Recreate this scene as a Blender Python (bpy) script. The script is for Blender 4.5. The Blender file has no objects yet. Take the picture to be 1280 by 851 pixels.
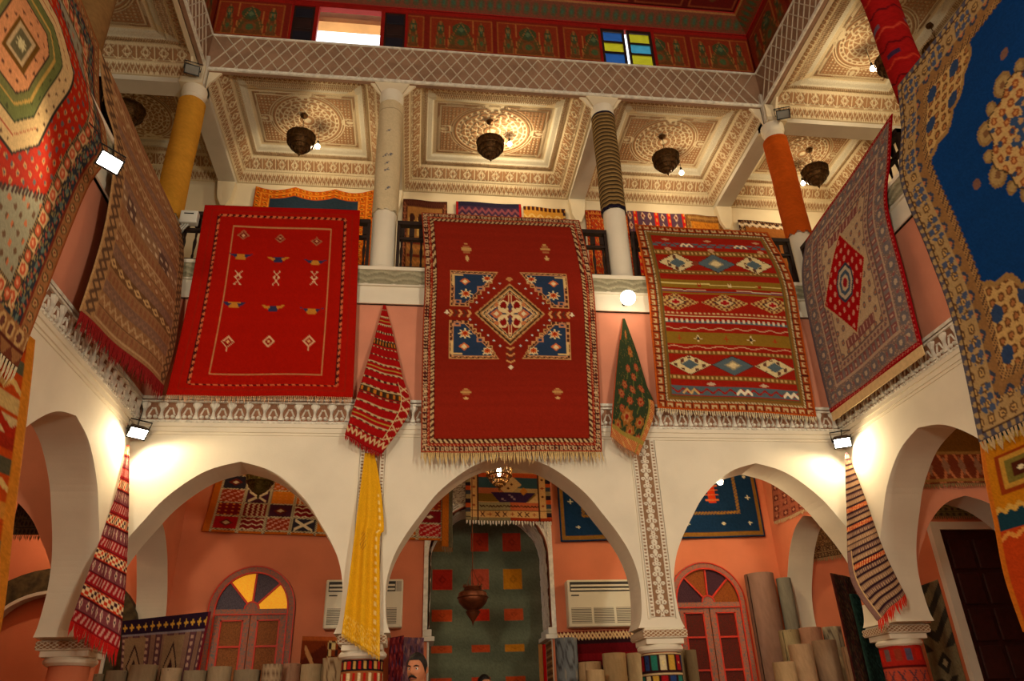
import bpy, bmesh, math, random
import numpy as np
from mathutils import Matrix, Vector
from mathutils.geometry import tessellate_polygon
random.seed(7); RNG = np.random.default_rng(7)
scene = bpy.context.scene
COL = scene.collection
PI = math.pi

# ---------------------------------------------------------------- camera, world, exposure
CAM = np.array([3.1901, -8.4, 1.2]); FPX = 940.17
YAW, PITCH, ROLL = 0.1350, 0.4793, -0.0351
_fw = np.array([math.sin(YAW)*math.cos(PITCH), math.cos(YAW)*math.cos(PITCH), math.sin(PITCH)])
_r0 = np.array([math.cos(YAW), -math.sin(YAW), 0.0]); _u0 = np.cross(_r0, _fw)
_rt = math.cos(ROLL)*_r0 + math.sin(ROLL)*_u0
_up = -math.sin(ROLL)*_r0 + math.cos(ROLL)*_u0
cam_d = bpy.data.cameras.new('camera'); cam = bpy.data.objects.new('camera', cam_d); COL.objects.link(cam)
cam_d.sensor_width = 36.0; cam_d.lens = 36.0*FPX/1280.0; cam_d.clip_start = 0.05
cam.matrix_world = Matrix(((_rt[0], _up[0], -_fw[0], CAM[0]), (_rt[1], _up[1], -_fw[1], CAM[1]), (_rt[2], _up[2], -_fw[2], CAM[2]), (0, 0, 0, 1)))
scene.camera = cam
world = bpy.data.worlds.new('world'); scene.world = world; world.use_nodes = True
world.node_tree.nodes['Background'].inputs[0].default_value = (0.93, 0.96, 1.0, 1)
world.node_tree.nodes['Background'].inputs[1].default_value = 3.0
scene.view_settings.view_transform = 'Standard'; scene.view_settings.look = 'None'
scene.view_settings.gamma = 1.0; scene.view_settings.use_curve_mapping = False
scene.view_settings.exposure = 0.12
try:
    scene.cycles.use_denoising = True
    scene.cycles.max_bounces = 6; scene.cycles.diffuse_bounces = 4; scene.cycles.glossy_bounces = 2
    scene.cycles.caustics_reflective = False; scene.cycles.caustics_refractive = False
    scene.cycles.sample_clamp_indirect = 4.0
except Exception:
    pass
WARM = (1.0, 0.76, 0.43)          # halogen floods and bulbs of the shop
FILLC = (1.0, 0.885, 0.64)
FLOOD_W, FILL_W, BULB_W, GLOBE_W = 95.0, 1100.0, 23.0, 5.0

def _ray(x, y):
    return _fw + _rt*(x-640.0)/FPX - _up*(y-425.5)/FPX
def onY(x, y, Y): d = _ray(x, y); return CAM + d*((Y-CAM[1])/d[1])
def onX(x, y, X): d = _ray(x, y); return CAM + d*((X-CAM[0])/d[0])
def onZ(x, y, Z): d = _ray(x, y); return CAM + d*((Z-CAM[2])/d[2])

# ---------------------------------------------------------------- main dimensions (metres)
L = 8.49            # courtyard width
DG = 2.4            # gallery depth
SB = 2.8            # side bay length
NS = 4              # bays along the sides
YS = -SB*NS - 0.3   # south end of the courtyard
ZF0, ZF1 = 4.42, 4.74     # carved frieze
ZS0, ZS1 = 6.06, 6.60     # balcony slab edge
ZR = 7.45                 # rail top
ZB = 9.72                 # gallery beam soffit
ZL0, ZL1 = 10.05, 10.81   # lattice beam
ZC = 11.78                # top of painted clerestory
P1X, P2X = 2.67, 5.88     # middle piers
C1X, C2X = 2.64, 5.92     # middle upper columns
TH = 0.45

# ---------------------------------------------------------------- material helpers
def lin(c):
    c = np.asarray(c, float)/255.0
    return np.where(c <= 0.04045, c/12.92, ((c+0.055)/1.055)**2.4)
def rgba(c): l = lin(c); return (float(l[0]), float(l[1]), float(l[2]), 1.0)
_M = {}
def mat(name, col=(200, 200, 200), rough=0.8, var=0.10, scale=6.0, bump=0.0, bscale=40.0, metal=0.0, spec=0.3, col2=None, emit=None, estr=0.0, trans=0.0):
    if name in _M: return _M[name]
    m = bpy.data.materials.new(name); m.use_nodes = True; nt = m.node_tree; b = nt.nodes['Principled BSDF']
    b.inputs['Roughness'].default_value = rough; b.inputs['Metallic'].default_value = metal
    b.inputs['Specular IOR Level'].default_value = spec
    if trans: b.inputs['Transmission Weight'].default_value = trans
    tc = nt.nodes.new('ShaderNodeTexCoord')
    if var > 0 or col2 is not None:
        n = nt.nodes.new('ShaderNodeTexNoise'); n.inputs['Scale'].default_value = scale; n.inputs['Detail'].default_value = 6
        nt.links.new(tc.outputs['Object'], n.inputs['Vector'])
        r = nt.nodes.new('ShaderNodeValToRGB'); nt.links.new(n.outputs['Fac'], r.inputs['Fac'])
        c1 = rgba(col); c2 = rgba(col2) if col2 is not None else tuple(x*(1-2*var) for x in c1[:3])+(1,)
        r.color_ramp.elements[0].position = 0.3; r.color_ramp.elements[0].color = c2
        r.color_ramp.elements[1].position = 0.62; r.color_ramp.elements[1].color = c1
        nt.links.new(r.outputs['Color'], b.inputs['Base Color'])
    else:
        b.inputs['Base Color'].default_value = rgba(col)
    if bump > 0:
        n2 = nt.nodes.new('ShaderNodeTexNoise'); n2.inputs['Scale'].default_value = bscale; n2.inputs['Detail'].default_value = 4
        nt.links.new(tc.outputs['Object'], n2.inputs['Vector'])
        bp = nt.nodes.new('ShaderNodeBump'); bp.inputs['Strength'].default_value = bump; bp.inputs['Distance'].default_value = 0.02
        nt.links.new(n2.outputs['Fac'], bp.inputs['Height']); nt.links.new(bp.outputs['Normal'], b.inputs['Normal'])
    if emit is not None:
        b.inputs['Emission Color'].default_value = (*emit, 1); b.inputs['Emission Strength'].default_value = estr
    _M[name] = m; return m
def vcmat(name, rough=0.9, wscale=220.0, bump=0.25, spec=0.15):
    """colour comes from the woven / carved pattern stored per knot, plus yarn relief"""
    if name in _M: return _M[name]
    m = bpy.data.materials.new(name); m.use_nodes = True; nt = m.node_tree; b = nt.nodes['Principled BSDF']
    b.inputs['Roughness'].default_value = rough; b.inputs['Specular IOR Level'].default_value = spec
    a = nt.nodes.new('ShaderNodeAttribute'); a.attribute_name = 'Col'
    tc = nt.nodes.new('ShaderNodeTexCoord'); n = nt.nodes.new('ShaderNodeTexNoise')
    n.inputs['Scale'].default_value = wscale; n.inputs['Detail'].default_value = 3
    nt.links.new(tc.outputs['Object'], n.inputs['Vector'])
    mr = nt.nodes.new('ShaderNodeMapRange'); mr.inputs[1].default_value = 0.25; mr.inputs[2].default_value = 0.75
    mr.inputs[3].default_value = 0.82; mr.inputs[4].default_value = 1.08
    nt.links.new(n.outputs['Fac'], mr.inputs[0])
    mx = nt.nodes.new('ShaderNodeVectorMath'); mx.operation = 'SCALE'
    nt.links.new(a.outputs['Color'], mx.inputs[0]); nt.links.new(mr.outputs[0], mx.inputs['Scale'])
    nt.links.new(mx.outputs[0], b.inputs['Base Color'])
    bp = nt.nodes.new('ShaderNodeBump'); bp.inputs['Strength'].default_value = bump; bp.inputs['Distance'].default_value = 0.01
    nt.links.new(n.outputs['Fac'], bp.inputs['Height']); nt.links.new(bp.outputs['Normal'], b.inputs['Normal'])
    _M[name] = m; return m
def emat(name, col, s):
    if name in _M: return _M[name]
    m = bpy.data.materials.new(name); m.use_nodes = True; nt = m.node_tree
    b = nt.nodes['Principled BSDF']; b.inputs['Base Color'].default_value = (*col, 1)
    b.inputs['Emission Color'].default_value = (*col, 1); b.inputs['Emission Strength'].default_value = s
    _M[name] = m; return m

M_WHITE = mat('white_plaster', (232, 224, 206), 0.75, 0.05, 2.2, 0.05, 60, spec=0.25)
M_CREAM = mat('cream_plaster', (226, 212, 184), 0.8, 0.05, 2.0, 0.04, 50)
M_PINK = mat('pink_plaster', (220, 144, 116), 0.8, 0.09, 1.6, 0.06, 50)
M_PINK2 = mat('terracotta_plaster', (216, 126, 90), 0.8, 0.10, 1.3, 0.06, 50)
M_GREYW = mat('grey_white_paint', (206, 200, 188), 0.7, 0.05, 2.5, 0.03, 60)
M_STUC = vcmat('carved_stucco', 0.85, 60, 0.12)
M_RUG = vcmat('woven_wool', 0.95, 230, 0.35, 0.05)
M_PAINT = vcmat('painted_wood', 0.6, 40, 0.06, 0.3)
M_WOODD = mat('dark_carved_wood', (44, 30, 24), 0.55, 0.2, 9, 0.15, 30)
M_FLOOR = mat('floor_tile', (150, 110, 84), 0.45, 0.15, 3)
M_BLACK = mat('black_metal', (26, 26, 26), 0.5, 0.1, 9)
M_BRASS = mat('aged_brass', (148, 104, 52), 0.38, 0.22, 14, 0.1, 60, metal=0.85)
M_COPPER = mat('aged_copper', (108, 58, 34), 0.42, 0.25, 10, 0.1, 40, metal=0.7)
M_BULB = emat('lit_bulb', (1.0, 0.80, 0.52), 30.0)
M_FLOODGLASS = emat('lit_flood_glass', (1.0, 0.92, 0.76), 22.0)

# ---------------------------------------------------------------- mesh helpers
class MB:
    def __init__(s): s.v = []; s.f = []; s.mi = []
    def add(s, vs, fs, mi=0):
        o = len(s.v); s.v.extend([tuple(map(float, q)) for q in vs]); s.f.extend([tuple(o+i for i in q) for q in fs]); s.mi.extend([mi]*len(fs)); return s
    def box(s, a, b, mi=0):
        (x0, y0, z0), (x1, y1, z1) = a, b
        return s.add([(x0,y0,z0),(x1,y0,z0),(x1,y1,z0),(x0,y1,z0),(x0,y0,z1),(x1,y0,z1),(x1,y1,z1),(x0,y1,z1)],
                     [(0,3,2,1),(4,5,6,7),(0,1,5,4),(1,2,6,5),(2,3,7,6),(3,0,4,7)], mi)
    def cyl(s, p0, p1, r0, r1=None, n=16, mi=0, caps=True):
        r1 = r0 if r1 is None else r1
        p0 = np.array(p0, float); p1 = np.array(p1, float); d = p1-p0; d /= np.linalg.norm(d)
        a = np.cross(d, (0, 0, 1) if abs(d[2]) < .9 else (1, 0, 0)); a /= np.linalg.norm(a); b = np.cross(d, a)
        vs = [p0+r0*(math.cos(2*PI*i/n)*a+math.sin(2*PI*i/n)*b) for i in range(n)]+[p1+r1*(math.cos(2*PI*i/n)*a+math.sin(2*PI*i/n)*b) for i in range(n)]
        fs = [(i, (i+1) % n, n+(i+1) % n, n+i) for i in range(n)]
        if caps: fs += [tuple(range(n-1, -1, -1)), tuple(range(n, 2*n))]
        return s.add(vs, fs, mi)
    def lathe(s, prof, c=(0, 0, 0), n=24, mi=0, caps=True):
        vs = []; fs = []
        for r, z in prof: vs += [(c[0]+r*math.cos(2*PI*i/n), c[1]+r*math.sin(2*PI*i/n), c[2]+z) for i in range(n)]
        for k in range(len(prof)-1):
            for i in range(n): fs.append((k*n+i, k*n+(i+1) % n, (k+1)*n+(i+1) % n, (k+1)*n+i))
        if caps: fs += [tuple(range(n-1, -1, -1)), tuple((len(prof)-1)*n+i for i in range(n))]
        return s.add(vs, fs, mi)
    def tube(s, pts, r, n=6, mi=0):
        pts = [np.array(q, float) for q in pts]; vs = []; fs = []
        for k, q in enumerate(pts):
            d = pts[min(k+1, len(pts)-1)]-pts[max(k-1, 0)]; d = d/(np.linalg.norm(d)+1e-9)
            a = np.cross(d, (0, 0, 1) if abs(d[2]) < .95 else (1, 0, 0)); a /= np.linalg.norm(a); b = np.cross(d, a)
            rr = r[k] if hasattr(r, '__len__') else r
            vs += [q+rr*(math.cos(2*PI*i/n)*a+math.sin(2*PI*i/n)*b) for i in range(n)]
        for k in range(len(pts)-1):
            for i in range(n): fs.append((k*n+i, k*n+(i+1) % n, (k+1)*n+(i+1) % n, (k+1)*n+i))
        fs += [tuple(range(n-1, -1, -1)), tuple((len(pts)-1)*n+i for i in range(n))]
        return s.add(vs, fs, mi)
    def sphere(s, c, r, nu=16, nv=10, sc=(1, 1, 1), mi=0):
        prof = [(max(1e-4, math.sin(PI*k/nv)), -math.cos(PI*k/nv)) for k in range(nv+1)]
        o = len(s.v); s.lathe(prof, (0, 0, 0), nu, mi, False)
        for i in range(o, len(s.v)):
            v = s.v[i]; s.v[i] = (c[0]+v[0]*r*sc[0], c[1]+v[1]*r*sc[1], c[2]+v[2]*r*sc[2])
        return s
    def prism(s, poly, fn, d0, d1, mi=0, mside=None):
        """2-D outline poly, fn(a,b,d)->xyz, between depths d0 and d1"""
        tri = tessellate_polygon([[Vector((a, b, 0)) for a, b in poly]]); n = len(poly)
        vs = [fn(a, b, d0) for a, b in poly]+[fn(a, b, d1) for a, b in poly]
        s.add(vs, [tuple(t) for t in tri]+[tuple(n+i for i in reversed(t)) for t in tri], mi)
        o = len(s.v)-2*n; ms = mi if mside is None else mside
        for i in range(n): s.f.append((o+i, o+(i+1) % n, o+n+(i+1) % n, o+n+i)); s.mi.append(ms)
        return s
def obj(name, mb, mats, parent=None, smooth=False, org=None, bevel=0.0):
    me = bpy.data.meshes.new(name)
    v = np.array(mb.v, float); org = np.zeros(3) if org is None else np.array(org, float)
    me.from_pydata((v-org).tolist(), [], mb.f)
    for m in (mats if isinstance(mats, (list, tuple)) else [mats]): me.materials.append(m)
    if any(mb.mi): me.polygons.foreach_set('material_index', np.array(mb.mi, 'i'))
    if smooth: me.polygons.foreach_set('use_smooth', np.ones(len(me.polygons), bool))
    bm = bmesh.new(); bm.from_mesh(me); bmesh.ops.recalc_face_normals(bm, faces=bm.faces); bm.to_mesh(me); bm.free()
    o = bpy.data.objects.new(name, me); COL.objects.link(o)
    place(o, parent, org)
    if bevel: b = o.modifiers.new('bevel', 'BEVEL'); b.width = bevel; b.segments = 2; b.limit_method = 'ANGLE'
    if smooth == 'auto':
        try: me.set_sharp_from_angle(angle=0.6)
        except Exception: pass
    return o
WPOS = {}
def place(o, parent, org=(0, 0, 0)):
    org = np.array(org, float)
    if parent is not None:
        o.parent = parent; o.location = tuple(org - WPOS.get(parent.name, np.zeros(3)))
    else: o.location = tuple(org)
    WPOS[o.name] = org
def thing(name, label, cat, loc=(0, 0, 0), group=None):
    o = bpy.data.objects.new(name, None); COL.objects.link(o); o.empty_display_size = 0.1
    o.location = tuple(map(float, loc)); WPOS[o.name] = np.array(loc, float); return tag(o, label, cat, group)
def tag(o, label=None, cat=None, group=None, kind=None):
    if label: o['label'] = label
    if cat: o['category'] = cat
    if group: o['group'] = group
    if kind: o['kind'] = kind
    return o
def struct(name, mb, mats, parent=None, smooth=False, label=None, **k):
    o = obj(name, mb, mats, parent, smooth, **k)
    if parent is None: o['kind'] = 'structure'
    if label: o['label'] = label
    return o
def linked(name, me, parent, loc, rot=(0, 0, 0), scale=(1, 1, 1)):
    o = bpy.data.objects.new(name, me); COL.objects.link(o); place(o, parent, loc); o.rotation_euler = rot; o.scale = scale; return o
def dup(root, loc, rotz=0.0, label=None, group=None, scale=1.0):
    r = root.copy(); COL.objects.link(r); r.location = tuple(map(float, loc)); r.rotation_euler = (0, 0, rotz); r.scale = (scale,)*3
    if label: r['label'] = label
    if group: r['group'] = group
    for ch in list(root.children):
        c = ch.copy(); COL.objects.link(c); c.parent = r
        for g in list(ch.children):
            d = g.copy(); COL.objects.link(d); d.parent = c
    WPOS[r.name] = np.array(loc, float); return r

# ---------------------------------------------------------------- woven / carved grids
class Cv:
    """a pattern of knots: W x H cells, coordinates 0..1 across (x) and 0..1 down (y)"""
    def __init__(s, W, H, col, asp=None):
        s.W, s.H = W, H; s.a = np.empty((H, W, 3)); s.a[:] = lin(col)
        s.x, s.y = np.meshgrid((np.arange(W)+.5)/W, (np.arange(H)+.5)/H)
        s.k = asp if asp else W/H          # real width / real height
    def m(s, mask, col): s.a[mask] = lin(col); return s
    def rect(s, x0, y0, x1, y1, col): return s.m((s.x >= x0) & (s.x < x1) & (s.y >= y0) & (s.y < y1), col)
    def dist(s): return np.minimum(np.minimum(s.x, 1-s.x), np.minimum(s.y, 1-s.y)/s.k)     # from edge, in widths
    def frame(s, d0, d1, col): d = s.dist(); return s.m((d >= d0) & (d < d1), col)
    def dia(s, cx, cy, rx, ry, col): return s.m(np.abs(s.x-cx)/rx+np.abs(s.y-cy)/ry < 1, col)
    def ell(s, cx, cy, rx, ry, col): return s.m(((s.x-cx)/rx)**2+((s.y-cy)/ry)**2 < 1, col)
    def poly(s, pts, col):
        ins = np.zeros(s.x.shape, bool); n = len(pts)
        for i in range(n):
            (xa, ya), (xb, yb) = pts[i], pts[(i+1) % n]
            if ya == yb: continue
            c = ((ya > s.y) != (yb > s.y)) & (s.x < (xb-xa)*(s.y-ya)/(yb-ya)+xa); ins ^= c
        s.m(ins, col); return ins
    def line(s, pts, w, col):
        for (xa, ya), (xb, yb) in zip(pts[:-1], pts[1:]):
            dx, dy = xb-xa, (yb-ya)/s.k; l2 = dx*dx+dy*dy+1e-12
            px, py = s.x-xa, (s.y-ya)/s.k; t = np.clip((px*dx+py*dy)/l2, 0, 1)
            s.m(np.hypot(px-t*dx, py-t*dy) < w/2, col)
        return s
    def star(s, cx, cy, r, col, n=8, inner=.55):
        return s.poly([(cx+(r if i % 2 == 0 else r*inner)*math.cos(PI*i/n), cy+s.k*(r if i % 2 == 0 else r*inner)*math.sin(PI*i/n)) for i in range(2*n)], col)
    def zig(s, x0, x1, y, amp, n, w, col):
        return s.line([(x0+(x1-x0)*i/(2*n), y+(amp if i % 2 else -amp)) for i in range(2*n+1)], w, col)
    def band(s, d0, d1, fn):
        """fn(t, q): t runs along the border in border widths, q across 0..1 -> (mask, colour) list"""
        d = s.dist(); ins = (d >= d0) & (d < d1); w = d1-d0
        side = (np.minimum(s.x, 1-s.x) <= np.minimum(s.y, 1-s.y)/s.k)
        t = np.where(side, s.y/s.k, s.x)/w; q = (d-d0)/w
        for mk, c in fn(t, q): s.m(ins & mk, c)
        return s
    def noise(s, amt=.10, rows=.05):
        s.a *= (1+amt*(RNG.random((s.H, s.W, 1))-.5)*2)
        r = np.convolve(RNG.random(s.H+8)-.5, np.ones(5)/5, 'same')[:s.H]; s.a *= (1+rows*4*r[:, None, None]); s.a = np.clip(s.a, 0, 1); return s
    def warp(s, new, old):
        v = np.interp((np.arange(s.H)+.5)/s.H, new, old); s.a = s.a[np.clip((v*s.H).astype(int), 0, s.H-1)]; return s
    def soft(s, k):
        s.a = s.a*(1-k)+s.a.mean((0, 1))*k; return s
    def speck(s, mask, cols, p):
        rr = RNG.random(mask.shape)
        for i, c in enumerate(cols): s.m(mask & (rr > p*i/len(cols)) & (rr <= p*(i+1)/len(cols)), c)
        return s
def gridmesh(name, P, colr, m, thick=None, nrm=None, org=None, parent=None, smooth=True):
    """P: H x W x 3 points, colr: H x W x 3 linear colours; thick gives a back sheet and a rim"""
    H, W = P.shape[:2]; vs = [P.reshape(-1, 3)]; cs = [colr.reshape(-1, 3)]
    idx = np.arange(H*W).reshape(H, W)
    q = [np.stack([idx[:-1, :-1], idx[1:, :-1], idx[1:, 1:], idx[:-1, 1:]], -1).reshape(-1, 4)]
    if thick:
        n = np.array(nrm, float); n /= np.linalg.norm(n)
        st = max(1, min(H, W)//14); ri = sorted(set(list(range(0, H, st))+[H-1])); ci = sorted(set(list(range(0, W, st))+[W-1]))
        B = P[np.ix_(ri, ci)]-n*thick; o = H*W; bi = (o+np.arange(len(ri)*len(ci))).reshape(len(ri), len(ci))
        vs.append(B.reshape(-1, 3)); cs.append(colr[np.ix_(ri, ci)].reshape(-1, 3)*.8)
        q.append(np.stack([bi[:-1, :-1], bi[:-1, 1:], bi[1:, 1:], bi[1:, :-1]], -1).reshape(-1, 4))
        loop = np.concatenate([idx[0, :], idx[1:, -1], idx[-1, -2::-1], idx[-2::-1, 0]]); o2 = o+bi.size
        vs.append(vs[0][loop]-n*thick); cs.append(cs[0][loop]); k = len(loop); r = o2+np.arange(k)
        q.append(np.stack([loop[:-1], loop[1:], r[1:], r[:-1]], -1))
    v = np.concatenate(vs); c = np.concatenate(cs); f = np.concatenate(q).astype('i')
    org = np.array([v[:, 0].mean(), v[:, 1].mean(), v[:, 2].min()]) if org is None else np.array(org, float)
    me = bpy.data.meshes.new(name); me.vertices.add(len(v)); me.vertices.foreach_set('co', (v-org).astype('f').ravel())
    me.loops.add(f.size); me.loops.foreach_set('vertex_index', f.ravel()); me.polygons.add(len(f))
    me.polygons.foreach_set('loop_start', np.arange(0, f.size, 4, dtype='i'))
    try: me.polygons.foreach_set('loop_total', np.full(len(f), 4, 'i'))
    except Exception: pass
    me.update(calc_edges=True)
    at = me.attributes.new('Col', 'FLOAT_COLOR', 'POINT'); at.data.foreach_set('color', np.concatenate([c, np.ones((len(c), 1))], 1).astype('f').ravel())
    if smooth: me.polygons.foreach_set('use_smooth', np.ones(len(f), bool))
    me.materials.append(m); o = bpy.data.objects.new(name, me); COL.objects.link(o); place(o, parent, org); return o
def resample(pts, n):
    p = np.array(pts, float)
    if len(p) > 2:      # smooth through the given points
        out = []
        for i in range(len(p)-1):
            a, b, c, d = p[max(i-1, 0)], p[i], p[i+1], p[min(i+2, len(p)-1)]
            for t in np.linspace(0, 1, 12, endpoint=False):
                out.append(.5*((2*b)+(c-a)*t+(2*a-5*b+4*c-d)*t*t+(3*b-a-3*c+d)*t**3))
        p = np.array(out+[p[-1]])
    s = np.r_[0, np.cumsum(np.linalg.norm(np.diff(p, axis=0), axis=1))]
    return np.stack([np.interp(np.linspace(0, s[-1], n), s, p[:, k]) for k in range(3)], -1)
def sheet_pts(W, H, Lp, Rp, bulge=None, nrm=(0, -1, 0)):
    Lq, Rq = resample(Lp, H), resample(Rp, H); u = np.linspace(0, 1, W)[None, :, None]
    P = Lq[:, None]*(1-u)+Rq[:, None]*u
    if bulge is not None:
        U, V = np.meshgrid(np.linspace(0, 1, W), np.linspace(0, 1, H)); b = bulge(U, V)
        P = P + (b if b.ndim == 3 else b[..., None]*np.array(nrm, float))
    return P
def fringe(parent, edge, length, n, colr, width=.5, nrm=(0, -1, 0), down=(0, 0, -1), sway=.25, name='fringe'):
    e = resample_lin(edge, n+1); mb = MB(); nr = np.array(nrm, float); dn = np.array(down, float)
    for i in range(n):
        a = e[i]; d = (e[i+1]-e[i]); w = d*width*.5; c = a+d*.5; tl = length*(.7+.5*random.random()); sw = d/np.linalg.norm(d)*tl*sway*(random.random()-.5)*2
        o = nr*.004
        p = [c-w+o, c+w+o, c-o*1.5, c-w*1.2+dn*tl*.55+sw*.4+o, c+w*1.2+dn*tl*.55+sw*.4+o, c+dn*tl*.55+sw*.4-o*1.5, c+dn*tl+sw]
        mb.add(p, [(0,3,4,1),(1,4,5,2),(2,5,3,0),(3,6,4),(4,6,5),(5,6,3)])
    k = 'yarn_%d_%d_%d' % tuple(colr); o = obj(name, mb, mat(k, colr, .95, .15, 60), parent, org=e[n//2]); o['kind'] = 'stuff'; return o
def resample_lin(p, n):
    p = np.array(p, float); s = np.r_[0, np.cumsum(np.linalg.norm(np.diff(p, axis=0), axis=1))]
    return np.stack([np.interp(np.linspace(0, s[-1], n), s, p[:, k]) for k in range(3)], -1)
def sheet(name, cv, Lp, Rp, label, cat='rug', bulge=None, nrm=(0, -1, 0), thick=.014, group=None, fr=None, m=None, parent=None, fname='fringe'):
    P = sheet_pts(cv.W, cv.H, Lp, Rp, bulge, nrm)
    o = gridmesh(name, P, cv.a, m or M_RUG, thick, nrm, parent=parent)
    if parent is None: tag(o, label, cat, group)
    if fr: fringe(o, P[-1], fr[0], fr[1], fr[2], fr[3] if len(fr) > 3 else .5, nrm, name=fname)
    return o
def relief(name, hgt, c_hi, c_lo, org, ex, ey, nrm, depth, parent=None, m=None):
    """carved panel: hgt 0..1 array, ex / ey full edge vectors from org (top left), raised along nrm"""
    H, W = hgt.shape; u = np.linspace(0, 1, W)[None, :, None]; v = np.linspace(0, 1, H)[:, None, None]
    P = np.array(org, float)+u*np.array(ex, float)+v*np.array(ey, float)+hgt[..., None]*depth*np.array(nrm, float)
    c = lin(c_lo)*(1-hgt[..., None])+lin(c_hi)*hgt[..., None]; c = c*(1+.12*(RNG.random((H, W, 1))-.5))
    return gridmesh(name, P, c, m or M_STUC, parent=parent, smooth=False)
# ================================================================ STRUCTURE
XW, XE = -DG-0.1, L+DG+0.1       # outer gallery walls, upper floor
XWG, XEG = -4.6, L+5.0            # ground floor rooms reach further out
def catm(pts, n=5):
    p = [np.array(q, float) for q in pts]; out = []
    for i in range(len(p)-1):
        a, b, c, d = p[max(i-1, 0)], p[i], p[i+1], p[min(i+2, len(p)-1)]
        for k in range(n):
            t = k/n; out.append(tuple(.5*((2*b)+(c-a)*t+(2*a-5*b+4*c-d)*t*t+(3*b-a-3*c+d)*t**3)))
    return out+[tuple(p[-1])]
HALF = [(.955, 0), (.985, .05), (1.0, .137), (1.0, .268), (.953, .40), (.866, .52), (.748, .64), (.614, .765), (.417, .885), (.236, .956), (0, 1)]
def arch_curve(c, h, apex, zb):
    r = catm([(u, t) for u, t in HALF], 4)
    right = [(c+h*u, zb+(apex-zb)*t) for u, t in r]
    left = [(c-h*u, z) for (u, t), (_, z) in zip(r, right)]
    return left+right[::-1][1:]
def arcade(name, s0, s1, arches, zb, zt, fn, d0, d1, mats, mside=0):
    poly = [(s0, zb)]
    for c, h, ap in arches: poly += arch_curve(c, h, ap, zb)
    poly += [(s1, zb), (s1, zt), (s0, zt)]
    mb = MB(); mb.prism(poly, fn, d0, d1, 0, mside); return struct(name, mb, mats)
ZA = 2.15
fnN = lambda a, b, d: (a, d, b)
fnW = lambda a, b, d: (-d, -a, b)           # a = distance south of the north facade
fnE = lambda a, b, d: (L+d, -a, b)
ARN = [(1.215, 1.215, 3.98), (4.275, 1.385, 4.09), (7.275, 1.215, 4.01)]
ARS = [(1.40+SB*k, 1.30, 3.95) for k in range(NS)]
wallN = arcade('wall_north_arcade', -TH, L+TH, ARN, ZA, ZF1, fnN, 0, TH, [M_WHITE])
wallW = arcade('wall_west_arcade', 0.0, -YS, ARS, ZA, ZF1, fnW, 0, TH, [M_WHITE])
wallE = arcade('wall_east_arcade', 0.0, -YS, ARS, ZA, ZF1, fnE, 0, TH, [M_WHITE])
ARSO = [(x, h, a) for x, h, a in ARN]
wallS = arcade('wall_south_arcade', -TH, L+TH, ARSO, ZA, ZF1, lambda a, b, d: (a, YS-d, b), 0, TH, [M_WHITE])
# small walls across the galleries: pink faces, white undersides
arcade('wall_cross_north_west', .45, DG, [(1.38, .98, 3.72)], ZA, 4.6, lambda a, b, d: (-d, a, b), 0.0, .38, [M_PINK2, M_WHITE], 1)
arcade('wall_cross_north_east', .45, DG, [(1.38, .98, 3.72)], ZA, 4.6, lambda a, b, d: (L+d, a, b), 0.0, .38, [M_PINK2, M_WHITE], 1)
arcade('wall_cross_west', XWG, -TH, [(-1.42, .97, 3.70)], ZA, 4.6, lambda a, b, d: (a, d, b), 0.02, .42, [M_PINK, M_WHITE], 1)
arcade('wall_cross_east', L+TH, XEG, [(L+1.44, .95, 3.62)], ZA, 4.6, lambda a, b, d: (a, d, b), 0.02, .42, [M_PINK, M_GREYW], 1)
# floor, slabs
struct('floor', MB().box((XWG-.3, YS-3, -.1), (XEG+.3, 6.0, 0)), M_FLOOR)
mb = MB()
mb.box((XWG, TH, 4.6), (XEG, DG, 4.75)); mb.box((XWG, YS, 4.6), (-TH, TH, 4.75)); mb.box((L+TH, YS, 4.6), (XEG, TH, 4.75)); mb.box((XWG, YS-DG, 4.6), (XEG, YS-TH, 4.75))
struct('ceiling_ground_gallery', mb, M_CREAM)
# pink parapet walls between frieze and balcony slab
t = .25
struct('wall_north_parapet', MB().box((-t, 0, ZF1), (L+t, t, ZS0)), M_PINK)
struct('wall_west_parapet', MB().box((-t, YS, ZF1), (0, 0, ZS0)), M_PINK)
struct('wall_east_parapet', MB().box((L, YS, ZF1), (L+t, 0, ZS0)), M_PINK)
struct('wall_south_parapet', MB().box((-t, YS-t, ZF1), (L+t, YS, ZS0)), M_PINK)
# balcony slabs with edge, ledge and scalloped stucco
def slab(name, a, b):
    return struct(name, MB().box(a, b), M_WHITE)
slab('floor_gallery_north', (XW, -.03, ZS0), (XE, DG, ZS1-.02)); slab('floor_gallery_west', (XW, YS, ZS0), (.03, -.03, ZS1-.02))
slab('floor_gallery_east', (L-.03, YS, ZS0), (XE, -.03, ZS1-.02)); slab('floor_gallery_south', (XW, YS-DG, ZS0), (XE, YS, ZS1-.02))
def edge_run(side):
    """p(s, out, z): s along the courtyard side, out = away from the wall into the courtyard"""
    if side == 'N': return (lambda s, o, z: (s, -o, z)), 0.0, L
    if side == 'W': return (lambda s, o, z: (o, -s, z)), 0.0, -YS
    if side == 'E': return (lambda s, o, z: (L-o, -s, z)), 0.0, -YS
SIDES = {'N': 'north', 'W': 'west', 'E': 'east'}
def runbox(mb, p, s0, s1, o0, o1, z0, z1, mi=0):
    v = [p(s, o, z) for z in (z0, z1) for (s, o) in ((s0, o0), (s1, o0), (s1, o1), (s0, o1))]
    return mb.add(v, [(0,3,2,1),(4,5,6,7),(0,1,5,4),(1,2,6,5),(2,3,7,6),(3,0,4,7)], mi)
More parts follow.
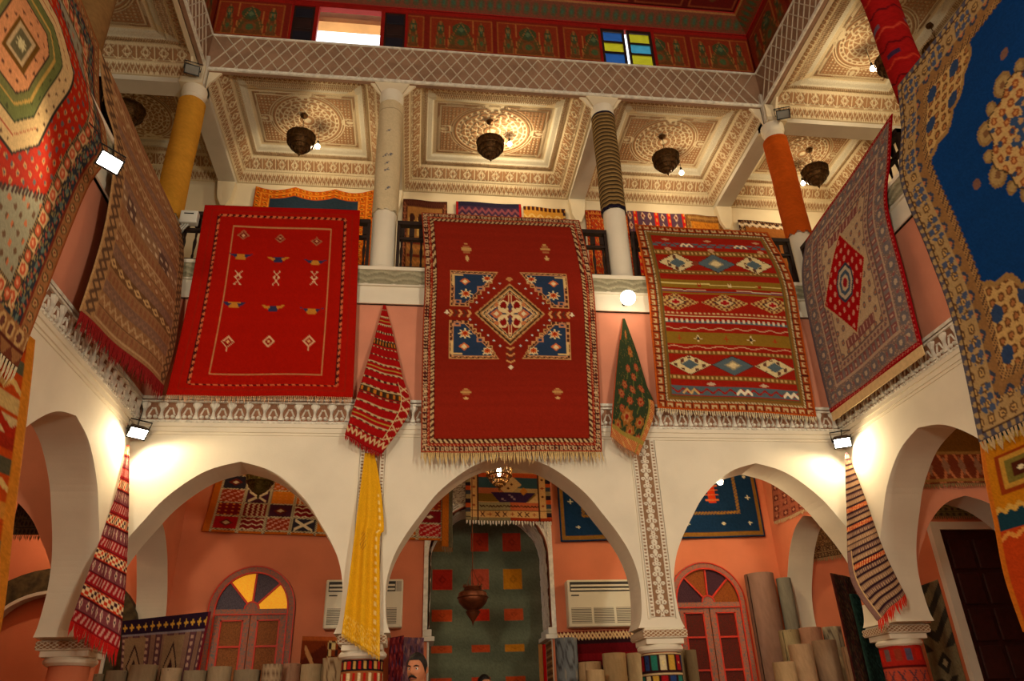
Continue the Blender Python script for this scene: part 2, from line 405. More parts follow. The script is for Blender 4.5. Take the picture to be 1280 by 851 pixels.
# scallop relief of the slab edge
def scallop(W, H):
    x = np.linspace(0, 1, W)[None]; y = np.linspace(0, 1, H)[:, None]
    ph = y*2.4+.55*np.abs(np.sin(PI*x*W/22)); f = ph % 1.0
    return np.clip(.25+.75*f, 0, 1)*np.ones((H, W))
# cup-and-scroll motif of the frieze, one shared mesh
def motif_mesh():
    mb = MB()
    pr = [(.030, 0), (.034, .02), (.020, .045), (.013, .085), (.022, .125), (.046, .160), (.050, .178), (.042, .19)]
    for (r, z), (r2, z2) in zip(pr[:-1], pr[1:]):
        mb.add([(-r, 0, z), (r, 0, z), (r2, 0, z2), (-r2, 0, z2), (-r*.6, -.022, z), (r*.6, -.022, z), (r2*.6, -.022, z2), (-r2*.6, -.022, z2)],
               [(4,5,6,7), (0,4,7,3), (5,1,2,6), (0,1,5,4), (3,7,6,2)])
    for sx in (-1, 1):
        mb.cyl((sx*.058, 0, .030), (sx*.058, -.020, .030), .024, .016, 8); mb.cyl((sx*.074, 0, .125), (sx*.074, -.014, .125), .014, .008, 6)
        mb.add([(sx*.03, 0, .05), (sx*.055, 0, .055), (sx*.075, 0, .115), (sx*.06, 0, .12), (sx*.045, -.014, .06), (sx*.066, -.014, .115)],
               [(0,1,4), (1,2,5,4), (2,3,5), (3,0,4,5)])
    me = bpy.data.meshes.new('frieze_motif'); me.from_pydata(mb.v, [], mb.f); me.materials.append(M_STUCW); return me
M_STUCW = mat('stucco_white', (234, 230, 218), .85, .16, 14, .1, 60)
M_STUCB = mat('stucco_ground', (146, 104, 80), .9, .15, 8)
MOT = motif_mesh()
def frieze(side, s_vis):
    p, s0, s1 = edge_run(side)
    mb = MB(); runbox(mb, p, s0, s1, 0, .030, ZF0, ZF1)
    fr = struct('trim_frieze_'+SIDES[side], mb, M_STUCB)
    mb = MB()
    runbox(mb, p, s0, s1, .028, .055, ZF1-.035, ZF1); runbox(mb, p, s0, s1, .028, .060, ZF1-.075, ZF1-.055)
    runbox(mb, p, s0, s1, .028, .050, ZF0, ZF0+.03)
    for k in range(int((s1-s0)/.06)):           # beaded line under the cups
        s = s0+.03+k*.06; runbox(mb, p, s-.012, s+.012, .05, .062, ZF0+.006, ZF0+.026)
    obj('moulding', mb, M_STUCW, fr)
    mb = MB(); runbox(mb, p, s0, s1, 0, .045, ZF0-.045, ZF0); runbox(mb, p, s0, s1, 0, .028, ZF0-.10, ZF0-.045); runbox(mb, p, s0, s1, 0, .012, ZF0-.13, ZF0-.10)
    obj('crown_moulding', mb, M_WHITE, fr)
    n = int(s_vis/.185); pitch = s_vis/n
    rot = {'N': 0, 'W': PI/2, 'E': -PI/2}[side]
    for k in range(n):
        s = s0+pitch*(k+.5)
        linked('stucco_motif', MOT, fr, p(s, .030, ZF0+.040), (0, 0, rot), (1.1, 1.15, 1.06))
    return fr
frieze('N', L); frieze('W', 4.6); frieze('E', 4.6)
for side in 'NWE':
    p, s0, s1 = edge_run(side); mb = MB()
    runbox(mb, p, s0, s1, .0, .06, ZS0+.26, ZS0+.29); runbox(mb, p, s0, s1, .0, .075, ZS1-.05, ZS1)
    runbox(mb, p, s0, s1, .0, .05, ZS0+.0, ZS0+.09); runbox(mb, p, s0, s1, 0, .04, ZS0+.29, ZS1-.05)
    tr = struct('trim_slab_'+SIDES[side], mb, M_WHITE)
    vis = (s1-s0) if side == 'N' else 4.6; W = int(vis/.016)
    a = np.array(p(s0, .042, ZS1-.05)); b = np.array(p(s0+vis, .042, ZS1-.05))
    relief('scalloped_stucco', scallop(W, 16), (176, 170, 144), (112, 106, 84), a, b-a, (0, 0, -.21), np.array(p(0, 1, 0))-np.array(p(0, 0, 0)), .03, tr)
# ---- ground gallery: outer walls
NX0, NX1, NZS, NZT = 3.37, 5.07, 3.42, 4.18      # arched niche in the middle of the north wall
cxn, hwn = (NX0+NX1)/2, (NX1-NX0)/2
arcn = [(cxn-hwn*math.cos(a), NZS+(NZT-NZS)*math.sin(a)) for a in np.linspace(0, PI, 25)]
poly = [(XWG, 0), (NX0, 0)]+arcn+[(NX1, 0), (XEG, 0), (XEG, 4.6), (XWG, 4.6)]
struct('wall_north', MB().prism(poly, fnN, DG, DG+.62), M_PINK2)
struct('wall_niche_back', MB().box((NX0-.5, DG+.9, 0), (NX1+.5, DG+1.0, 4.6)), M_PINK2)
struct('wall_west', MB().box((XWG-.1, YS-DG, 0), (XWG, DG, 4.6)), M_PINK2)
struct('wall_east', MB().box((XEG, YS-DG, 0), (XEG+.1, DG, 4.6)), M_PINK2)
struct('wall_south', MB().box((XWG, YS-DG-.1, 0), (XEG, YS-DG, 10.3)), M_PINK2)
struct('wall_north_upper', MB().box((XW, DG, 4.6), (XE, DG+.2, 10.4)), M_CREAM)
struct('wall_west_upper', MB().box((XW-.1, YS-DG, 4.6), (XW, DG, 10.4)), M_CREAM)
struct('wall_east_upper', MB().box((XE, YS-DG, 4.6), (XE+.1, DG, 10.4)), M_CREAM)
struct('wall_south_upper', MB().box((-.2, YS-.4, 9.7), (L+.2, YS, 10.85)), M_CREAM)
# carved surround of the niche
def arabesque(W, H, sc=.16, seed=0, thr=.08):
    x = np.arange(W)[None]*sc; y = np.arange(H)[:, None]*sc
    h = np.sin(x*1.7+1.3*np.sin(y*1.1+seed))+np.sin(y*1.9+1.5*np.sin(x*.9+seed))+.6*np.sin((x+y)*1.3)*np.sin((x-y)*1.1)
    return np.clip((np.abs(h)-thr)*2.2, 0, 1)
nich = struct('trim_niche', MB().box((NX0-.06, DG-.03, 2.42), (NX0, DG, 4.15)).box((NX1, DG-.03, 2.42), (NX1+.06, DG, 4.15)), M_STUCW)
W, H = 120, 40                                     # underside of the arch, carved
full = [(NX0, 2.45)]+[(NX0, 2.45+.194*k) for k in range(1, 5)]+arcn+[(NX1, 3.226-.194*k) for k in range(0, 5)]
cur = resample_lin([(a, 0, b) for a, b in full], W); hh = arabesque(W, H, .42)
vv = np.linspace(0, .60, H)[:, None]; P = np.zeros((H, W, 3)); P[..., 0] = cur[None, :, 0]; P[..., 2] = cur[None, :, 2]; P[..., 1] = DG-.01+vv
inn = np.array([cxn, 0, 3.2])[None, None]-P; inn[..., 1] = 0; inn /= np.linalg.norm(inn, axis=-1, keepdims=True)
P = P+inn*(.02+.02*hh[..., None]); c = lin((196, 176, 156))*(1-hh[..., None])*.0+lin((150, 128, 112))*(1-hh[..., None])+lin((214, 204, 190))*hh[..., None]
gridmesh('carved_soffit', P, c, M_STUC, parent=nich, smooth=False)
for sx in (0, 1):                                  # spandrels with little raised tracery
    x0, x1 = (NX0-.06, cxn) if sx == 0 else (cxn, NX1+.06)
    W, H = 64, 56; xs = np.linspace(x0, x1, W); X, V = np.meshgrid(xs, np.linspace(0, 1, H))
    za = np.where(np.abs(xs-cxn) < hwn, NZS+(NZT-NZS)*np.sqrt(np.clip(1-((xs-cxn)/hwn)**2, 0, 1)), NZS)+.004; Z = 4.52+V*(za[None]-4.52)
    hh = arabesque(W, H, .55, sx+1.0); hh = np.maximum(hh, ((np.abs(X-(x0 if sx == 0 else x1)) < .035) | (V < .06) | (V > .93)).astype(float))
    P = np.stack([X, np.full_like(X, DG-.012)-.02*hh, Z], -1)
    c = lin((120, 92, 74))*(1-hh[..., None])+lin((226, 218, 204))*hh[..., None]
    gridmesh('carved_spandrel', P, c, M_STUC, parent=nich, smooth=False)
for x in (NX0, NX1):
    mb = MB(); s = 1 if x == NX0 else -1
    mb.box((min(x-.07*s, x+.10*s), DG-.05, 2.30), (max(x-.07*s, x+.10*s), DG+.6, 2.36)); mb.box((min(x-.06*s, x+.06*s), DG-.04, 2.36), (max(x-.06*s, x+.06*s), DG+.6, 2.45))
    mb.box((min(x, x+.03*s), DG, 0), (max(x, x+.03*s), DG+.6, 2.30)); obj('corbel', mb, M_GREYW, nich, bevel=.01)
# ---- piers, capitals and ground columns
LAT = None
def lattice_h(W, H, n):
    x = np.linspace(0, n, W)[None]; y = np.linspace(0, 2, H)[:, None]
    a = np.abs(((x+y) % 1)-.5); b = np.abs(((x-y) % 1)-.5); return np.clip(1-(np.minimum(.5-a, .5-b))*0-np.minimum(a, b)*9+.5, 0, 1)
def capital(cx, cy, hx, hy, name, label, wrapr=.20, faces='S'):
    t = thing(name, label, 'column', (cx, cy, 0), 'columns of the ground arcade')
    mb = MB(); mb.box((cx-hx-.03, cy-hy-.03, 2.13), (cx+hx+.03, cy+hy+.03, ZA)); mb.box((cx-hx-.055, cy-hy-.055, 2.045), (cx+hx+.055, cy+hy+.055, 2.13))
    mb.box((cx-hx-.02, cy-hy-.02, 1.985), (cx+hx+.02, cy+hy+.02, 2.045))
    obj('capital', mb, M_WHITE, t, bevel=.012)
    mb = MB(); mb.lathe([(wrapr+.012, 0), (wrapr+.045, .025), (wrapr+.05, .05), (wrapr+.03, .075)], (cx, cy, 1.91), 32); obj('necking', mb, M_WHITE, t, 'auto')
    mb = MB(); mb.lathe([(wrapr+.07, 0), (wrapr+.07, .1), (wrapr+.03, .14), (wrapr-.004, .2), (wrapr-.012, 1.915)], (cx, cy, 0), 32); obj('shaft', mb, M_PINK2, t, 'auto')
    hh = lattice_h(72, 12, 9)
    for fc in faces:
        if fc == 'S': relief('lattice_band', hh, (226, 214, 190), (150, 108, 76), (cx-hx-.055, cy-hy-.056, 2.125), (2*hx+.11, 0, 0), (0, 0, -.07), (0, -1, 0), .008, t)
        if fc == 'W': relief('lattice_band', hh, (226, 214, 190), (150, 108, 76), (cx-hx-.056, cy+hy+.055, 2.125), (0, -2*hy-.11, 0), (0, 0, -.07), (-1, 0, 0), .008, t)
        if fc == 'E': relief('lattice_band', hh, (226, 214, 190), (150, 108, 76), (cx+hx+.056, cy-hy-.055, 2.125), (0, 2*hy+.11, 0), (0, 0, -.07), (1, 0, 0), .008, t)
    return t
capital(-.205, .225, .205, .2, 'column', 'plain terracotta column with white capital under red hanging kilim', .20, 'SE')
capital(P1X, .225, .19, .2, 'column', 'round column with white capital behind the hanging yellow cloth', .20, 'SW')
capital(P2X, .225, .19, .2, 'column', 'round column under the pier with carved floral stucco strip', .20, 'SW')
capital(L+.205, .225, .205, .2, 'column', 'column wrapped in red cross-stitch kilim under tasselled striped cloth', .20, 'SW')
for sx, nm in ((-.205, 'west'), (L+.205, 'east')):
    for k in (1, 2): capital(sx, -SB*k, .2, .2, 'column', 'ground arcade column behind the large %s courtyard carpet, bay %s' % (nm, ('one', 'two')[k-1]), .20, '')
# carved floral strips on the two middle piers
def floral_strip(W, H):
    x = (np.arange(W)+.5)/W-.5; y = np.arange(H)/W; X, Y = np.meshgrid(x, y); h = np.zeros((H, W))
    e = .5-np.abs(X); h[(e < .05)] = 1; h[(e > .05) & (e < .16) & ((Y*7 % 1) < .55)] = 1; h[(e > .16) & (e < .19)] = 1
    yy = (Y % 1.1)/1.1
    for cx, cy, r in ((0, .12, .13), (-.13, .30, .09), (.13, .30, .09), (0, .48, .10), (-.16, .62, .08), (.16, .62, .08), (0, .78, .09), (-.1, .92, .08), (.1, .92, .08)):
        d = np.hypot(X-cx, (yy-cy)*1.1); h[(d < r) & (d > r*.35)] = 1
    h[(np.abs(X+.05*np.sin(yy*2*PI)) < .022)] = 1; h[np.abs(X-.05*np.sin(yy*2*PI)) < .022] = 1
    return h
for px, nm in ((P1X, 'a'), (P2X, 'b')):
    st = struct('trim_pier_strip', MB().box((px-.165, -.018, 2.24), (px-.146, 0, ZF0-.13)).box((px+.146, -.018, 2.24), (px+.165, 0, ZF0-.13)), M_WHITE)
    relief('carved_strip', floral_strip(40, 300), (230, 222, 206), (150, 116, 88), (px-.138, -.004, ZF0-.13), (.276, 0, 0), (0, 0, -(ZF0-.13-2.26)), (0, -1, 0), .014, st)
# ---- upper storey: beams, lattice, coffers
mb = MB()
for cx in (-.2, C1X, C2X, L+.2): mb.box((cx-.14, .12, ZB), (cx+.14, DG, 10.3))
obj_b = struct('trim_beams_north', mb, M_GREYW)
for cx in (-.2, C1X, C2X, L+.2): obj('bracket', MB().prism([(cx-.15, ZB), (cx+.15, ZB), (cx+.11, ZB-.34), (cx+.04, ZB-.50), (cx-.04, ZB-.50), (cx-.11, ZB-.34)], fnN, DG-.14, DG), M_CREAM, obj_b)
mb = MB()
for k in range(0, NS+1):
    mb.box((XW, -SB*k+.06, ZB), (-.06, -SB*k+.34, 10.3)); mb.box((L+.06, -SB*k+.06, ZB), (XE, -SB*k+.34, 10.3))
mb.box((XW, YS-.5, ZB), (-.06, YS, 10.3)).box((L+.06, YS-.5, ZB), (XE, YS, 10.3))
struct('trim_beams_side', mb, M_GREYW)
struct('ceiling_gallery', MB().box((XW, .16, 10.3), (XE, DG, 10.4)).box((XW, YS-DG, 10.3), (-.16, .16, 10.4)).box((L+.16, YS-DG, 10.3), (XE, .16, 10.4)).box((-.16, YS-DG, 10.3), (L+.16, YS, 10.4)), M_CREAM)
M_LATG = mat('lattice_ground', (156, 122, 98), .85, .14, 5)
def bar_mesh(dx, dz, w, t, sgn):
    dx *= sgn
    mb = MB(); a = w/2
    mb.add([(-a, 0, 0), (a, 0, 0), (dx+a, 0, dz), (dx-a, 0, dz), (-a*.6, -t, 0), (a*.6, -t, 0), (dx+a*.6, -t, dz), (dx-a*.6, -t, dz)],
           [(4,5,6,7), (0,4,7,3), (5,1,2,6), (0,1,5,4), (3,7,6,2)])
    me = bpy.data.meshes.new('lattice_bar'); me.from_pydata(mb.v, [], mb.f); me.materials.append(mat('lattice_plaster', (206, 194, 174), .85, .1, 12)); return me
BARH = .68; BA = bar_mesh(.45, BARH, .022, .014, 1); BB = bar_mesh(.45, BARH, .022, .014, -1)
def lattice_beam(side):
    o = -.11
    p, s0, s1 = edge_run(side); s0 = -.11; s1 = (L+.11) if side == 'N' else -YS
    mb = MB(); runbox(mb, p, s0-.05, s1, o-.06, o, ZL0, ZL1); b = struct('trim_lattice_beam_'+SIDES[side], mb, M_LATG)
    mb = MB(); runbox(mb, p, s0, s1, o, o+.02, ZL1-.03, ZL1); runbox(mb, p, s0, s1, o, o+.03, ZL0, ZL0+.05)
    for k in range(int((s1-s0)/.11)): s = s0+.05+k*.11; runbox(mb, p, s-.03, s+.03, o+.03, o+.036, ZL0+.015, ZL0+.035)
    obj('moulding', mb, M_STUCW, b)
    end = s1 if side == 'N' else 4.8
    rot = {'N': 0, 'W': PI/2, 'E': -PI/2}[side]; n = int((end-s0-.45)/.20)
    for k in range(n+1):
        s = s0+k*.20+.01
        for me, off in ((BA, 0.0), (BB, .45)):
            q = p(s+off, o, ZL0+.07)
            # the shared bar runs along local +x; on the west side the run is reversed
            if side == 'W': q = p(s+(.45-off), o, ZL0+.07)
            linked('lattice_bar', me, b, q, (0, 0, rot))
    return b
for sd in 'NWE': lattice_beam(sd)
# haunches where the lattice drops to the columns
mb = MB()
for cx in (C1X, C2X): mb.prism([(cx-.26, ZL0), (cx+.26, ZL0), (cx+.16, ZL0-.20), (cx-.16, ZL0-.20)], fnN, .105, .38)
mb.box((-.40, .02, ZB-.012), (-.08, .40, ZL0-.01)).box((L+.08, .02, ZB-.012), (L+.40, .40, ZL0-.01))
hn = struct('trim_column_haunches', mb, M_CREAM)
# coffer: carved tray, one shared mesh
def coffer_mesh(w=2.95, d=2.23, W=360, H=270):
    x = np.linspace(0, w, W); y = np.linspace(0, d, H); X, Y = np.meshgrid(x, y)     # y=0 is the courtyard side
    prof_d = [0, .035, .04, .12, .125, .15, .155, .30, .305, .325, .33, .40, .41, .48, .50, .53, 3]
    prof_z = [.0, .0, .04, .13, .17, .17, .19, .36, .40, .40, .385, .385, .41, .43, .47, .47, .47]
    f_d = [0, .03, .04, .13, .14, .17, .18, .32, .34, .42, .44, .47, 3]
    f_z = [.30, .30, .32, .34, .36, .36, .37, .385, .41, .43, .47, .47, .47]
    dl, dr, db, df = X, w-X, d-Y, Y
    zl, zr, zb_, zf = (np.interp(q, prof_d, prof_z) for q in (dl, dr, db, df*0+9)) if False else (np.interp(dl, prof_d, prof_z), np.interp(dr, prof_d, prof_z), np.interp(db, prof_d, prof_z), np.interp(df, f_d, f_z))
    dd = np.stack([dl, dr, db, df+.28]); side = dd.argmin(0); Dm = dd.min(0)
    Z = np.minimum(np.minimum(zl, zr), np.minimum(zb_, zf))
    S = np.where(side <= 1, Y, X)                       # position along the band
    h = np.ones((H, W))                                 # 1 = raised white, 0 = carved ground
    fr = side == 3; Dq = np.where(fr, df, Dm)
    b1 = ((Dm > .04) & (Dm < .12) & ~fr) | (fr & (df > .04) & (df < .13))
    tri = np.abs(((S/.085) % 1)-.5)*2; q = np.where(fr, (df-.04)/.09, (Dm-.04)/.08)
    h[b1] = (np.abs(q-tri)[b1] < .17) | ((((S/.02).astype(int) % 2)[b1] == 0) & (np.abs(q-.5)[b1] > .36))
    b2 = (Dm > .155) & (Dm < .30) & ~fr
    q = (Dm-.155)/.145-.5; ss = ((S/.25) % 1)-.5
    star = (np.abs(np.abs(ss)*1.5+np.abs(q)-.38) < .06) | (np.abs(np.hypot(ss*1.7, q)-.20) < .05) | (np.abs(np.abs(q)-.45) < .04) | (np.abs(np.abs(ss)-.5) < .03) | ((np.abs(np.abs(q)-np.abs(ss)*1.2) < .05) & (np.abs(ss) > .22))
    h[b2] = star[b2]
    b3 = ((Dm > .33) & (Dm < .40) & ~fr) | (fr & (df > .18) & (df < .32))
    q = np.where(fr, (df-.18)/.14, (Dm-.33)/.07); tri = np.abs(((S/.07) % 1)-.5)*2
    h[b3] = ((np.abs(q-tri)[b3] < .20) | (np.abs(q-1+tri)[b3] < .20))
    # central panel
    pn = (Z > .465); x0, x1, y0, y1 = .53, w-.53, .47, d-.53
    px = (X-x0)/(x1-x0); py = (Y-y0)/(y1-y0); cx, cy = (x0+x1)/2, (y0+y1)/2; rx = (X-cx); ry = (Y-cy); R = (y1-y0)/2
    rho = np.hypot(rx/1.18, ry)/R; e = np.minimum(np.minimum(X-x0, x1-X), np.minimum(Y-y0, y1-Y)); ang = np.arctan2(ry, rx/1.18)
    g = np.zeros_like(h)
    g[(e < .03)] = 1; g[(e > .03) & (e < .075) & (((X+Y)*40 % 1) < .5)] = 1; g[(e > .075) & (e < .095)] = 1
    dots = (np.hypot(((X/.062) % 1)-.5, ((Y/.062) % 1)-.5) < .27) & (e > .12) & (rho > .98); g[dots] = 1
    for r0 in (.95, .89, .80, .72, .60, .50, .34, .20): g[np.abs(rho-r0) < .016] = 1
    g[(rho < .80) & (rho > .72) & (np.sin(ang*30) > .2)] = 1
    g[(rho < .60) & (rho > .50) & (np.sin(ang*24) > .3)] = 1
    g[(rho < .72) & (rho > .60) & (np.abs(np.sin(ang*9)-(rho-.66)*12) < .35)] = 1
    g[(rho < .48) & (rho > .20) & (np.abs(np.sin(ang*6+rho*9)) < .28)] = 1; g[(rho < .48) & (rho > .20) & (np.abs(np.sin(ang*6-rho*9)) < .28)] = 1; g[rho < .10] = 1
    for sx in (-1, 1):
        tx = (sx*rx-R*1.18*.93)/(.45*R); td = np.hypot(tx-.42, ry/(R*.30)*(1+.5*tx)); g[(np.abs(td-.5) < .09) & (e > .1)] = 1; g[(td < .25) & (e > .1)] = 1
    for sy in (-1, 1):
        td = np.hypot(rx/(.2*R), (ry-sy*R*.93)/(.12*R)); g[(np.abs(td-1) < .25) & (e > .03)] = 1
    h[pn] = g[pn]
    Z = Z+.016*h*1.0
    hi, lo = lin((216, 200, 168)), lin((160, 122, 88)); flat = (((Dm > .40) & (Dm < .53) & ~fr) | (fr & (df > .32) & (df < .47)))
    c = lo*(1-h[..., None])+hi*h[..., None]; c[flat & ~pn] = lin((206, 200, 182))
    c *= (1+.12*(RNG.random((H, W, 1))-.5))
    # faces look down: rows run so that normals point to the floor
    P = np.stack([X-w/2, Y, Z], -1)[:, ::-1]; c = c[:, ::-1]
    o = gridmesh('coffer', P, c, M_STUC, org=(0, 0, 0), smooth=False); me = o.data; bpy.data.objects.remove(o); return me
COF = coffer_mesh()
ceil = bpy.data.objects['ceiling_gallery']
def coffer_end_mesh(w=2.95):
    mb = MB(); pr = [(0, -.07), (.02, -.02), (.04, .04), (.12, .13), (.155, .19), (.30, .36), (.30, .45), (0, .45)]
    mb.prism([(-w/2+a, b) for a, b in pr], lambda a, b, d: (a, d, b), -.03, .004); mb.prism([(w/2-a, b) for a, b in pr], lambda a, b, d: (a, d, b), -.03, .004)
    mb.box((-w/2, -.06, .275), (w/2, .01, .30))
    me = bpy.data.meshes.new('coffer_end'); me.from_pydata(mb.v, [], mb.f); me.materials.append(M_CREAM); return me
COFE = coffer_end_mesh()
def coffer_at(loc, rot, sx, sy):
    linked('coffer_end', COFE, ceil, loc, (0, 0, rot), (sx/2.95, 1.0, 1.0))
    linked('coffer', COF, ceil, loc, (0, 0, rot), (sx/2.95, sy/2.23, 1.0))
zc0 = 9.79
yF = .17; dF = DG-yF
xs = [-.06, C1X-.14, C1X+.14, C2X-.14, C2X+.14, L+.06]
for a, b in ((xs[0], xs[1]), (xs[2], xs[3]), (xs[4], xs[5])): coffer_at(((a+b)/2, yF, zc0), 0, b-a, dF)
coffer_at((( XW-.34)/2, .34, zc0), 0, -.34-XW, DG-.34); coffer_at(((XE+L+.34)/2, .34, zc0), 0, XE-L-.34, DG-.34)
for k in range(0, 3):
    ym = -SB*k-SB/2+.2
    coffer_at((-.25, ym, zc0), PI/2, SB-.28, -.25-XW); coffer_at((L+.25, ym, zc0), -PI/2, SB-.28, XE-L-.25)
# ---- painted clerestory and roof
def clerestory(W, H, n):
    cv = Cv(W, H, (120, 26, 14), asp=W/H)
    cv.rect(0, 0, 1, .10, (150, 22, 14)); cv.rect(0, .93, 1, 1, (90, 18, 16))
    pw = 1.0/n
    for k in range(n):
        x0 = k*pw; cv.rect(x0+.012*pw*3, .13, x0+pw*.965, .90, (134, 44, 18)); cv.line([(x0+pw*.05, .16), (x0+pw*.95, .16), (x0+pw*.95, .88), (x0+pw*.05, .88), (x0+pw*.05, .16)], .0012*8/n*1.5, (160, 92, 40))
        for cx, big in ((.5, 1), (.2, 0), (.8, 0)):
            c = x0+pw*cx; r = pw*(.20 if big else .075)
            cv.poly([(c-r, .86), (c-r*.95, .62), (c-r*.55, .46), (c-r*.5, .34), (c, .2 if not big else .24), (c+r*.5, .34), (c+r*.55, .46), (c+r*.95, .62), (c+r, .86)], (104, 62, 28))
            cv.ell(c, .40, r*.66, .15, (66, 72, 40)); cv.dia(c, .40, r*.46, .12, (50, 76, 54)); cv.dia(c, .40, r*.24, .06, (96, 110, 76)); cv.ell(c-r*.6, .66, r*.3, .1, (84, 74, 36)); cv.ell(c+r*.6, .66, r*.3, .1, (84, 74, 36))
            cv.ell(c, .70, r*.5, .12, (120, 70, 34)); cv.ell(c, .70, r*.28, .07, (70, 92, 56)); cv.line([(c-r, .86), (c-r*.6, .55), (c, .22), (c+r*.6, .55), (c+r, .86)], .0016, (150, 96, 48))
        cv.line([(x0+pw*.32, .18), (x0+pw*.33, .55), (x0+pw*.30, .86)], .0016, (176, 110, 56)); cv.line([(x0+pw*.68, .18), (x0+pw*.67, .55), (x0+pw*.70, .86)], .0016, (176, 110, 56))
    return cv.noise(.12, .02)
YC = .16
cN = clerestory(460, 52, 8)
wx0, wx1 = 1.38, 2.43; gx0, gx1 = 6.04, 6.92       # two clerestory windows
U = np.linspace(-.16, L+.16, 460)
def cler_piece(a, b, nm):
    i0, i1 = np.searchsorted(U, a), np.searchsorted(U, b); i0 = max(i0-1, 0)
    X, Z = np.meshgrid(U[i0:i1+1], np.linspace(ZC, ZL1, 52)); X = np.clip(X, a, b)
    P = np.stack([X, np.full_like(X, YC), Z], -1); o = gridmesh(nm, P, cN.a[:, i0:i1+1], M_PAINT, .10, (0, -1, 0), smooth=False); o['kind'] = 'structure'; return o
cler_piece(-.16, wx0-.40, 'wall_clerestory_north_west'); cler_piece(wx1+.40, gx0-.05, 'wall_clerestory_north'); cler_piece(gx1+.05, L+.16, 'wall_clerestory_north_east')
for X, nm, s in ((-.16, 'wall_clerestory_west', 1), (L+.16, 'wall_clerestory_east', -1)):
    c2 = clerestory(340, 40, 9); Yy, Z = np.meshgrid(np.linspace(YS, YC, 340) if s > 0 else np.linspace(YC, YS, 340), np.linspace(ZC, ZL1, 40))
    o = gridmesh(nm, np.stack([np.full_like(Yy, X), Yy, Z], -1), c2.a, M_PAINT, .10, (s, 0, 0), smooth=False); o['kind'] = 'structure'
struct('wall_clerestory_south', MB().box((-.2, YS-.1, ZL1), (L+.2, YS, ZC+.3)), mat('roof_red', (110, 24, 14), .6, .15, 3))
# open bright window with dark panelled shutters
M_REDP = mat('red_paint', (150, 22, 16), .5, .12, 8); M_SHUT = mat('shutter_dark', (46, 26, 24), .6, .2, 6); M_SHUT2 = mat('shutter_blueblack', (26, 26, 40), .6, .2, 6)
w1 = struct('window_1', MB().box((wx0-.40, YC, ZC-.10), (wx1+.40, YC+.10, ZC)).box((wx0-.40, YC, ZL1), (wx1+.40, YC+.10, ZL1+.05)).box((wx0-.03, YC+.004, ZL1+.05), (wx0+.03, YC+.09, ZC-.1)).box((wx1-.03, YC+.004, ZL1+.05), (wx1+.03, YC+.09, ZC-.1)).box((wx0-.40, YC+.004, ZL1+.05), (wx0-.36, YC+.09, ZC-.1)).box((wx1+.36, YC+.004, ZL1+.05), (wx1+.40, YC+.09, ZC-.1)), M_REDP)
for a, b in ((wx0-.36, wx0-.03), (wx1+.03, wx1+.36)):
    mb = MB(); mb.box((a, YC+.02, ZL1+.05), (b, YC+.06, ZC-.1)); sh = obj('shutter', mb, M_SHUT, w1)
    for k in range(3):
        z0 = ZL1+.09+k*.26; obj('shutter_panel', MB().box((a+.03, YC+.005, z0), (b-.03, YC+.025, z0+.20)), M_SHUT2 if k != 1 else M_SHUT, sh, bevel=.008)
obj('outer_lintel', MB().box((wx0-.3, YC+.35, ZC-.02), (wx1+.3, YC+.55, ZC+.6)), mat('ochre_render', (226, 170, 108), .8, .1, 3), w1)
# coloured glass window, two sashes of three panes
w2 = struct('window_2', MB().box((gx0-.05, YC, ZC-.08), (gx1+.05, YC+.1, ZC)).box((gx0-.05, YC, ZL1), (gx1+.05, YC+.1, ZL1+.04)).box((gx0-.05, YC+.004, ZL1+.04), (gx0, YC+.09, ZC-.08)).box((gx1, YC+.004, ZL1+.04), (gx1+.05, YC+.09, ZC-.08)), M_REDP)
gl = {'b': (40, 92, 160), 'y': (196, 190, 40), 'c': (70, 160, 190)}
def glass(k): 
    m = mat('glass_'+k, gl[k], .25, .08, 6, spec=.5); b = m.node_tree.nodes['Principled BSDF']; b.inputs['Transmission Weight'].default_value = .45; return m
gm = (gx0+gx1)/2
for a, b, cols in ((gx0, gm-.03, 'byb'), (gm+.015, gx1, 'ycy')):
    sash = obj('sash', MB().box((a, YC+.01, ZL1+.04), (a+.04, YC+.05, ZC-.08)).box((b-.04, YC+.01, ZL1+.04), (b, YC+.05, ZC-.08)).box((a+.04, YC+.012, ZC-.14), (b-.04, YC+.048, ZC-.08)).box((a+.04, YC+.012, ZL1+.04), (b-.04, YC+.048, ZL1+.09)), M_SHUT, w2)
    zt, zb = ZC-.14, ZL1+.09; hgt = (zt-zb)/3
    for k, cc in enumerate(cols):
        obj('pane', MB().box((a+.04, YC+.025, zt-hgt*(k+1)+.02), (b-.04, YC+.035, zt-hgt*k-.01)), glass(cc), sash)
        if k: obj('glazing_bar', MB().box((a+.04, YC+.01, zt-hgt*k-.01), (b-.04, YC+.05, zt-hgt*k+.02)), M_SHUT, sash)
# roof: painted cove and panelled ceiling
def roofcv(W, H, nx, ny):
    cv = Cv(W, H, (96, 20, 14), asp=W/H)
    for i in range(nx):
        for j in range(ny):
            x0, x1, y0, y1 = i/nx, (i+1)/nx, j/ny, (j+1)/ny; cx, cy = (x0+x1)/2, (y0+y1)/2; r = .5/nx
            cv.rect(x0+.06/nx, y0+.06/ny, x1-.06/nx, y1-.06/ny, (150, 78, 44)); cv.rect(x0+.09/nx, y0+.09/ny, x1-.09/nx, y1-.09/ny, (104, 22, 16))
            cv.star(cx, cy, r*.72, (104, 70, 40), 8, .8); cv.star(cx, cy, r*.56, (70, 66, 40), 8, .6); cv.ell(cx, cy, r*.3, r*.3*cv.k, (140, 110, 74)); cv.ell(cx, cy, r*.16, r*.16*cv.k, (88, 30, 22))
    return cv.noise(.12, .02)
ZR2 = ZC+.22; cv = roofcv(300, 150, 9, 4)
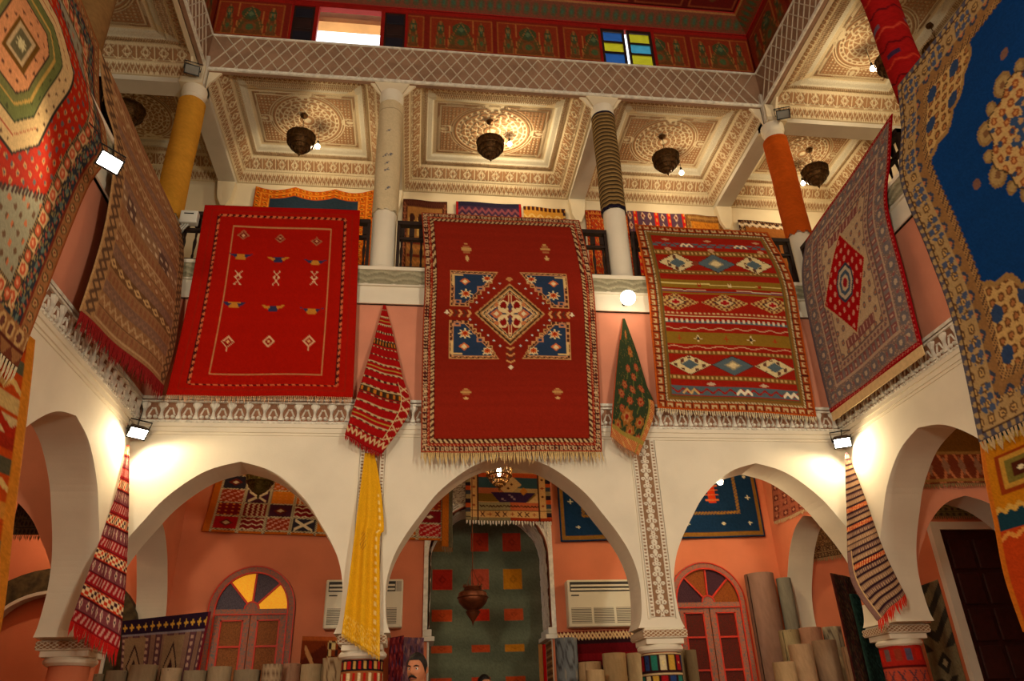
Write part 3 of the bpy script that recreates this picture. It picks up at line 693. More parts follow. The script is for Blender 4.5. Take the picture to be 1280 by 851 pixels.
X, Y = np.meshgrid(np.linspace(.15, L-.15, 300), np.linspace(-.12, -3.9, 150)); o = gridmesh('ceiling_roof', np.stack([X, Y, np.full_like(X, ZR2)], -1)[:, ::-1], cv.a[:, ::-1], M_PAINT, .06, (0, 0, -1), smooth=False); o['kind'] = 'structure'
struct('ceiling_roof_south', MB().box((-.2, YS, ZR2), (L+.2, -3.9, ZR2+.1)).box((-.4, -3.9, ZR2+.07), (L+.4, .4, ZR2+.2)), _M['roof_red'])
cc = Cv(420, 24, (110, 52, 26)); k = cc.x*58 % 1
cc.m((cc.y < .08) | (cc.y > .93), (150, 20, 14)); cc.m((np.hypot((k-.5)*1.1, (cc.y-.55)*1.6) < .42), (78, 66, 34)); cc.m((np.hypot((k-.5)*1.1, (cc.y-.55)*1.6) < .2), (52, 84, 60)); cc.m((np.abs(cc.y-.14) < .04), (156, 104, 52)); cc.noise(.15, 0)
X, V = np.meshgrid(np.linspace(-.16, L+.16, 420), np.linspace(0, 1, 24)); o = gridmesh('trim_cove_north', np.stack([X, -.12+V*(YC+.12), ZR2-V*(ZR2-ZC)], -1), cc.a, M_PAINT, .04, (0, -.6, -.8), smooth=False); o['kind'] = 'structure'
for s, X0, nm in ((1, -.16, 'west'), (-1, L+.16, 'east')):
    Yy, V = np.meshgrid(np.linspace(-6, YC, 420)[::s], np.linspace(0, 1, 24)); o = gridmesh('trim_cove_'+nm, np.stack([X0+s*(.31)*(1-V), Yy, ZR2-V*(ZR2-ZC)], -1), cc.a, M_PAINT, .04, (s*.6, 0, -.8), smooth=False); o['kind'] = 'structure'
# ================================================================ FIXTURES
# ---- upper columns
def upcol(cx, cy, label, zt=ZB, r=.165):
    t = thing('column', label, 'column', (cx, cy, ZS1), 'columns of the upper gallery')
    obj('shaft', MB().lathe([(r, .10), (r*.985, 1.2), (r*.93, zt-ZS1-.10)], (cx, cy, ZS1), 32), M_WHITE, t, 'auto')
    obj('base', MB().lathe([(r+.03, 0), (r+.03, .05), (r+.008, .10)], (cx, cy, ZS1), 32), M_WHITE, t, 'auto')
    obj('capital', MB().lathe([(r*.95, -.16), (r*1.08, -.10), (r*1.08, 0)], (cx, cy, zt), 32), M_WHITE, t, 'auto'); return t
UC = [(-.22, .20, 'upper gallery column under the yellow cloth wrap'), (C1X, .20, 'upper gallery column under cream wrap with blue marks'),
      (C2X, .20, 'upper gallery column under the olive striped wrap'), (L+.22, .20, 'upper gallery column under the plain orange wrap'),
      (L+.30, -SB+.2, 'upper gallery column under the crimson kilim wrap'), (-.30, -SB+.2, 'upper gallery column behind the tan and octagon carpets')]
for x, y, lb in UC: upcol(x, y, lb, 9.85 if x in (C1X, C2X) else ZB-.01)
# ---- dark wooden railings between columns
def railing(p, s0, s1, label, ZR=ZR):
    a = p(s0, 0, ZS1); t = thing('railing', label, 'railing', a, 'dark wooden gallery railings')
    o = -.12
    def rb(nm, x0, x1, z0, z1, th=.03, bev=0):
        mb = MB(); runbox(mb, p, x0, x1, o-th, o+th, z0, z1); return obj(nm, mb, M_WOODD, t)
    rb('top_rail', s0, s1, ZR-.06, ZR, .045); rb('mid_rail', s0, s1, ZR-.30, ZR-.26); rb('bottom_rail', s0, s1, ZS1+.06, ZS1+.12)
    n = max(2, int(round((s1-s0)/.78)))
    for k in range(n+1):
        s = s0+(s1-s0)*k/n; w = .04; rb('post', max(s0, s-w), min(s1, s+w), ZS1, ZR, .038)
    m = int((s1-s0)/.13)
    for k in range(m):
        s = s0+(s1-s0)*(k+.5)/m; q = p(s, o, 0)
        obj('baluster', MB().lathe([(.012, 0), (.018, .05), (.010, .09), (.020, .20), (.024, .26), (.012, .33), (.018, .42), (.012, .44)], (q[0], q[1], ZS1+.12), 8), M_WOODD, t, 'auto')
        mb = MB(); runbox(mb, p, s-.035, s+.035, o-.012, o+.012, ZR-.23, ZR-.10); obj('carved_block', mb, M_WOODD, t)
    return t
pN, pW, pE = (edge_run(s)[0] for s in 'NWE')
railing(pN, .02, C1X-.18, 'dark carved railing behind the plain red kilim'); railing(pN, C1X+.18, C2X-.18, 'dark carved railing behind the red medallion carpet')
railing(pN, C2X+.18, L-.02, 'dark carved railing behind the striped diamond kilim')
railing(pW, -.02, SB-.4, 'dark carved railing behind the tan kilim', 7.26); railing(pE, -.02, SB-.4, 'dark carved railing behind the red-diamond carpet', 7.26)
railing(pE, SB+.0, 2*SB-.4, 'dark carved railing behind the blue medallion carpet', 7.26); railing(pW, SB+.0, 2*SB-.4, 'dark carved railing behind the octagon carpet', 7.26)
# ---- fan windows on the north wall
def fan_window(n, cx, cols, paneC):
    Y = DG; hw = .56; zt = 3.32; zs = zt-hw-.02; z0 = .35
    ring = lambda r: [(cx+r*math.cos(a), zs+r*math.sin(a)) for a in np.linspace(0, PI, 25)]
    fo = ring(hw)+[(cx-hw, z0), (cx-hw+.10, z0)]+ring(hw-.10)[::-1]+[(cx+hw-.10, z0), (cx+hw, z0)]
    fcv = mat('ornate_frame_paint', (176, 92, 64), .6, .0, 46, .1, 90, col2=(84, 100, 98))
    w = struct('window_%d' % n, MB().prism(fo, fnN, Y-.05, Y+.02), fcv)
    for r0, r1 in ((hw-.005, hw-.02), (hw-.085, hw-.105)):
        fo = ring(r0)+[(cx-r0, z0), (cx-r1, z0)]+ring(r1)[::-1]+[(cx+r1, z0), (cx+r0, z0)]
        obj('frame_bead', MB().prism(fo, fnN, Y-.065, Y-.045), mat('vermilion_paint', (206, 48, 22), .5, .1, 20), w)
    M_V = _M['vermilion_paint']; ri = hw-.105
    obj('transom', MB().box((cx-ri, Y-.055, zs-.06), (cx+ri, Y+.0, zs)), fcv, w); obj('transom_bead', MB().box((cx-ri, Y-.06, zs-.075), (cx+ri, Y, zs-.06)), M_V, w)
    angs = [0, 44, 88, 132, 180]; cen = (cx, zs)
    for k in range(4):
        a0, a1 = math.radians(angs[k]), math.radians(angs[k+1])
        pl = [(cx+.06*math.cos(a1), zs+.06*math.sin(a1)), (cx+.06*math.cos(a0), zs+.06*math.sin(a0))]+[(cx+ri*math.cos(a), zs+ri*math.sin(a)) for a in np.linspace(a0, a1, 8)]
        obj('pane', MB().prism(pl, fnN, Y-.02, Y-.005), cols[k], w)
    for a in angs[1:4]:
        a = math.radians(a); d = np.array((math.cos(a), math.sin(a))); nn = np.array((-d[1], d[0]))*.012
        pl = [tuple(np.array(cen)+d*.07+nn), tuple(np.array(cen)+d*.07-nn), tuple(np.array(cen)+d*ri-nn), tuple(np.array(cen)+d*ri+nn)]
        obj('muntin', MB().prism(pl, fnN, Y-.045, Y-.005), M_V, w)
    pl = [(cx+.10*math.cos(a), zs+.10*math.sin(a)) for a in np.linspace(0, PI, 13)]; hb = obj('hub', MB().prism(pl, fnN, Y-.05, Y-.005), fcv, w)
    pl2 = [(cx+.10*math.cos(a), zs+.10*math.sin(a)) for a in np.linspace(0, PI, 13)]+[(cx+.08*math.cos(a), zs+.08*math.sin(a)) for a in np.linspace(PI, 0, 13)]; obj('hub_bead', MB().prism(pl2, fnN, Y-.06, Y-.045), M_V, hb)
    zt2 = zs-.074
    for s in (-1, 1):
        x0, x1 = sorted((cx+s*.01, cx+s*ri)); lf = obj('casement', MB().box((x0, Y-.04, z0), (x0+.075, Y, zt2)).box((x1-.075, Y-.04, z0), (x1, Y, zt2)).box((x0+.075, Y-.037, zt2-.06), (x1-.075, Y, zt2)).box((x0+.075, Y-.037, z0), (x1-.075, Y, z0+.08)), fcv, w)
        mb = MB()
        for xa, xb in ((x0+.075, x0+.095), (x1-.095, x1-.075)): mb.box((xa, Y-.045, z0+.08), (xb, Y, zt2-.06))
        mb.box((x0+.075, Y-.045, zt2-.075), (x1-.075, Y, zt2-.06)); obj('bead', mb, M_V, lf)
        zz = [z0+.08, 1.02, 1.44, 1.86, 2.28, zt2-.06]
        for k in range(5):
            obj('pane', MB().box((x0+.09, Y-.02, zz[k]), (x1-.09, Y-.008, zz[k+1])), paneC, lf)
            if k: obj('glazing_bar', MB().box((x0+.075, Y-.043, zz[k]-.012), (x1-.075, Y, zz[k]+.012)), M_V, lf)
    return w
def gpane(nm, c, c2, em=0.0):
    m = mat(nm, c, .5, .1, 60, .35, 90, spec=.15, col2=c2)
    if em: b = m.node_tree.nodes['Principled BSDF']; b.inputs['Emission Color'].default_value = rgba(c); b.inputs['Emission Strength'].default_value = em
    return m
AMB = gpane('amber_glass_glow', (240, 168, 40), (214, 128, 20), .45); SLT = gpane('slate_glass', (96, 88, 100), (70, 62, 76))  # left window's amber panes glow by emission, no lamp stands behind them
AMD = gpane('amber_glass_dark', (150, 78, 20), (120, 56, 16)); PUR = gpane('purple_glass', (70, 36, 50), (54, 26, 40)); BRW = gpane('brown_glass', (150, 88, 42), (112, 62, 30)); RDB = gpane('redbrown_glass', (100, 24, 14), (64, 32, 20))
WX1 = float(onY(318, 740, DG)[0]); WX2 = float(onY(882, 740, DG)[0])
fan_window(3, WX1, [AMB, SLT, AMB, SLT], BRW); fan_window(4, WX2, [AMD, PUR, AMD, PUR], RDB)
# ---- wall air conditioners
def aircon(x0, z0, label):
    w, h, d = 1.02, .62, .20; Y = DG; t = thing('air_conditioner', label, 'air conditioner', (x0+w/2, Y, z0), 'wall air conditioners')
    Mw = mat('ac_plastic', (214, 206, 182), .45, .03, 5, spec=.4); Md = mat('ac_dark', (52, 48, 44), .6, .1, 20)
    obj('casing', MB().box((x0, Y-d, z0), (x0+w, Y, z0+h)), Mw, t, bevel=.02)
    s = obj('outlet_slot', MB().box((x0+.04, Y-d-.004, z0+h-.16), (x0+w-.10, Y-d+.01, z0+h-.03)), Md, t)
    for k in range(2): obj('vane', MB().box((x0+.05, Y-d-.02, z0+h-.145+k*.05), (x0+w-.11, Y-d-.002, z0+h-.120+k*.05)), Mw, s)
    obj('control_panel', MB().box((x0+w-.09, Y-d-.008, z0+h-.16), (x0+w-.02, Y-d+.01, z0+h-.03)), mat('ac_grey', (170, 162, 146), .5, .05, 9), t)
    obj('maker_plate', MB().box((x0+.05, Y-d-.006, z0+h-.215), (x0+.16, Y-d+.002, z0+h-.20)), Md, t)
    for k in range(3):
        a = x0+.04+k*(w-.08)/3; b = a+(w-.08)/3-.035; g = obj('intake_grille', MB().box((a, Y-d-.003, z0+.05), (b, Y-d+.01, z0+.25)), mat('ac_grille', (120, 112, 98), .6, .05, 9), t)
        mb = MB()
        for j in range(9): mb.box((a, Y-d-.012, z0+.058+j*.022), (b, Y-d-.003, z0+.067+j*.022))
        o = obj('grille_slats', mb, Mw, g); o['kind'] = 'stuff'
    return t
q = onY(403, 786, DG-.2); aircon(float(q[0]), float(q[2]), 'cream wall air conditioner behind the pier with yellow cloth')
q = onY(712, 784, DG-.2); aircon(float(q[0]), float(q[2]), 'cream wall air conditioner between niche and carved pier')
# ---- heavy panelled door in the north east room
def wood_door():
    a = onY(1172, 663, DG-.02); x0 = float(a[0]); z1 = float(a[2]); w = .95
    t = struct('door_1', MB().box((x0-.16, DG-.10, 0), (x0-.02, DG, z1+.12)).box((x0+w+.02, DG-.10, 0), (x0+w+.10, DG, z1+.12)).box((x0-.02, DG-.098, z1), (x0+w+.02, DG, z1+.118)), M_GREYW)
    Mo = mat('oxblood_wood', (52, 20, 18), .5, .2, 12, .15, 40); lf = obj('leaf', MB().box((x0-.02, DG-.05, .02), (x0+w+.02, DG-.005, z1)), Mo, t)
    nz = 7
    for c in range(2):
        for r in range(nz):
            xa = x0+.07+c*.42; za = .12+r*(z1-.2)/nz; hh = (z1-.2)/nz-.06
            pn = obj('door_panel', MB().box((xa, DG-.085, za), (xa+.36, DG-.05, za+hh)), Mo, lf, bevel=.02); obj('panel_boss', MB().box((xa+.07, DG-.10, za+.06), (xa+.29, DG-.08, za+hh-.06)), Mo, pn, bevel=.01) if False else None
    return t
wood_door()
hs = lambda r, rz: [(-1.35-r*math.cos(a), 2.45+rz*math.sin(a)) for a in np.linspace(0, PI, 21)]
struct('trim_north_west_arch', MB().prism([(-2.40, 0)]+hs(1.05, .82)+[(-.30, 0), (-.62, 0)]+hs(.73, .52)[::-1]+[(-2.08, 0)], fnN, DG-.16, DG), mat('dark_olive_tapestry', (84, 70, 44), .9, .3, 12, col2=(44, 38, 28)))  # arch ring in dark olive carpet lining
struct('trim_north_west_inner', MB().prism([(-2.10, 0)]+hs(.75, .54)+[(-.60, 0), (-.64, 0)]+hs(.71, .50)[::-1]+[(-2.06, 0)], fnN, DG-.18, DG-.02), M_GREYW)
# ---- white meter box with cables beside the yellow wrapped column
bx = onY(235, 270, -.04); x, z = float(bx[0]), float(bx[2]); t = thing('meter_box', 'small white electrical box with cables beside yellow wrapped column', 'electrical box', (x, .0, z-.1))
Mw = mat('white_plastic', (214, 214, 206), .45, .04, 6)
obj('box', MB().box((x-.10, -.05, z-.10), (x+.12, .055, z+.09)), Mw, t, bevel=.015); obj('vent_slot', MB().box((x-.05, -.056, z+.03), (x+.07, -.045, z+.045)), M_BLACK, t)
for k in range(3):
    obj('cable', MB().tube([(x-.06+.035*k, .0, z-.10), (x-.09+.03*k, -.02, z-.2), (x-.16+.04*k, -.02, z-.38), (x-.15+.04*k, .0, z-.62), (x-.17+.04*k, .02, ZS1)], .012, 6), Mw, t, True)
# ================================================================ CARPETS ON THE BALCONIES
def LY(*q): return [onY(a, b, c) for a, b, c in q]
def LX(*q): return [onX(a, b, c) for a, b, c in q]
def ripple(a=.012, nu=3.0, nv=1.0, ph=0.0): return lambda U, V: a*(np.sin(U*nu*2*PI+ph+1.3*np.sin(V*2.1))*(.35+.65*V)+.4*np.sin(V*nv*2*PI+U*2+ph))
CREAM, NAVY, DKR, OCH = (222, 200, 160), (38, 48, 74), (120, 22, 18), (196, 128, 44)
# ---- plain red kilim
def red_kilim():
    cv = Cv(150, 190, (166, 19, 6), asp=.80)
    cv.m((cv.y < .02), (170, 14, 8))
    def rect_line(d, w, col, dash=None):
        k = cv.k; x0, x1, y0, y1 = d, 1-d*.9, d*k*.62, 1-d*k*.62
        e = (np.abs(cv.x-x0) < w) | (np.abs(cv.x-x1) < w); e &= (cv.y > y0) & (cv.y < y1)
        f = (np.abs(cv.y-y0) < w*k) | (np.abs(cv.y-y1) < w*k); f &= (cv.x > x0) & (cv.x < x1); mk = e | f
        if dash: mk &= (((cv.x+cv.y/k)*dash) % 1) < .55
        cv.m(mk, col)
    rect_line(.055, .003, (150, 30, 16)); rect_line(.105, .009, (70, 22, 20)); rect_line(.105, .006, (214, 110, 70), 26); rect_line(.205, .004, (196, 130, 84))
    for yy, kind in ((.155, 'd'), (.285, 'b'), (.40, 'x'), (.555, 'b'), (.74, 'D')):
        for i, x in enumerate((.27, .50, .73)):
            y = yy+.012*(i-1)*(1 if kind in 'db' else -.3)
            if kind == 'd': cv.dia(x, y, .036, .026, (170, 100, 70)); cv.dia(x, y, .024, .016, (120, 16, 10)); cv.dia(x, y, .010, .008, (210, 160, 120))
            if kind == 'D': cv.dia(x, y, .040, .032, (220, 170, 130)); cv.dia(x, y, .029, .023, (150, 16, 10)); cv.dia(x, y, .010, .010, (230, 180, 120)); cv.line([(x, y+.03), (x, y+.045)], .006, (220, 170, 130))
            if kind == 'x':
                cv.dia(x, y, .022, .020, (222, 178, 140)); cv.dia(x, y, .012, .011, (150, 16, 10)); cv.line([(x-.018, y-.038), (x, y-.018), (x+.018, y-.038)], .007, (222, 178, 140)); cv.line([(x-.018, y+.038), (x, y+.018), (x+.018, y+.038)], .007, (222, 178, 140))
            if kind == 'b':
                a, b = ((OCH, (50, 50, 84)) if i != 1 else ((50, 50, 84), OCH)); cv.poly([(x-.035, y-.010), (x+.035, y-.010), (x+.026, y+.022), (x-.026, y+.022)], a)
                cv.poly([(x-.075, y-.014), (x-.018, y-.006), (x-.030, y+.012)], b); cv.poly([(x+.075, y-.014), (x+.018, y-.006), (x+.030, y+.012)], b)
    return cv.warp([0,.215,.337,.444,.59,.753,1],[0,.155,.285,.40,.555,.74,1]).noise(.08, .03)
cv = red_kilim()
sheet('rug', cv, LY((256, 256, .06), (243, 335, -.16), (230, 400, -.17), (208, 494, -.17)), LY((450, 263, .06), (447, 340, -.16), (445, 400, -.17), (441, 496, -.17)),
      'plain bright red kilim with rows of tiny diamonds over balcony rail', bulge=ripple(.014, 1.6), fr=(.09, 90, (214, 168, 130), .4))
# ---- red medallion carpet in the middle
def medallion():
    cv = Cv(200, 300, (132, 33, 19), asp=.655); k = cv.k; X, Y = cv.x, cv.y
    cv.a *= (1+.10*np.sin(cv.y*9)[..., None])
    cv.frame(0, .008, (150, 60, 36)); cv.band(.008, .034, lambda t, q: [(t == t, (64, 34, 30)), ((np.abs(((t*1.0) % 1)-.5) < .30) & (np.abs(q-.5) < .36), (186, 154, 116)), ((np.abs(((t) % 1)-.5) < .16) & (np.abs(q-.4) < .2), (110, 24, 20)), (((t % 1) < .12) & (q > .3), (206, 176, 136))])
    cv.frame(.034, .050, (132, 26, 18)); cv.band(.037, .047, lambda t, q: [(((t*.5) % 1) < .5, (160, 62, 40)), (((t*.5+q*.5) % 1) < .22, (196, 140, 96))])
    cv.band(.050, .072, lambda t, q: [(t == t, (74, 38, 28)), (((t*.8+q*.6) % 1) < .5, (196, 166, 120))]); cv.frame(.072, .076, (96, 20, 14))
    # corner trees
    for x, y in ((.255, .145), (.735, .140), (.245, .80), (.755, .80)):
        for j, w in enumerate((.008, .018, .030, .018)): cv.rect(x-w, y-.016+j*.007, x+w, y-.010+j*.007, (196, 150, 88) if j % 2 == 0 else (170, 106, 64))
        cv.dia(x, y+.022, .014, .007, (206, 170, 110))
    cx, cy, rx, ry = .495, .418, .202, .160
    # four stepped blue quarters
    for sx in (-1, 1):
        for sy in (-1, 1):
            xo, yo = cx+sx*.345, cy+sy*.225; xi, yi = cx+sx*.065, cy+sy*.034
            pts = [(xo, yo), (xo, yi), (cx+sx*.235, yi)]; n = 7
            for j in range(n):
                a = (cx+sx*(.235-(.235-.075)*j/n), yi+sy*(.145)*j/n); b = (a[0], yi+sy*.145*(j+1)/n); pts += [a, b]
            pts += [(cx+sx*.065, yo)]
            def ero(m_, n):
                for _ in range(n): m_ = m_ & np.roll(m_, 1, 0) & np.roll(m_, -1, 0) & np.roll(m_, 1, 1) & np.roll(m_, -1, 1)
                return m_
            m0 = cv.poly(pts, (206, 156, 100)); m1 = ero(m0, 1); cv.m(m1, (74, 40, 34)); cv.m(m1 & (((X*90).astype(int)+(Y*120).astype(int)) % 3 == 0), (196, 140, 92)); m2 = ero(m1, 3); cv.m(m2, (206, 150, 100)); cv.m(ero(m2, 1), (40, 58, 86))
            for (ox, oy, r) in ((.255, .10, .042), (.13, .185, .036)): 
                cv.star(cx+sx*ox, cy+sy*oy, r, (224, 206, 160)); cv.star(cx+sx*ox, cy+sy*oy, r*.66, (196, 86, 30)); cv.dia(cx+sx*ox, cy+sy*oy, r*.25, r*.2, (150, 30, 20))
            for (ox, oy) in ((.30, .055), (.17, .13)): cv.rect(cx+sx*ox-.018, cy+sy*oy-.012, cx+sx*ox+.018, cy+sy*oy+.012, (186, 128, 96)); cv.rect(cx+sx*ox-.008, cy+sy*oy-.005, cx+sx*ox+.008, cy+sy*oy+.005, (38, 56, 86))
            cv.rect(min(cx+sx*.32, cx+sx*.335), min(cy+sy*.14, cy+sy*.205), max(cx+sx*.32, cx+sx*.335), max(cy+sy*.14, cy+sy*.205), (214, 180, 120)); cv.rect(min(cx+sx*.27, cx+sx*.335), min(cy+sy*.195, cy+sy*.206), max(cx+sx*.27, cx+sx*.335), max(cy+sy*.195, cy+sy*.206), (214, 180, 120))
            cv.dia(cx+sx*.26, cy+sy*.165, .03, .02, (206, 110, 60)); cv.dia(cx+sx*.26, cy+sy*.165, .016, .011, (226, 206, 160))
            for j in range(6): cv.dia(cx+sx*(.228-.034*j), cy+sy*(.030+.026*j), .007, .005, (196, 206, 200))
    for f, c in ((1, (190, 140, 88)), (.94, (58, 44, 32)), (.87, (168, 116, 66)), (.82, (206, 176, 124)), (.77, (44, 40, 44)), (.73, (206, 166, 112)), (.70, (132, 33, 19))): cv.dia(cx, cy, rx*f, ry*f, c)
    class Sc:
        k = .78
        def dia(s, x, y, a, b, c): cv.dia(cx+(x-cx)*s.k, cy+(y-cy)*.90, a*s.k, b*.9, c)
        def ell(s, x, y, a, b, c): cv.ell(cx+(x-cx)*s.k, cy+(y-cy)*.90, a*s.k, b*.9, c)
        def rect(s, x0, y0, x1, y1, c): cv.rect(cx+(x0-cx)*s.k, cy+(y0-cy)*.9, cx+(x1-cx)*s.k, cy+(y1-cy)*.9, c)
        def line(s, pts, w, c): cv.line([(cx+(x-cx)*s.k, cy+(y-cy)*.9) for x, y in pts], w*s.k, c)
    cq = Sc()
    for sx in (-1, 1):
        cq.dia(cx+sx*.095, cy, .085, .052, (220, 190, 140)); cq.dia(cx+sx*.095, cy, .07, .042, (54, 56, 86)); cq.dia(cx+sx*.10, cy, .045, .028, (196, 110, 70)); cq.dia(cx+sx*.10, cy, .02, .013, (228, 208, 168))
        for sy in (-1, 1):
            cq.ell(cx+sx*.05, cy+sy*.042, .042, .036, (226, 200, 150)); cq.ell(cx+sx*.05, cy+sy*.046, .024, .022, (130, 22, 18)); cq.line([(cx, cy), (cx+sx*.06, cy+sy*.03)], .014, (226, 200, 150))
            cq.dia(cx+sx*.10, cy+sy*.052, .022, .015, (196, 120, 74))
    for sy in (-1, 1):
        cq.rect(cx-.014, cy+sy*.085-.028, cx+.014, cy+sy*.085+.028, (226, 190, 140)); cq.rect(cx-.008, cy+sy*.085-.022, cx+.008, cy+sy*.085+.022, (146, 24, 18)); cq.dia(cx, cy+sy*.04, .02, .03, (72, 60, 84))
    for sx in (-1, 1):
        for j in range(5): x = cx+sx*(.225+.026*j); cv.line([(x+sx*.014, cy-.014), (x, cy), (x+sx*.014, cy+.014)], .012, [(206, 150, 90), (90, 50, 36)][j % 2])
        cv.dia(cx+sx*.36, cy, .014, .012, (230, 214, 180))
    for j in range(5): y = cy+.178+.016*j; cv.line([(cx-.02, y-.01), (cx, y), (cx+.02, y-.01)], .012, [(206, 150, 90), (90, 50, 36)][j % 2])
    cv.dia(cx, cy-.185, .022, .016, (196, 140, 84)); cv.dia(cx, cy+.265, .016, .012, (230, 214, 180))
    return cv.warp([0,.085,.19,.304,.484,.664,.785,.92,1],[0,.085,.145,.193,.418,.643,.80,.92,1]).noise(.09, .05)
cv = medallion()
sheet('rug', cv, LY((527, 266, .06), (531, 340, -.16), (528, 420, -.18), (526, 566, -.18)), LY((724, 275, .06), (741, 347, -.16), (748, 450, -.18), (753, 564, -.18)),
      'deep red carpet with central diamond and four blue quarters', bulge=ripple(.016, 1.4, 1, 1.0), fr=(.14, 90, (206, 176, 120), .6))
# ---- striped kilim with diamonds
def striped():
    cv = Cv(180, 240, (150, 32, 19), asp=.70)
    X, Y = cv.x, cv.y; olive, slate, cr = (138, 104, 34), (84, 100, 108), (216, 196, 146)
    def dbl(y, c1=(122, 84, 36), c2=(196, 160, 98)): cv.rect(0, y-.010, 1, y+.010, c1); cv.m((np.abs(Y-y) < .006) & ((X*34 % 1) < .5), c2)
    def diarow(y, hh, cols, xs, rx, dotted):
        for x, c in zip(xs, cols):
            cv.dia(x, y, rx, hh, (70, 40, 30)); cv.dia(x, y, rx*.95, hh*.94, c)
            if dotted and c == cr: cv.m((np.abs(X-x)/rx+np.abs(Y-y)/hh < .88) & (np.abs(X-x)/rx+np.abs(Y-y)/hh > .5) & (((X*46).astype(int)+(Y*40).astype(int)*2) % 4 == 0), (96, 60, 46))
            cv.dia(x, y, rx*.42, hh*.5, slate if c == cr else (150, 140, 110)); cv.dia(x, y, rx*.28, hh*.34, slate if c == cr else cr)
    dbl(.165); dbl(.25); diarow(.208, .042, [cr, slate, cr], (.24, .5, .76), .135, True); cv.dia(.36, .208, .03, .012, (130, 60, 40))
    cv.rect(0, .115, 1, .138, slate); cv.zig(.05, .95, .127, .008, 14, .009, (150, 30, 24)); [cv.line([(x-.04, .133), (x-.02, .12), (x, .133), (x+.02, .12), (x+.04, .133)], .012, (230, 214, 180)) for x in (.34, .72)]
    for x in (.2, .5, .85): cv.dia(x, .095, .03, .009, (196, 150, 110)); cv.dia(x, .15, .03, .009, (196, 150, 110))
    cv.rect(0, .285, 1, .325, olive); cv.line([(0, .30), (.3, .296), (.6, .306), (1, .30)], .006, (216, 196, 120)); [cv.star(x, .305, .016, c) for x, c in ((.35, (160, 40, 24)), (.55, cr), (.75, (160, 40, 24)))]
    cv.rect(0, .345, 1, .353, slate); cv.line([(0, .335), (.25, .342), (.5, .334), (.75, .344), (1, .336)], .006, (206, 190, 160)); cv.rect(0, .36, 1, .365, olive)
    for x in (.18, .5, .82, -.0, 1.0):      # hexagon lattice row
        d = np.abs(X-x)/.155+np.abs(Y-.425)/.058; cv.m(d < 1, (196, 160, 96)); cv.m((d < .96) & (((X*60).astype(int)+(Y*56).astype(int)) % 2 == 0), (120, 60, 40))
        cv.dia(x, .425, .075, .034, (70, 50, 46)); cv.dia(x, .425, .060, .028, (206, 176, 126)); cv.rect(x-.026, .417, x+.026, .433, (160, 26, 30)); cv.rect(x-.010, .407, x+.010, .443, (160, 26, 30))
    dbl(.50, (150, 60, 36), (206, 170, 120)); cv.rect(0, .515, 1, .521, cr); cv.rect(0, .545, 1, .562, slate); cv.m((np.abs(Y-.548) < .012) & ((X*30 % 1) < .55), (216, 200, 170)); cv.rect(0, .565, 1, .571, (150, 26, 20))
    cv.rect(0, .61, 1, .665, olive); [cv.star(x, .637, r, c, 4, .35) for x, r, c in ((.3, .034, cr), (.64, .034, cr), (.48, .024, (170, 60, 30)), (.80, .024, (170, 60, 30)), (.18, .022, (170, 60, 30)))]
    [cv.dia(x, .637, .014, .010, (50, 34, 34)) for x in (.3, .64)]
    cv.zig(0, 1, .59, .006, 9, .006, (206, 170, 130)); cv.zig(0, 1, .685, .006, 7, .006, (206, 160, 120))
    dbl(.715); dbl(.845); diarow(.78, .052, [cr, slate, cr], (.23, .5, .77), .140, True)
    cv.rect(0, .885, 1, .925, slate); cv.zig(.03, .97, .905, .010, 13, .010, (150, 30, 24)); [cv.line([(x-.045, .915), (x-.022, .898), (x, .915), (x+.022, .898), (x+.045, .915)], .015, (236, 224, 196) if i != 0 else (206, 170, 110)) for i, x in enumerate((.22, .55, .85))]
    for x in (.35, .68): cv.dia(x, .872, .032, .009, (200, 170, 140)); cv.dia(x, .938, .032, .009, (200, 170, 140))
    cv.frame(0, .102, (110, 40, 22)); cv.frame(0, .010, (186, 84, 28)); cv.band(.010, .054, lambda t, q: [(t == t, (150, 60, 24)), ((np.abs(((t*.8) % 1)-.5) < .30) & (np.abs(q-.5) < .28) & ~((np.abs(((t*.8) % 1)-.5) < .14) & (q < .5)), (196, 170, 122)), (np.abs(((t*.8) % 1)-.5) > .44, (70, 30, 24))])
    cv.frame(.054, .060, (60, 30, 26)); cv.band(.060, .074, lambda t, q: [(t == t, (196, 178, 138)), (((t*.7+q*.6) % 1) < .4, (120, 96, 60))]); cv.frame(.074, .090, (132, 92, 40)); cv.frame(.090, .102, (104, 84, 44))
    return cv.warp([0,.07,.127,.25,.385,.476,.575,.66,.786,.91,1],[0,.07,.127,.208,.305,.425,.553,.637,.78,.905,1]).noise(.10, .04)
cv = striped()
sheet('rug', cv, LY((793, 281, .06), (808, 350, -.16), (815, 420, -.17), (822, 510, -.17)), LY((960, 290, .06), (990, 345, -.16), (1004, 420, -.17), (1022, 520, -.17)),
      'red and olive banded kilim with rows of cream diamonds', bulge=ripple(.02, 1.2, 1, 2.0), fr=(.08, 70, (214, 196, 160), .5))
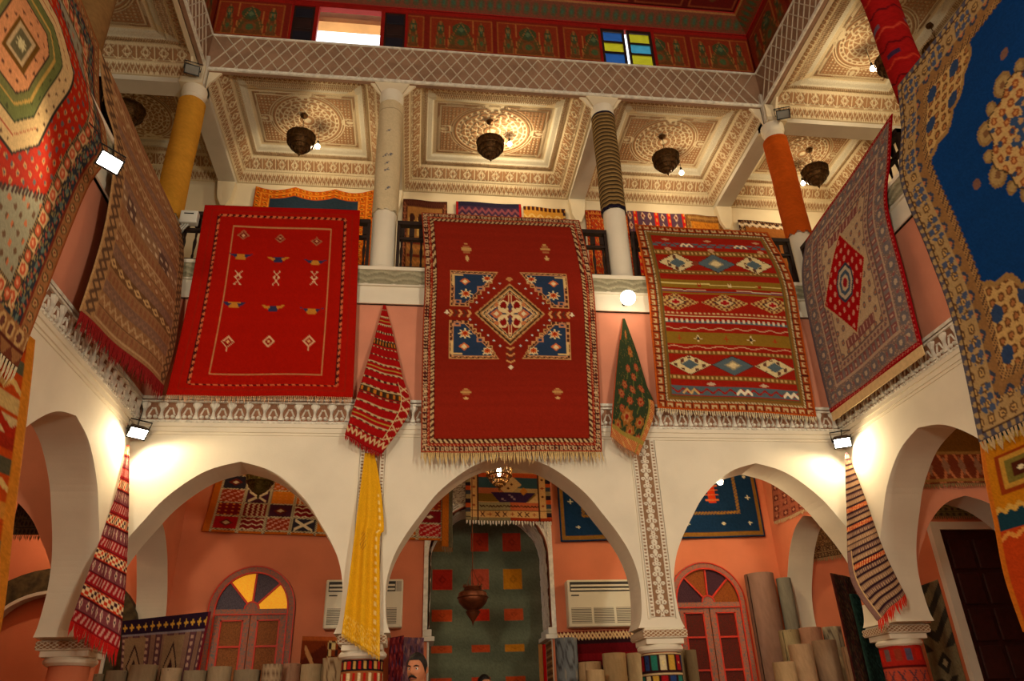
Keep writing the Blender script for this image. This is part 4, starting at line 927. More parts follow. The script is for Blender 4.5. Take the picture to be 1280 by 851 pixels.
# ---- tan kilim on the west rail
def tan_kilim():
    cv = Cv(120, 220, (158, 116, 78), asp=.9); X, Y = cv.x, cv.y; dk, lt, gr, rd = (84, 54, 44), (206, 176, 132), (124, 98, 88), (146, 92, 66)
    rows = [(.03, 'p'), (.085, 't'), (.14, 'd'), (.20, 'g'), (.255, 'p'), (.31, 't'), (.36, 'd'), (.42, 'g'), (.47, 'W'), (.55, 'p'), (.60, 't'), (.65, 'd'), (.70, 'g'), (.745, 'C'), (.80, 'p'), (.85, 'g'), (.90, 't'), (.95, 'p')]
    for y, k in rows:
        if k == 'p': cv.m((np.abs(Y-y) < .020) & ((X*22 % 1) < .5), rd); cv.rect(0, y+.024, 1, y+.030, lt)
        if k == 't': cv.zig(0, 1, y, .016, 14, .012, lt); cv.rect(0, y+.022, 1, y+.026, dk)
        if k == 'd': cv.m((np.abs(((X*12) % 1)-.5)*2+np.abs(Y-y)/.022 < 1), rd); cv.m((np.abs(((X*12) % 1)-.5)*2+np.abs(Y-y)/.022 < .45), lt)
        if k == 'g': cv.rect(0, y-.026, 1, y+.022, gr); cv.zig(0, 1, y, .010, 20, .008, (150, 116, 100))
        if k == 'W':
            cv.rect(0, y-.035, 1, y+.04, (150, 120, 92)); [cv.rect(x, y-.035, x+.13, y+.04, (66, 52, 62)) for x in (.18, .62)]
            cv.m((((X*30).astype(int)*3+(Y*60).astype(int)) % 5 == 0) & (np.abs(Y-y) < .035), (222, 206, 174))
        if k == 'C': cv.rect(0, y-.022, 1, y+.022, (96, 66, 40)); cv.m((np.abs(((X*10) % 1)-.5)*2+np.abs(Y-y)/.02 < .9), (226, 192, 132)); cv.m((np.abs(((X*10) % 1)-.5)*2+np.abs(Y-y)/.02 < .35), dk)
    cv.m((X < .12) | (X > .9), (182, 142, 94)); 
    for x in (.06, .95): cv.m((np.abs(np.abs(((Y*24) % 1)-.5)*.075-np.abs(X-x)) < .014) & (np.abs(X-x) < .045), (60, 40, 36))
    cv.rect(0, .985, 1, 1, (170, 130, 90)); return cv.soft(.3).noise(.16, .05)
cv = tan_kilim()
Lt = LX((124.5, 61, -.08), (131, 128, -.04), (143, 176, .08), (139, 238, .17), (127, 300, .18), (97, 388, .18)); Rt = LY((226, 288, -.10), (231, 330, -.19), (222, 420, -.20), (207, 482, -.20))
sheet('rug', cv, Lt, Rt, 'tan geometric kilim with deep crimson fringe over west rail', bulge=ripple(.02, 1.5, 1.2), nrm=(1, 0, 0), fr=(.20, 110, (146, 16, 20), 1.0))
# ---- carpet with a red diamond on the east rail
def reddiamond():
    cv = Cv(140, 230, (120, 104, 106), asp=.75); X, Y = cv.x, cv.y
    cv.speck(np.ones_like(X, bool), [(86, 82, 100), (160, 120, 110), (190, 164, 140), (98, 96, 84)], .55)
    fr = lambda d0, d1, c: cv.frame(d0, d1, c)
    cv.band(.03, .13, lambda t, q: [((np.hypot(((t*1.0) % 1)-.5, q-.5) < .36), (82, 92, 112)), ((np.hypot(((t*1.0) % 1)-.5, q-.5) < .16), (206, 186, 160)), ((np.hypot(((t) % 1)-.0, q-.5) < .14), (150, 60, 70))])
    fr(.13, .145, (196, 170, 146)); cv.band(.145, .195, lambda t, q: [(t == t, (128, 40, 60)), (((t*.9) % 1) < .45, (110, 106, 116)), ((np.abs(((t*.9) % 1)-.7) < .09) & (np.abs(q-.5) < .25), (206, 180, 160))]); fr(.195, .205, (70, 60, 70))
    cv.band(.205, .25, lambda t, q: [(t == t, (184, 158, 134)), (np.abs(((t*1.1) % 1)-.5)+np.abs(q-.5) < .40, (126, 54, 66)), (np.abs(((t*1.1) % 1)-.5)+np.abs(q-.5) < .2, (76, 86, 106))]); fr(.25, .258, (80, 60, 70))
    ins = cv.dist() > .26; cv.m(ins, (206, 182, 146)); cv.m(ins & (np.hypot(((X*15+((Y*17).astype(int) % 2)*.5) % 1)-.5, ((Y*17) % 1)-.5) < .26), (92, 84, 96)); cv.m(ins & (np.hypot(((X*15+((Y*17).astype(int) % 2)*.5) % 1)-.5, ((Y*17) % 1)-.5) < .13), (176, 110, 70))
    for y in (.235, .76): cv.rect(.33, y-.022, .67, y+.022, (120, 24, 48)); cv.m((np.abs(Y-y) < .016) & (np.abs(X-.5) < .17) & ((X*26 % 1) < .25), (206, 170, 150)); cv.rect(.33, y+(.024 if y < .5 else -.05), .67, y+(.05 if y < .5 else -.024), (206, 186, 150))
    cv.soft(.35); cx, cy = .46, .50; cv.dia(cx, cy, .265, .262, (196, 172, 136)); cv.dia(cx, cy, .250, .248, (166, 14, 18))
    m = (np.abs(X-cx)/.235+np.abs(Y-cy)/.235 < 1); cv.m(m & (np.hypot(((X*18+((Y*19).astype(int) % 2)*.5) % 1)-.5, ((Y*19) % 1)-.5) < .24), (210, 150, 130))
    for f, c in ((.095, (60, 66, 86)), (.080, (190, 180, 160)), (.062, (70, 92, 116)), (.042, (196, 176, 150)), (.024, (150, 30, 40))): cv.poly([(cx-f, cy-f*.3), (cx-f*.5, cy-f*.85), (cx+f*.5, cy-f*.85), (cx+f, cy-f*.3), (cx+f, cy+f*.3), (cx+f*.5, cy+f*.85), (cx-f*.5, cy+f*.85), (cx-f, cy+f*.3)], c)
    cv.frame(0, .03, (150, 12, 22)); cv.m((cv.dist() < .024) & (cv.dist() > .012) & (((X+Y/cv.k)*40 % 1) < .4), (200, 110, 100)); cv.m((X < .03) & (Y > .02) & (Y < .98), (110, 100, 110))
    return cv.noise(.12, .04)
cv = reddiamond()
Le = LX((1008, 300, L-.02), (1004, 350, L-.16), (1018, 430, L-.18), (1040, 516, L-.18)); Re = LX((1116, 142, L+.08), (1112, 200, L-.02), (1108, 256, L-.16), (1130, 340, L-.17), (1153, 431, L-.18))
o = sheet('rug', cv, Le, Re, 'grey-blue bordered carpet with one scarlet diamond and red binding', bulge=ripple(.02, 1.2, 1, .5), nrm=(-1, 0, 0))
P = sheet_pts(3, 3, Le, Re); obj('webbing', MB().prism([(0, 0), (1, 0), (1, -.11), (0, -.11)], lambda a, b, d: tuple(P[-1, 0]*(1-a)+P[-1, -1]*a+np.array((-d, 0, b))), 0, .012), mat('cream_webbing', (222, 192, 142), .9, .08, 20), o)
# ---- large octagon carpet, west side near the camera
def octagon():
    cv = Cv(190, 260, (178, 40, 18), asp=2.9/3.75); k = cv.k; X, Y = cv.x, cv.y; y2 = lambda z: (7.5-z)/3.75; u2 = lambda y: 1-(-2.68-y)/2.9
    red = (176, 38, 16)
    jm = lambda n, m_, r: np.hypot(((X*n+((Y*m_).astype(int) % 2)*.5) % 1)-.5, (((Y*m_) % 1)-.5)*1.2) < r
    cv.m(jm(30, 32, .27), (196, 150, 92)); cv.m(jm(30, 32, .14), (96, 84, 90)); cv.m(jm(30, 32, .27) & (((X*30).astype(int)+(Y*32).astype(int)) % 3 == 0), (96, 96, 96))
    # grey-blue corners below / above the red hexagon
    cx, cy = .49, y2(5.86); sl = (.44/3.75)/(.69/2.9)
    for s in (-1, 1):
        lim = .36+(.0) ; d = (s*(Y-cy))-(.175+(.372-np.abs(X-cx))*sl); mk = d > 0
        cv.m(mk, (150, 148, 128)); cv.m(mk & jm(26, 28, .25), (110, 84, 64)); cv.m(mk & jm(26, 28, .25) & (((X*26).astype(int)+2*(Y*28).astype(int)) % 3 == 0), (196, 112, 76)); cv.m((np.abs(d-.004) < .010) & ((X*60 % 1) < .6), (70, 50, 46))
    def octo(hw, hh, ch, col):
        a, b, c = hw/2.9, hh/3.75, ch; cv.poly([(cx-a, cy-b*(1-c)), (cx-a*(1-c), cy-b), (cx+a*(1-c), cy-b), (cx+a, cy-b*(1-c)), (cx+a, cy+b*(1-c)), (cx+a*(1-c), cy+b), (cx-a*(1-c), cy+b), (cx-a, cy+b*(1-c))], col)
    def dots(r0, n, m_, col): cv.m((np.abs(X-cx)*2.9/r0[0]+np.abs(Y-cy)*3.75/r0[1] < 1.4) & jm(n, m_, .17) & (np.abs(X-cx) < r0[0]/2.9) & (np.abs(Y-cy) < r0[1]/3.75), col)
    octo(.62, .82, .40, (50, 46, 40)); octo(.60, .80, .40, (214, 184, 134)); dots((.6, .8), 30, 32, (104, 80, 60)); octo(.50, .69, .40, (170, 70, 50)); octo(.495, .68, .40, (212, 182, 132)); dots((.48, .66), 34, 30, (120, 84, 60))
    octo(.43, .60, .40, (50, 60, 44)); octo(.415, .585, .40, (108, 116, 66)); dots((.4, .57), 28, 30, (76, 84, 50)); octo(.33, .48, .40, (196, 160, 84)); octo(.31, .46, .4, (116, 118, 70)); octo(.26, .40, .40, (60, 46, 40)); octo(.25, .385, .40, (216, 150, 104)); dots((.24, .37), 30, 34, (104, 66, 50))
    cv.rect(cx-.05, cy-.05, cx+.05, cy+.05, (110, 76, 30)); cv.rect(cx-.038, cy-.04, cx+.038, cy+.04, (196, 170, 130)); cv.rect(cx-.026, cy-.03, cx+.026, cy+.03, (104, 98, 72)); cv.star(cx, cy, .022, (206, 196, 150))
    # borders
    b = lambda d0, d1, f: cv.band(d0/2.9, d1/2.9, f)
    b(0, .03, lambda t, q: [(t == t, (150, 84, 44))]); b(.03, .16, lambda t, q: [(t == t, (158, 108, 68)), (np.hypot((t % 1)-.5, q-.5) < .36, (96, 74, 50)), (np.hypot((t % 1)-.5, q-.5) < .24, (190, 150, 100)), (np.hypot((t % 1)-.5, q-.5) < .1, (130, 50, 40))])
    b(.16, .18, lambda t, q: [(t == t, (120, 50, 36))]); b(.18, .33, lambda t, q: [(t == t, (46, 54, 64)), (np.sin(t*9+np.sin(q*9)*2)*np.sin(q*11+t*3) > .35, (140, 128, 84)), (np.sin(t*7+2)*np.sin(q*8+t*5) > .6, (160, 80, 60)), (np.hypot(((t*.9) % 1)-.5, q-.5) < .18, (96, 116, 110))])
    b(.33, .35, lambda t, q: [(((t*1.5) % 1) < .5, (60, 44, 40)), (((t*1.5) % 1) >= .5, (196, 150, 104))]); b(.35, .48, lambda t, q: [(t == t, (206, 178, 132)), (((t*.5) % 1) < .5, (96, 76, 52)), ((np.hypot(((t) % 1)-.5, q-.5) < .38), (196, 92, 62)), ((np.hypot(((t) % 1)-.5, q-.5) < .16), (222, 160, 120))]); b(.48, .50, lambda t, q: [(((t*2) % 1) < .5, (40, 44, 46)), (((t*2) % 1) >= .5, (150, 120, 80))])
    # wider tan band at the foot
    mk = (Y > 1-.30/3.75); cv.m(mk, (150, 104, 66)); yy = (Y-(1-.30/3.75))/(.30/3.75); tt = X*2.9/.15
    cv.m(mk & (yy < .55) & (np.hypot((tt % 1)-.5, (yy-.28)*1.6) < .42), (196, 160, 108)); cv.m(mk & (yy < .55) & (np.hypot((tt % 1)-.5, (yy-.28)*1.6) < .25), (104, 62, 50)); cv.m(mk & (yy > .60) & (np.abs(((tt*.8) % 1)-.5)*2 < (yy-.6)/.4), (110, 58, 40)); cv.m(mk & (np.abs(yy-.57) < .03), (90, 40, 30))
    return cv.noise(.13, .03)
cv = octagon()
Rb = LX((124, 56, -.06), (127, 127, .04), (136, 168, .14), (137, 200, .20), (113, 240, .21), (62, 364, .21), (25, 460, .21)); sh = np.array((0, -2.9, 0))
Rb = [np.array(q) for q in Rb]; Rr = resample(Rb, 9); Ls = [q+sh+np.array((0, 0, 0)) for q in Rr]; 
sheet('rug', cv, [np.array((q[0], -5.58, q[2])) for q in Rr], Rb, 'large vermilion carpet with cream and green stepped octagon, west side', bulge=ripple(.035, 1.6, .8, .4), nrm=(1, 0, 0), fr=(.16, 60, (222, 210, 176), .6))
# ---- large blue medallion carpet, east side
def bluemed():
    cv = Cv(200, 250, (14, 62, 128), asp=3.2/3.95); k = cv.k; X, Y = cv.x, cv.y; W = 3.2
    mott = lambda mk, base, sp, p=.6: (cv.m(mk, base), cv.speck(mk, sp, p))
    d = cv.dist()*W; pal = [(160, 136, 96), (92, 70, 52), (186, 164, 120), (70, 86, 116)]
    fl = lambda n, r: np.hypot(((X*n) % 1)-.5, (((Y/k)*n) % 1)-.5) < r
    mott(d < .46, (150, 118, 74), pal, .5)
    cv.m((d < .07), (86, 84, 100)); cv.m((d < .07) & fl(34, .28), (176, 150, 104)); cv.m((d > .07) & (d < .085), (70, 48, 40))
    z = (d > .085) & (d < .28); cv.m(z, (178, 150, 104)); cv.m(z & fl(24, .36), (104, 78, 54)); cv.m(z & fl(24, .22), (200, 164, 104)); cv.m(z & fl(24, .10), (70, 56, 60)); cv.m(z & (np.hypot(((X*7.5) % 1)-.5, (((Y/k)*7.5) % 1)-.5) < .30) & fl(34, .38), (74, 90, 124))
    z = (d > .28) & (d < .40); cv.m(z, (150, 112, 70)); cv.m(z & fl(17, .34), (60, 70, 92)); cv.m(z & fl(17, .17), (190, 120, 80)); cv.m((d > .40) & (d < .46), (176, 136, 84)); cv.m((d > .40) & (d < .46) & (((X+Y/k)*58 % 1) < .4), (74, 56, 52))
    ins = d > .46; cv.m(ins, (14, 62, 128)); cv.m((d > .46) & (d < .475) & (((X+Y/k)*50 % 1) < .5), (120, 90, 60))
    # corner pieces with scalloped edge
    for sx in (0, 1):
        for sy in (0, 1):
            ax = np.abs(X-sx)*W-.46; ay = np.abs(Y-sy)/k*W-.46; rr = np.hypot(ax, ay*.9); an = np.arctan2(ay, ax); lim = .62+.05*np.abs(np.sin(an*7)); mk = ins & (rr < lim)
            cv.m(ins & (rr < lim+.05), (164, 130, 80)); cv.m(mk, (206, 172, 112)); cv.m(mk & fl(28, .36), (110, 74, 46)); cv.m(mk & fl(28, .2), (176, 120, 74)); cv.m(mk & fl(9, .22), (50, 74, 116))
    cx, cy = .515, .475; rx, ry = (X-cx)*W, (Y-cy)/k*W; an = np.arctan2(ry, rx); rr = np.hypot(rx, ry*1.0)
    lim = .50+.035*np.cos(an*8); bead = lim+.09
    for j in range(16):
        a = j*PI/8+.2; r = .56; big = j % 2
        cv.m(np.hypot(rx-r*math.cos(a), ry-r*math.sin(a)) < (.115 if big else .065), (150, 122, 78)); cv.m(np.hypot(rx-r*math.cos(a), ry-r*math.sin(a)) < (.085 if big else .04), (176, 150, 100)); 
        if big: cv.m(np.hypot(rx-r*math.cos(a), ry-r*math.sin(a)) < .035, (130, 96, 66))
    mk = rr < lim; cv.m(rr < lim+.015, (70, 56, 44)); cv.m(mk, (206, 174, 116)); cv.m(mk & fl(28, .34), (150, 84, 50)); cv.m(mk & fl(28, .17), (206, 150, 90)); cv.m(mk & fl(19, .16), (60, 78, 112)); st = rr < .23+.06*np.cos(an*8); cv.m(st, (54, 84, 128)); cv.m(st & fl(30, .3), (186, 150, 100))
    for sx, sy in ((-1, 0), (1, 0), (0, -1), (0, 1)): cv.m(np.hypot(rx-sx*.80, ry-sy*.80) < .05, (130, 96, 84))
    return cv.noise(.12, .03)
cv = bluemed()
Lb = [np.array(q) for q in LX((1124, 108, L+.03), (1128, 160, L-.02), (1126, 228, L-.17), (1158, 315, L-.20), (1190, 405, L-.20), (1225, 553, L-.20))]; Lr = resample(Lb, 9)
sheet('rug', cv, Lb, [np.array((q[0], q[1]-3.2, q[2])) for q in Lr], 'large royal blue carpet with cream floral medallion, east side', bulge=ripple(.035, 1.5, .8, 2), nrm=(-1, 0, 0), fr=(.13, 70, (196, 172, 130), .6))
# ---- kilims hanging below the two large carpets
def orange_kilim():
    cv = Cv(90, 150, (186, 70, 20), asp=.55); X, Y = cv.x, cv.y
    for y, c in ((.05, (150, 40, 20)), (.13, (84, 84, 64)), (.26, (200, 170, 110)), (.38, (150, 40, 20)), (.46, (84, 80, 60)), (.60, (196, 130, 50)), (.72, (80, 84, 70)), (.84, (150, 40, 20)), (.93, (200, 160, 90))): cv.rect(0, y-.026, 1, y+.026, c)
    for y in (.20, .52, .78): cv.zig(0, 1, y, .016, 8, .03, (214, 180, 110))
    cv.rect(0, .30, 1, .36, (206, 180, 130)); cv.zig(0, 1, .33, .024, 5, .05, (170, 40, 20)); [cv.dia(x, .62, .09, .04, (206, 190, 140)) for x in (.2, .5, .8)]; [cv.dia(x, .62, .05, .02, (150, 40, 20)) for x in (.2, .5, .8)]
    cv.m(X > .93, (206, 130, 40)); cv.m(X < .05, (206, 130, 40)); return cv.noise(.15, .05)
sheet('rug', orange_kilim(), [np.array((.12, -4.6, 4.0)), np.array((.12, -4.6, 1.7))], LX((43, 425, .13), (38, 480, .13), (28, 570, .13), (14, 665, .13), (2, 755, .13), (-6, 800, .13)), 'ragged orange and ochre zigzag kilim below the octagon carpet', nrm=(1, 0, 0), bulge=ripple(.02, 2))
def ochre_patch():
    cv = Cv(90, 140, (198, 128, 24), asp=.6); X, Y = cv.x, cv.y
    for y0, y1, c in ((0, .06, (170, 80, 30)), (.06, .13, (24, 62, 78)), (.13, .46, (202, 130, 22)), (.46, .54, (24, 60, 76)), (.54, 1, (190, 66, 22))): cv.rect(0, y0, 1, y1, c)
    cv.zig(0, 1, .14, .012, 14, .03, (214, 176, 80)); cv.zig(0, 1, .45, .012, 14, .03, (214, 170, 80)); cv.zig(0, 1, .57, .012, 10, .03, (220, 150, 70))
    for f, c in ((.17, (150, 60, 20)), (.14, (196, 150, 60)), (.10, (120, 110, 50)), (.055, (80, 36, 20))): cv.rect(.28-f, .29-f*.55, .28+f, .29+f*.55, c)
    cv.star(.28, .29, .03, (230, 220, 180)); [cv.star(.35, y, .10, (186, 150, 70), 4, .35) for y in (.70, .88)]; cv.m(X < .05, (206, 116, 30)); return cv.noise(.13, .05)
sheet('rug', ochre_patch(), LX((1222, 530, L-.13), (1231, 590, L-.13), (1243, 650, L-.13), (1256, 720, L-.13), (1281, 790, L-.13)), [onX(1222, 530, L-.13)+np.array((0, -1.5, .0)), onX(1281, 790, L-.13)+np.array((0, -1.5, 0))], 'ochre, teal and orange shaggy kilim below the blue carpet', nrm=(-1, 0, 0), bulge=ripple(.02, 2))
# ================================================================ DRAPED CLOTHS, WALL RUGS, WRAPS
def folds(a, n, ph=0.0, taper=True): return lambda U, V: a*np.sin(U*n*2*PI+ph+.8*np.sin(V*3))*np.clip(V*1.6, .05, 1)
# red striped cloth pinned at one corner
def stripecloth():
    cv = Cv(70, 150, (158, 18, 18), asp=.4); X, Y = cv.x, cv.y
    for k in range(33):
        y = (k+.5)/34
        if k % 2: cv.rect(0, y-.007, 1, y+.005, (196, 172, 128)); cv.m((np.abs(Y-y) < .004) & (((X*7+k*.3) % 1) < .55), (60, 40, 36))
        if k % 6 == 4: cv.rect(0, y-.006, 1, y+.004, (180, 150, 60))
    for y in (.30, .66): cv.rect(0, y-.020, 1, y+.020, (60, 40, 26)); cv.m((np.abs(Y-y) < .016) & ((X*8 % 1) < .6), (190, 110, 36)); cv.m((np.abs(Y-y) < .016) & ((X*8 % 1) < .22), (70, 56, 30))
    e = X > .80+.0*Y; mk = (X > .82) & (Y > .55); cv.m(mk, (150, 20, 20)); cv.m(mk & (np.abs(np.abs(((Y*16) % 1)-.5)*.30-np.abs(X-.91)) < .022), (206, 176, 130)); cv.m((np.abs(X-.82) < .012) & (Y > .55), (206, 186, 140))
    cv.rect(0, .93, 1, .975, (150, 20, 20)); cv.zig(0, 1, .952, .016, 9, .03, (206, 176, 130)); cv.rect(0, .975, 1, 1, (150, 18, 20)); return cv.noise(.10, .03)
sheet('hanging_cloth', stripecloth(), LY((479, 381, -.07), (466, 430, -.10), (448, 490, -.16), (431, 543, -.17)), LY((482, 381, -.07), (492, 420, -.10), (503, 470, -.16), (512, 513, -.17), (477, 568, -.17)),
      'red striped kilim hung by one corner above the yellow cloth', 'cloth', folds(.02, 1.3), fr=(.07, 26, (150, 16, 18), .7))
# green floral cloth
def floralcloth():
    cv = Cv(70, 140, (50, 62, 40), asp=.42); X, Y = cv.x, cv.y
    fl = [(.5, .14, .12), (.62, .28, .14), (.75, .40, .10), (.45, .42, .10), (.6, .48, .09), (.3, .56, .10), (.5, .58, .09), (.75, .56, .09), (.2, .64, .10), (.42, .67, .09), (.66, .66, .10), (.4, .79, .20), (.2, .88, .13), (.72, .80, .13), (.55, .88, .15), (.8, .91, .10), (.25, .75, .09)]
    for x, y, r in fl:
        cv.line([(x, y), (x-.05, y+.08)], .03, (96, 100, 50)); cv.star(x, y, r*.9, (150, 92, 40) if r > .11 else (160, 70, 44), 7, .72); cv.star(x, y, r*.55, (176, 124, 72), 6, .6); cv.ell(x, y, r*.25, r*.25*cv.k, (150, 40, 26))
    cv.speck((Y > .1), [(140, 110, 50)], .03)
    b = ((X > .88) & (Y > .62)) | (Y > .93); cv.m(b, (176, 66, 40)); cv.m(b & (((X+Y*2.4)*22 % 1) < .4), (206, 170, 100)); cv.m((np.abs(Y-.915) < .016) | ((np.abs(X-.86) < .02) & (Y > .62)), (150, 130, 60)); cv.m((X < .10) & (Y < .2), (186, 90, 50)); cv.m(X < .035, (176, 80, 50)); return cv.noise(.12, .03)
sheet('hanging_cloth', floralcloth(), LY((778, 398, -.03), (771, 450, -.10), (766, 500, -.16), (763, 546, -.17)), LY((781, 398, -.03), (796, 440, -.10), (808, 480, -.16), (818, 514, -.17), (798, 570, -.17)),
      'dark green floral cloth hung by one corner on the pink parapet', 'cloth', folds(.02, 1.2, 1), fr=(.09, 20, (166, 120, 90), .5))
# yellow cloth with worn edge
cv = Cv(60, 150, (226, 168, 24), asp=.25); X, Y = cv.x, cv.y
mk = (np.hypot((X-.35)/.13, (Y-.50)/.05) < 1); cv.m(mk & (((X*30).astype(int)+(Y*120).astype(int)) % 3 == 0), (176, 128, 40)); cv.m((X > .80) & (X < .88) & (Y > .22) & (((Y*26) % 1) < .45), (244, 214, 130)); cv.speck(Y > .9, [(240, 200, 90), (206, 150, 30)], .4); cv.noise(.06, .02)
sheet('hanging_cloth', cv, LY((456, 566, -.06), (448, 630, -.09), (437, 720, -.12), (427, 792, -.13)), LY((468, 566, -.06), (476, 610, -.09), (480, 660, -.12), (475, 672, -.12), (475, 740, -.13), (475, 822, -.13)),
      'plain golden yellow cloth hanging down the middle pier', 'cloth', folds(.026, 2.2, .6), fr=(.04, 30, (226, 176, 50), .6), m=vcmat('soft_yellow_weave', .9, 120, .1))
# corner cloths
def cornercloth():
    cv = Cv(70, 170, (150, 22, 24), asp=.35); X, Y = cv.x, cv.y
    n = 15
    for k in range(n):
        y0 = k/n; yy = (Y-y0)*n; mk = (yy >= 0) & (yy < 1); kind = k % 3
        if kind == 0: cv.m(mk, (186, 50, 24)); cv.m(mk & ((((X*16).astype(int)+(yy*4).astype(int)) % 2) == 0) & (yy > .15) & (yy < .85), (222, 192, 150)); cv.m(mk & ((((X*16).astype(int)+(yy*4).astype(int)) % 4) == 1) & (yy > .15) & (yy < .85), (60, 30, 40))
        if kind == 1: cv.m(mk, (120, 60, 66)); cv.m(mk & (np.abs(((X*8) % 1)-.5)*1.6+np.abs(yy-.5) < .42), (206, 170, 150)); cv.m(mk & (np.abs(((X*8) % 1)-.5)*1.6+np.abs(yy-.5) < .2), (50, 34, 50))
        if kind == 2: cv.m(mk, (146, 24, 30)); cv.m(mk & (np.abs(((X*11+yy) % 1)-.5) < .2) & (yy > .2) & (yy < .8), (196, 140, 130))
        cv.m(mk & (yy < .12), (70, 20, 26))
    return cv.noise(.12, .03)
sheet('hanging_cloth', cornercloth(), LY((158, 556, -.12), (147, 610, -.16), (132, 655, -.20), (112, 712, -.32), (90, 776, -.40)), LY((161, 556, -.12), (161, 630, -.16), (158, 720, -.24), (148, 812, -.30)),
      'red and mauve banded kilim draped down the west corner', 'cloth', folds(.035, 1.6, 2.2), fr=(.14, 40, (178, 14, 10), 1.0))
def cornercloth2():
    cv = Cv(70, 150, (132, 100, 80), asp=.4); X, Y = cv.x, cv.y; n = 26
    for k in range(n):
        y0 = k/n; yy = (Y-y0)*n; mk = (yy >= 0) & (yy < 1); cv.m(mk, [(150, 116, 92), (118, 86, 78), (160, 124, 96)][k % 3]); cv.m(mk & (yy < .34), (48, 26, 36))
        if k in (9, 12, 18): cv.m(mk & (yy > .3), (190, 56, 26)); cv.m(mk & (yy > .3) & (((X*18+yy) % 1) < .4), (226, 170, 110))
        else: cv.m(mk & (yy > .5) & (((X*20+k*.37) % 1) < .3), (196, 160, 120))
    cv.m((X < .10) & (Y > .62), (130, 96, 88)); cv.m((np.abs(X-.11) < .014) & (Y > .62), (206, 170, 120)); return cv.noise(.12, .03)
sheet('hanging_cloth', cornercloth2(), LY((1057, 566, -.14), (1058, 640, -.2), (1062, 722, -.3), (1096, 776, -.32)), LY((1060, 566, -.14), (1082, 622, -.2), (1107, 690, -.3), (1131, 742, -.34)),
      'dark striped kilim with vermilion tassels draped down the east corner', 'cloth', folds(.03, 1.4, .4), fr=(.13, 24, (206, 36, 10), .8))
# ---- rugs on the rear wall of the upper gallery
def wall_rug(cv, x0, y0, x1, y1, h, label, Y=DG-.05, fr=None, group=None, amp=.012, rag=0.0):
    a, b = onY(x0, y0, Y), onY(x1, y1, Y); dn = np.array((0, 0, -h))
    bl = (lambda U, V: np.stack([0*U, -amp*(1+np.sin(U*7+V*2)), -rag*(np.abs(np.sin(U*PI*3)))*(1-V)], -1))
    return sheet('rug', cv, [a, a+dn], [b, b+dn], label, bulge=bl, fr=fr, group=group)
def border_rug(W, H, field, b1, b2, asp, d=.14, sp=None):
    cv = Cv(W, H, field, asp=asp); cv.band(0, d, lambda t, q: [(t == t, b1), (np.hypot(((t*2.4) % 1)-.5, ((q*2) % 1)-.5) < .3, b2), (np.hypot(((t*2.4) % 1)-.5, ((q*2) % 1)-.5) < .14, (60, 24, 20)), (np.abs(q-.5) < .05, b2), (q > .94, b2)])
    if sp: cv.speck(cv.dist() > d, sp[0], sp[1])
    return cv
cv = border_rug(90, 130, (38, 52, 66), (190, 84, 18), (226, 140, 40), .62, .13).noise(.12)
wall_rug(cv, 320, 233, 468, 238, 2.6, 'navy rug with orange border on upper wall above the red kilim', rag=.08)
def archrug():
    cv = border_rug(60, 90, (160, 110, 60), (84, 44, 32), (150, 90, 60), .55, .12)
    for x in (.22, .41, .60, .79): cv.rect(x-.07, .16, x+.07, .30, (206, 166, 92)); cv.ell(x, .16, .06, .04, (60, 34, 30))
    for k in range(6): cv.rect(.14, .34+k*.1, .86, .37+k*.1, (120, 50, 34)); cv.zig(.14, .86, .40+k*.1, .014, 6, .02, (196, 130, 70))
    return cv.noise(.15)
wall_rug(archrug(), 504, 249, 559, 253, 2.6, 'brown rug with a row of tan arches on the upper wall')
def barrug():
    cv = Cv(80, 100, (60, 40, 66), asp=.75); X, Y = cv.x, cv.y; cv.rect(0, 0, 1, .05, (40, 36, 60)); cv.zig(0, 1, .09, .02, 10, .02, (130, 70, 80)); cv.zig(0, 1, .15, .02, 10, .02, (150, 100, 90))
    for x0, x1 in ((.08, .40), (.62, .94)): cv.m((X > x0) & (X < x1) & (Y > .22) & (Y < .36) & ((X*28 % 1) < .5), (222, 196, 160)); cv.m((X > x0) & (X < x1) & (Y > .6) & (Y < .74) & ((X*28 % 1) < .5), (222, 196, 160))
    cv.rect(.42, .2, .6, .38, (80, 50, 84)); cv.m((X < .04) | (X > .96), (170, 24, 24)); [cv.rect(.04, y, .96, y+.03, (130, 40, 50)) for y in (.42, .52, .8)]; return cv.noise(.13)
wall_rug(barrug(), 570, 252, 651, 256, 2.1, 'purple rug with bundles of white bars on the upper wall')
def yellowrug():
    cv = Cv(60, 90, (206, 148, 60), asp=.6); cv.zig(0, 1, .10, .02, 5, .03, (226, 190, 120)); cv.zig(0, 1, .16, .02, 5, .03, (170, 90, 40)); cv.m((cv.y < .04) & ((cv.x*10 % 1) < .6), (70, 34, 30)); [cv.zig(0, 1, .26+.1*k, .02, 5, .03, c) for k, c in enumerate([(150, 60, 30), (226, 190, 120)]*3)]; cv.m((cv.x > .93) & ((cv.y*20 % 1) < .5), (60, 40, 50)); return cv.noise(.12)
wall_rug(yellowrug(), 654, 258, 706, 262, 2.2, 'golden zigzag rug on the upper wall beside purple rug')
wall_rug(border_rug(60, 90, (176, 60, 24), (150, 30, 20), (196, 120, 50), .6, .14, ([(90, 40, 60), (206, 150, 70)], .2)).noise(.14), 731, 263, 783, 266, 2.4, 'rusty red rug on upper wall behind the olive striped column')
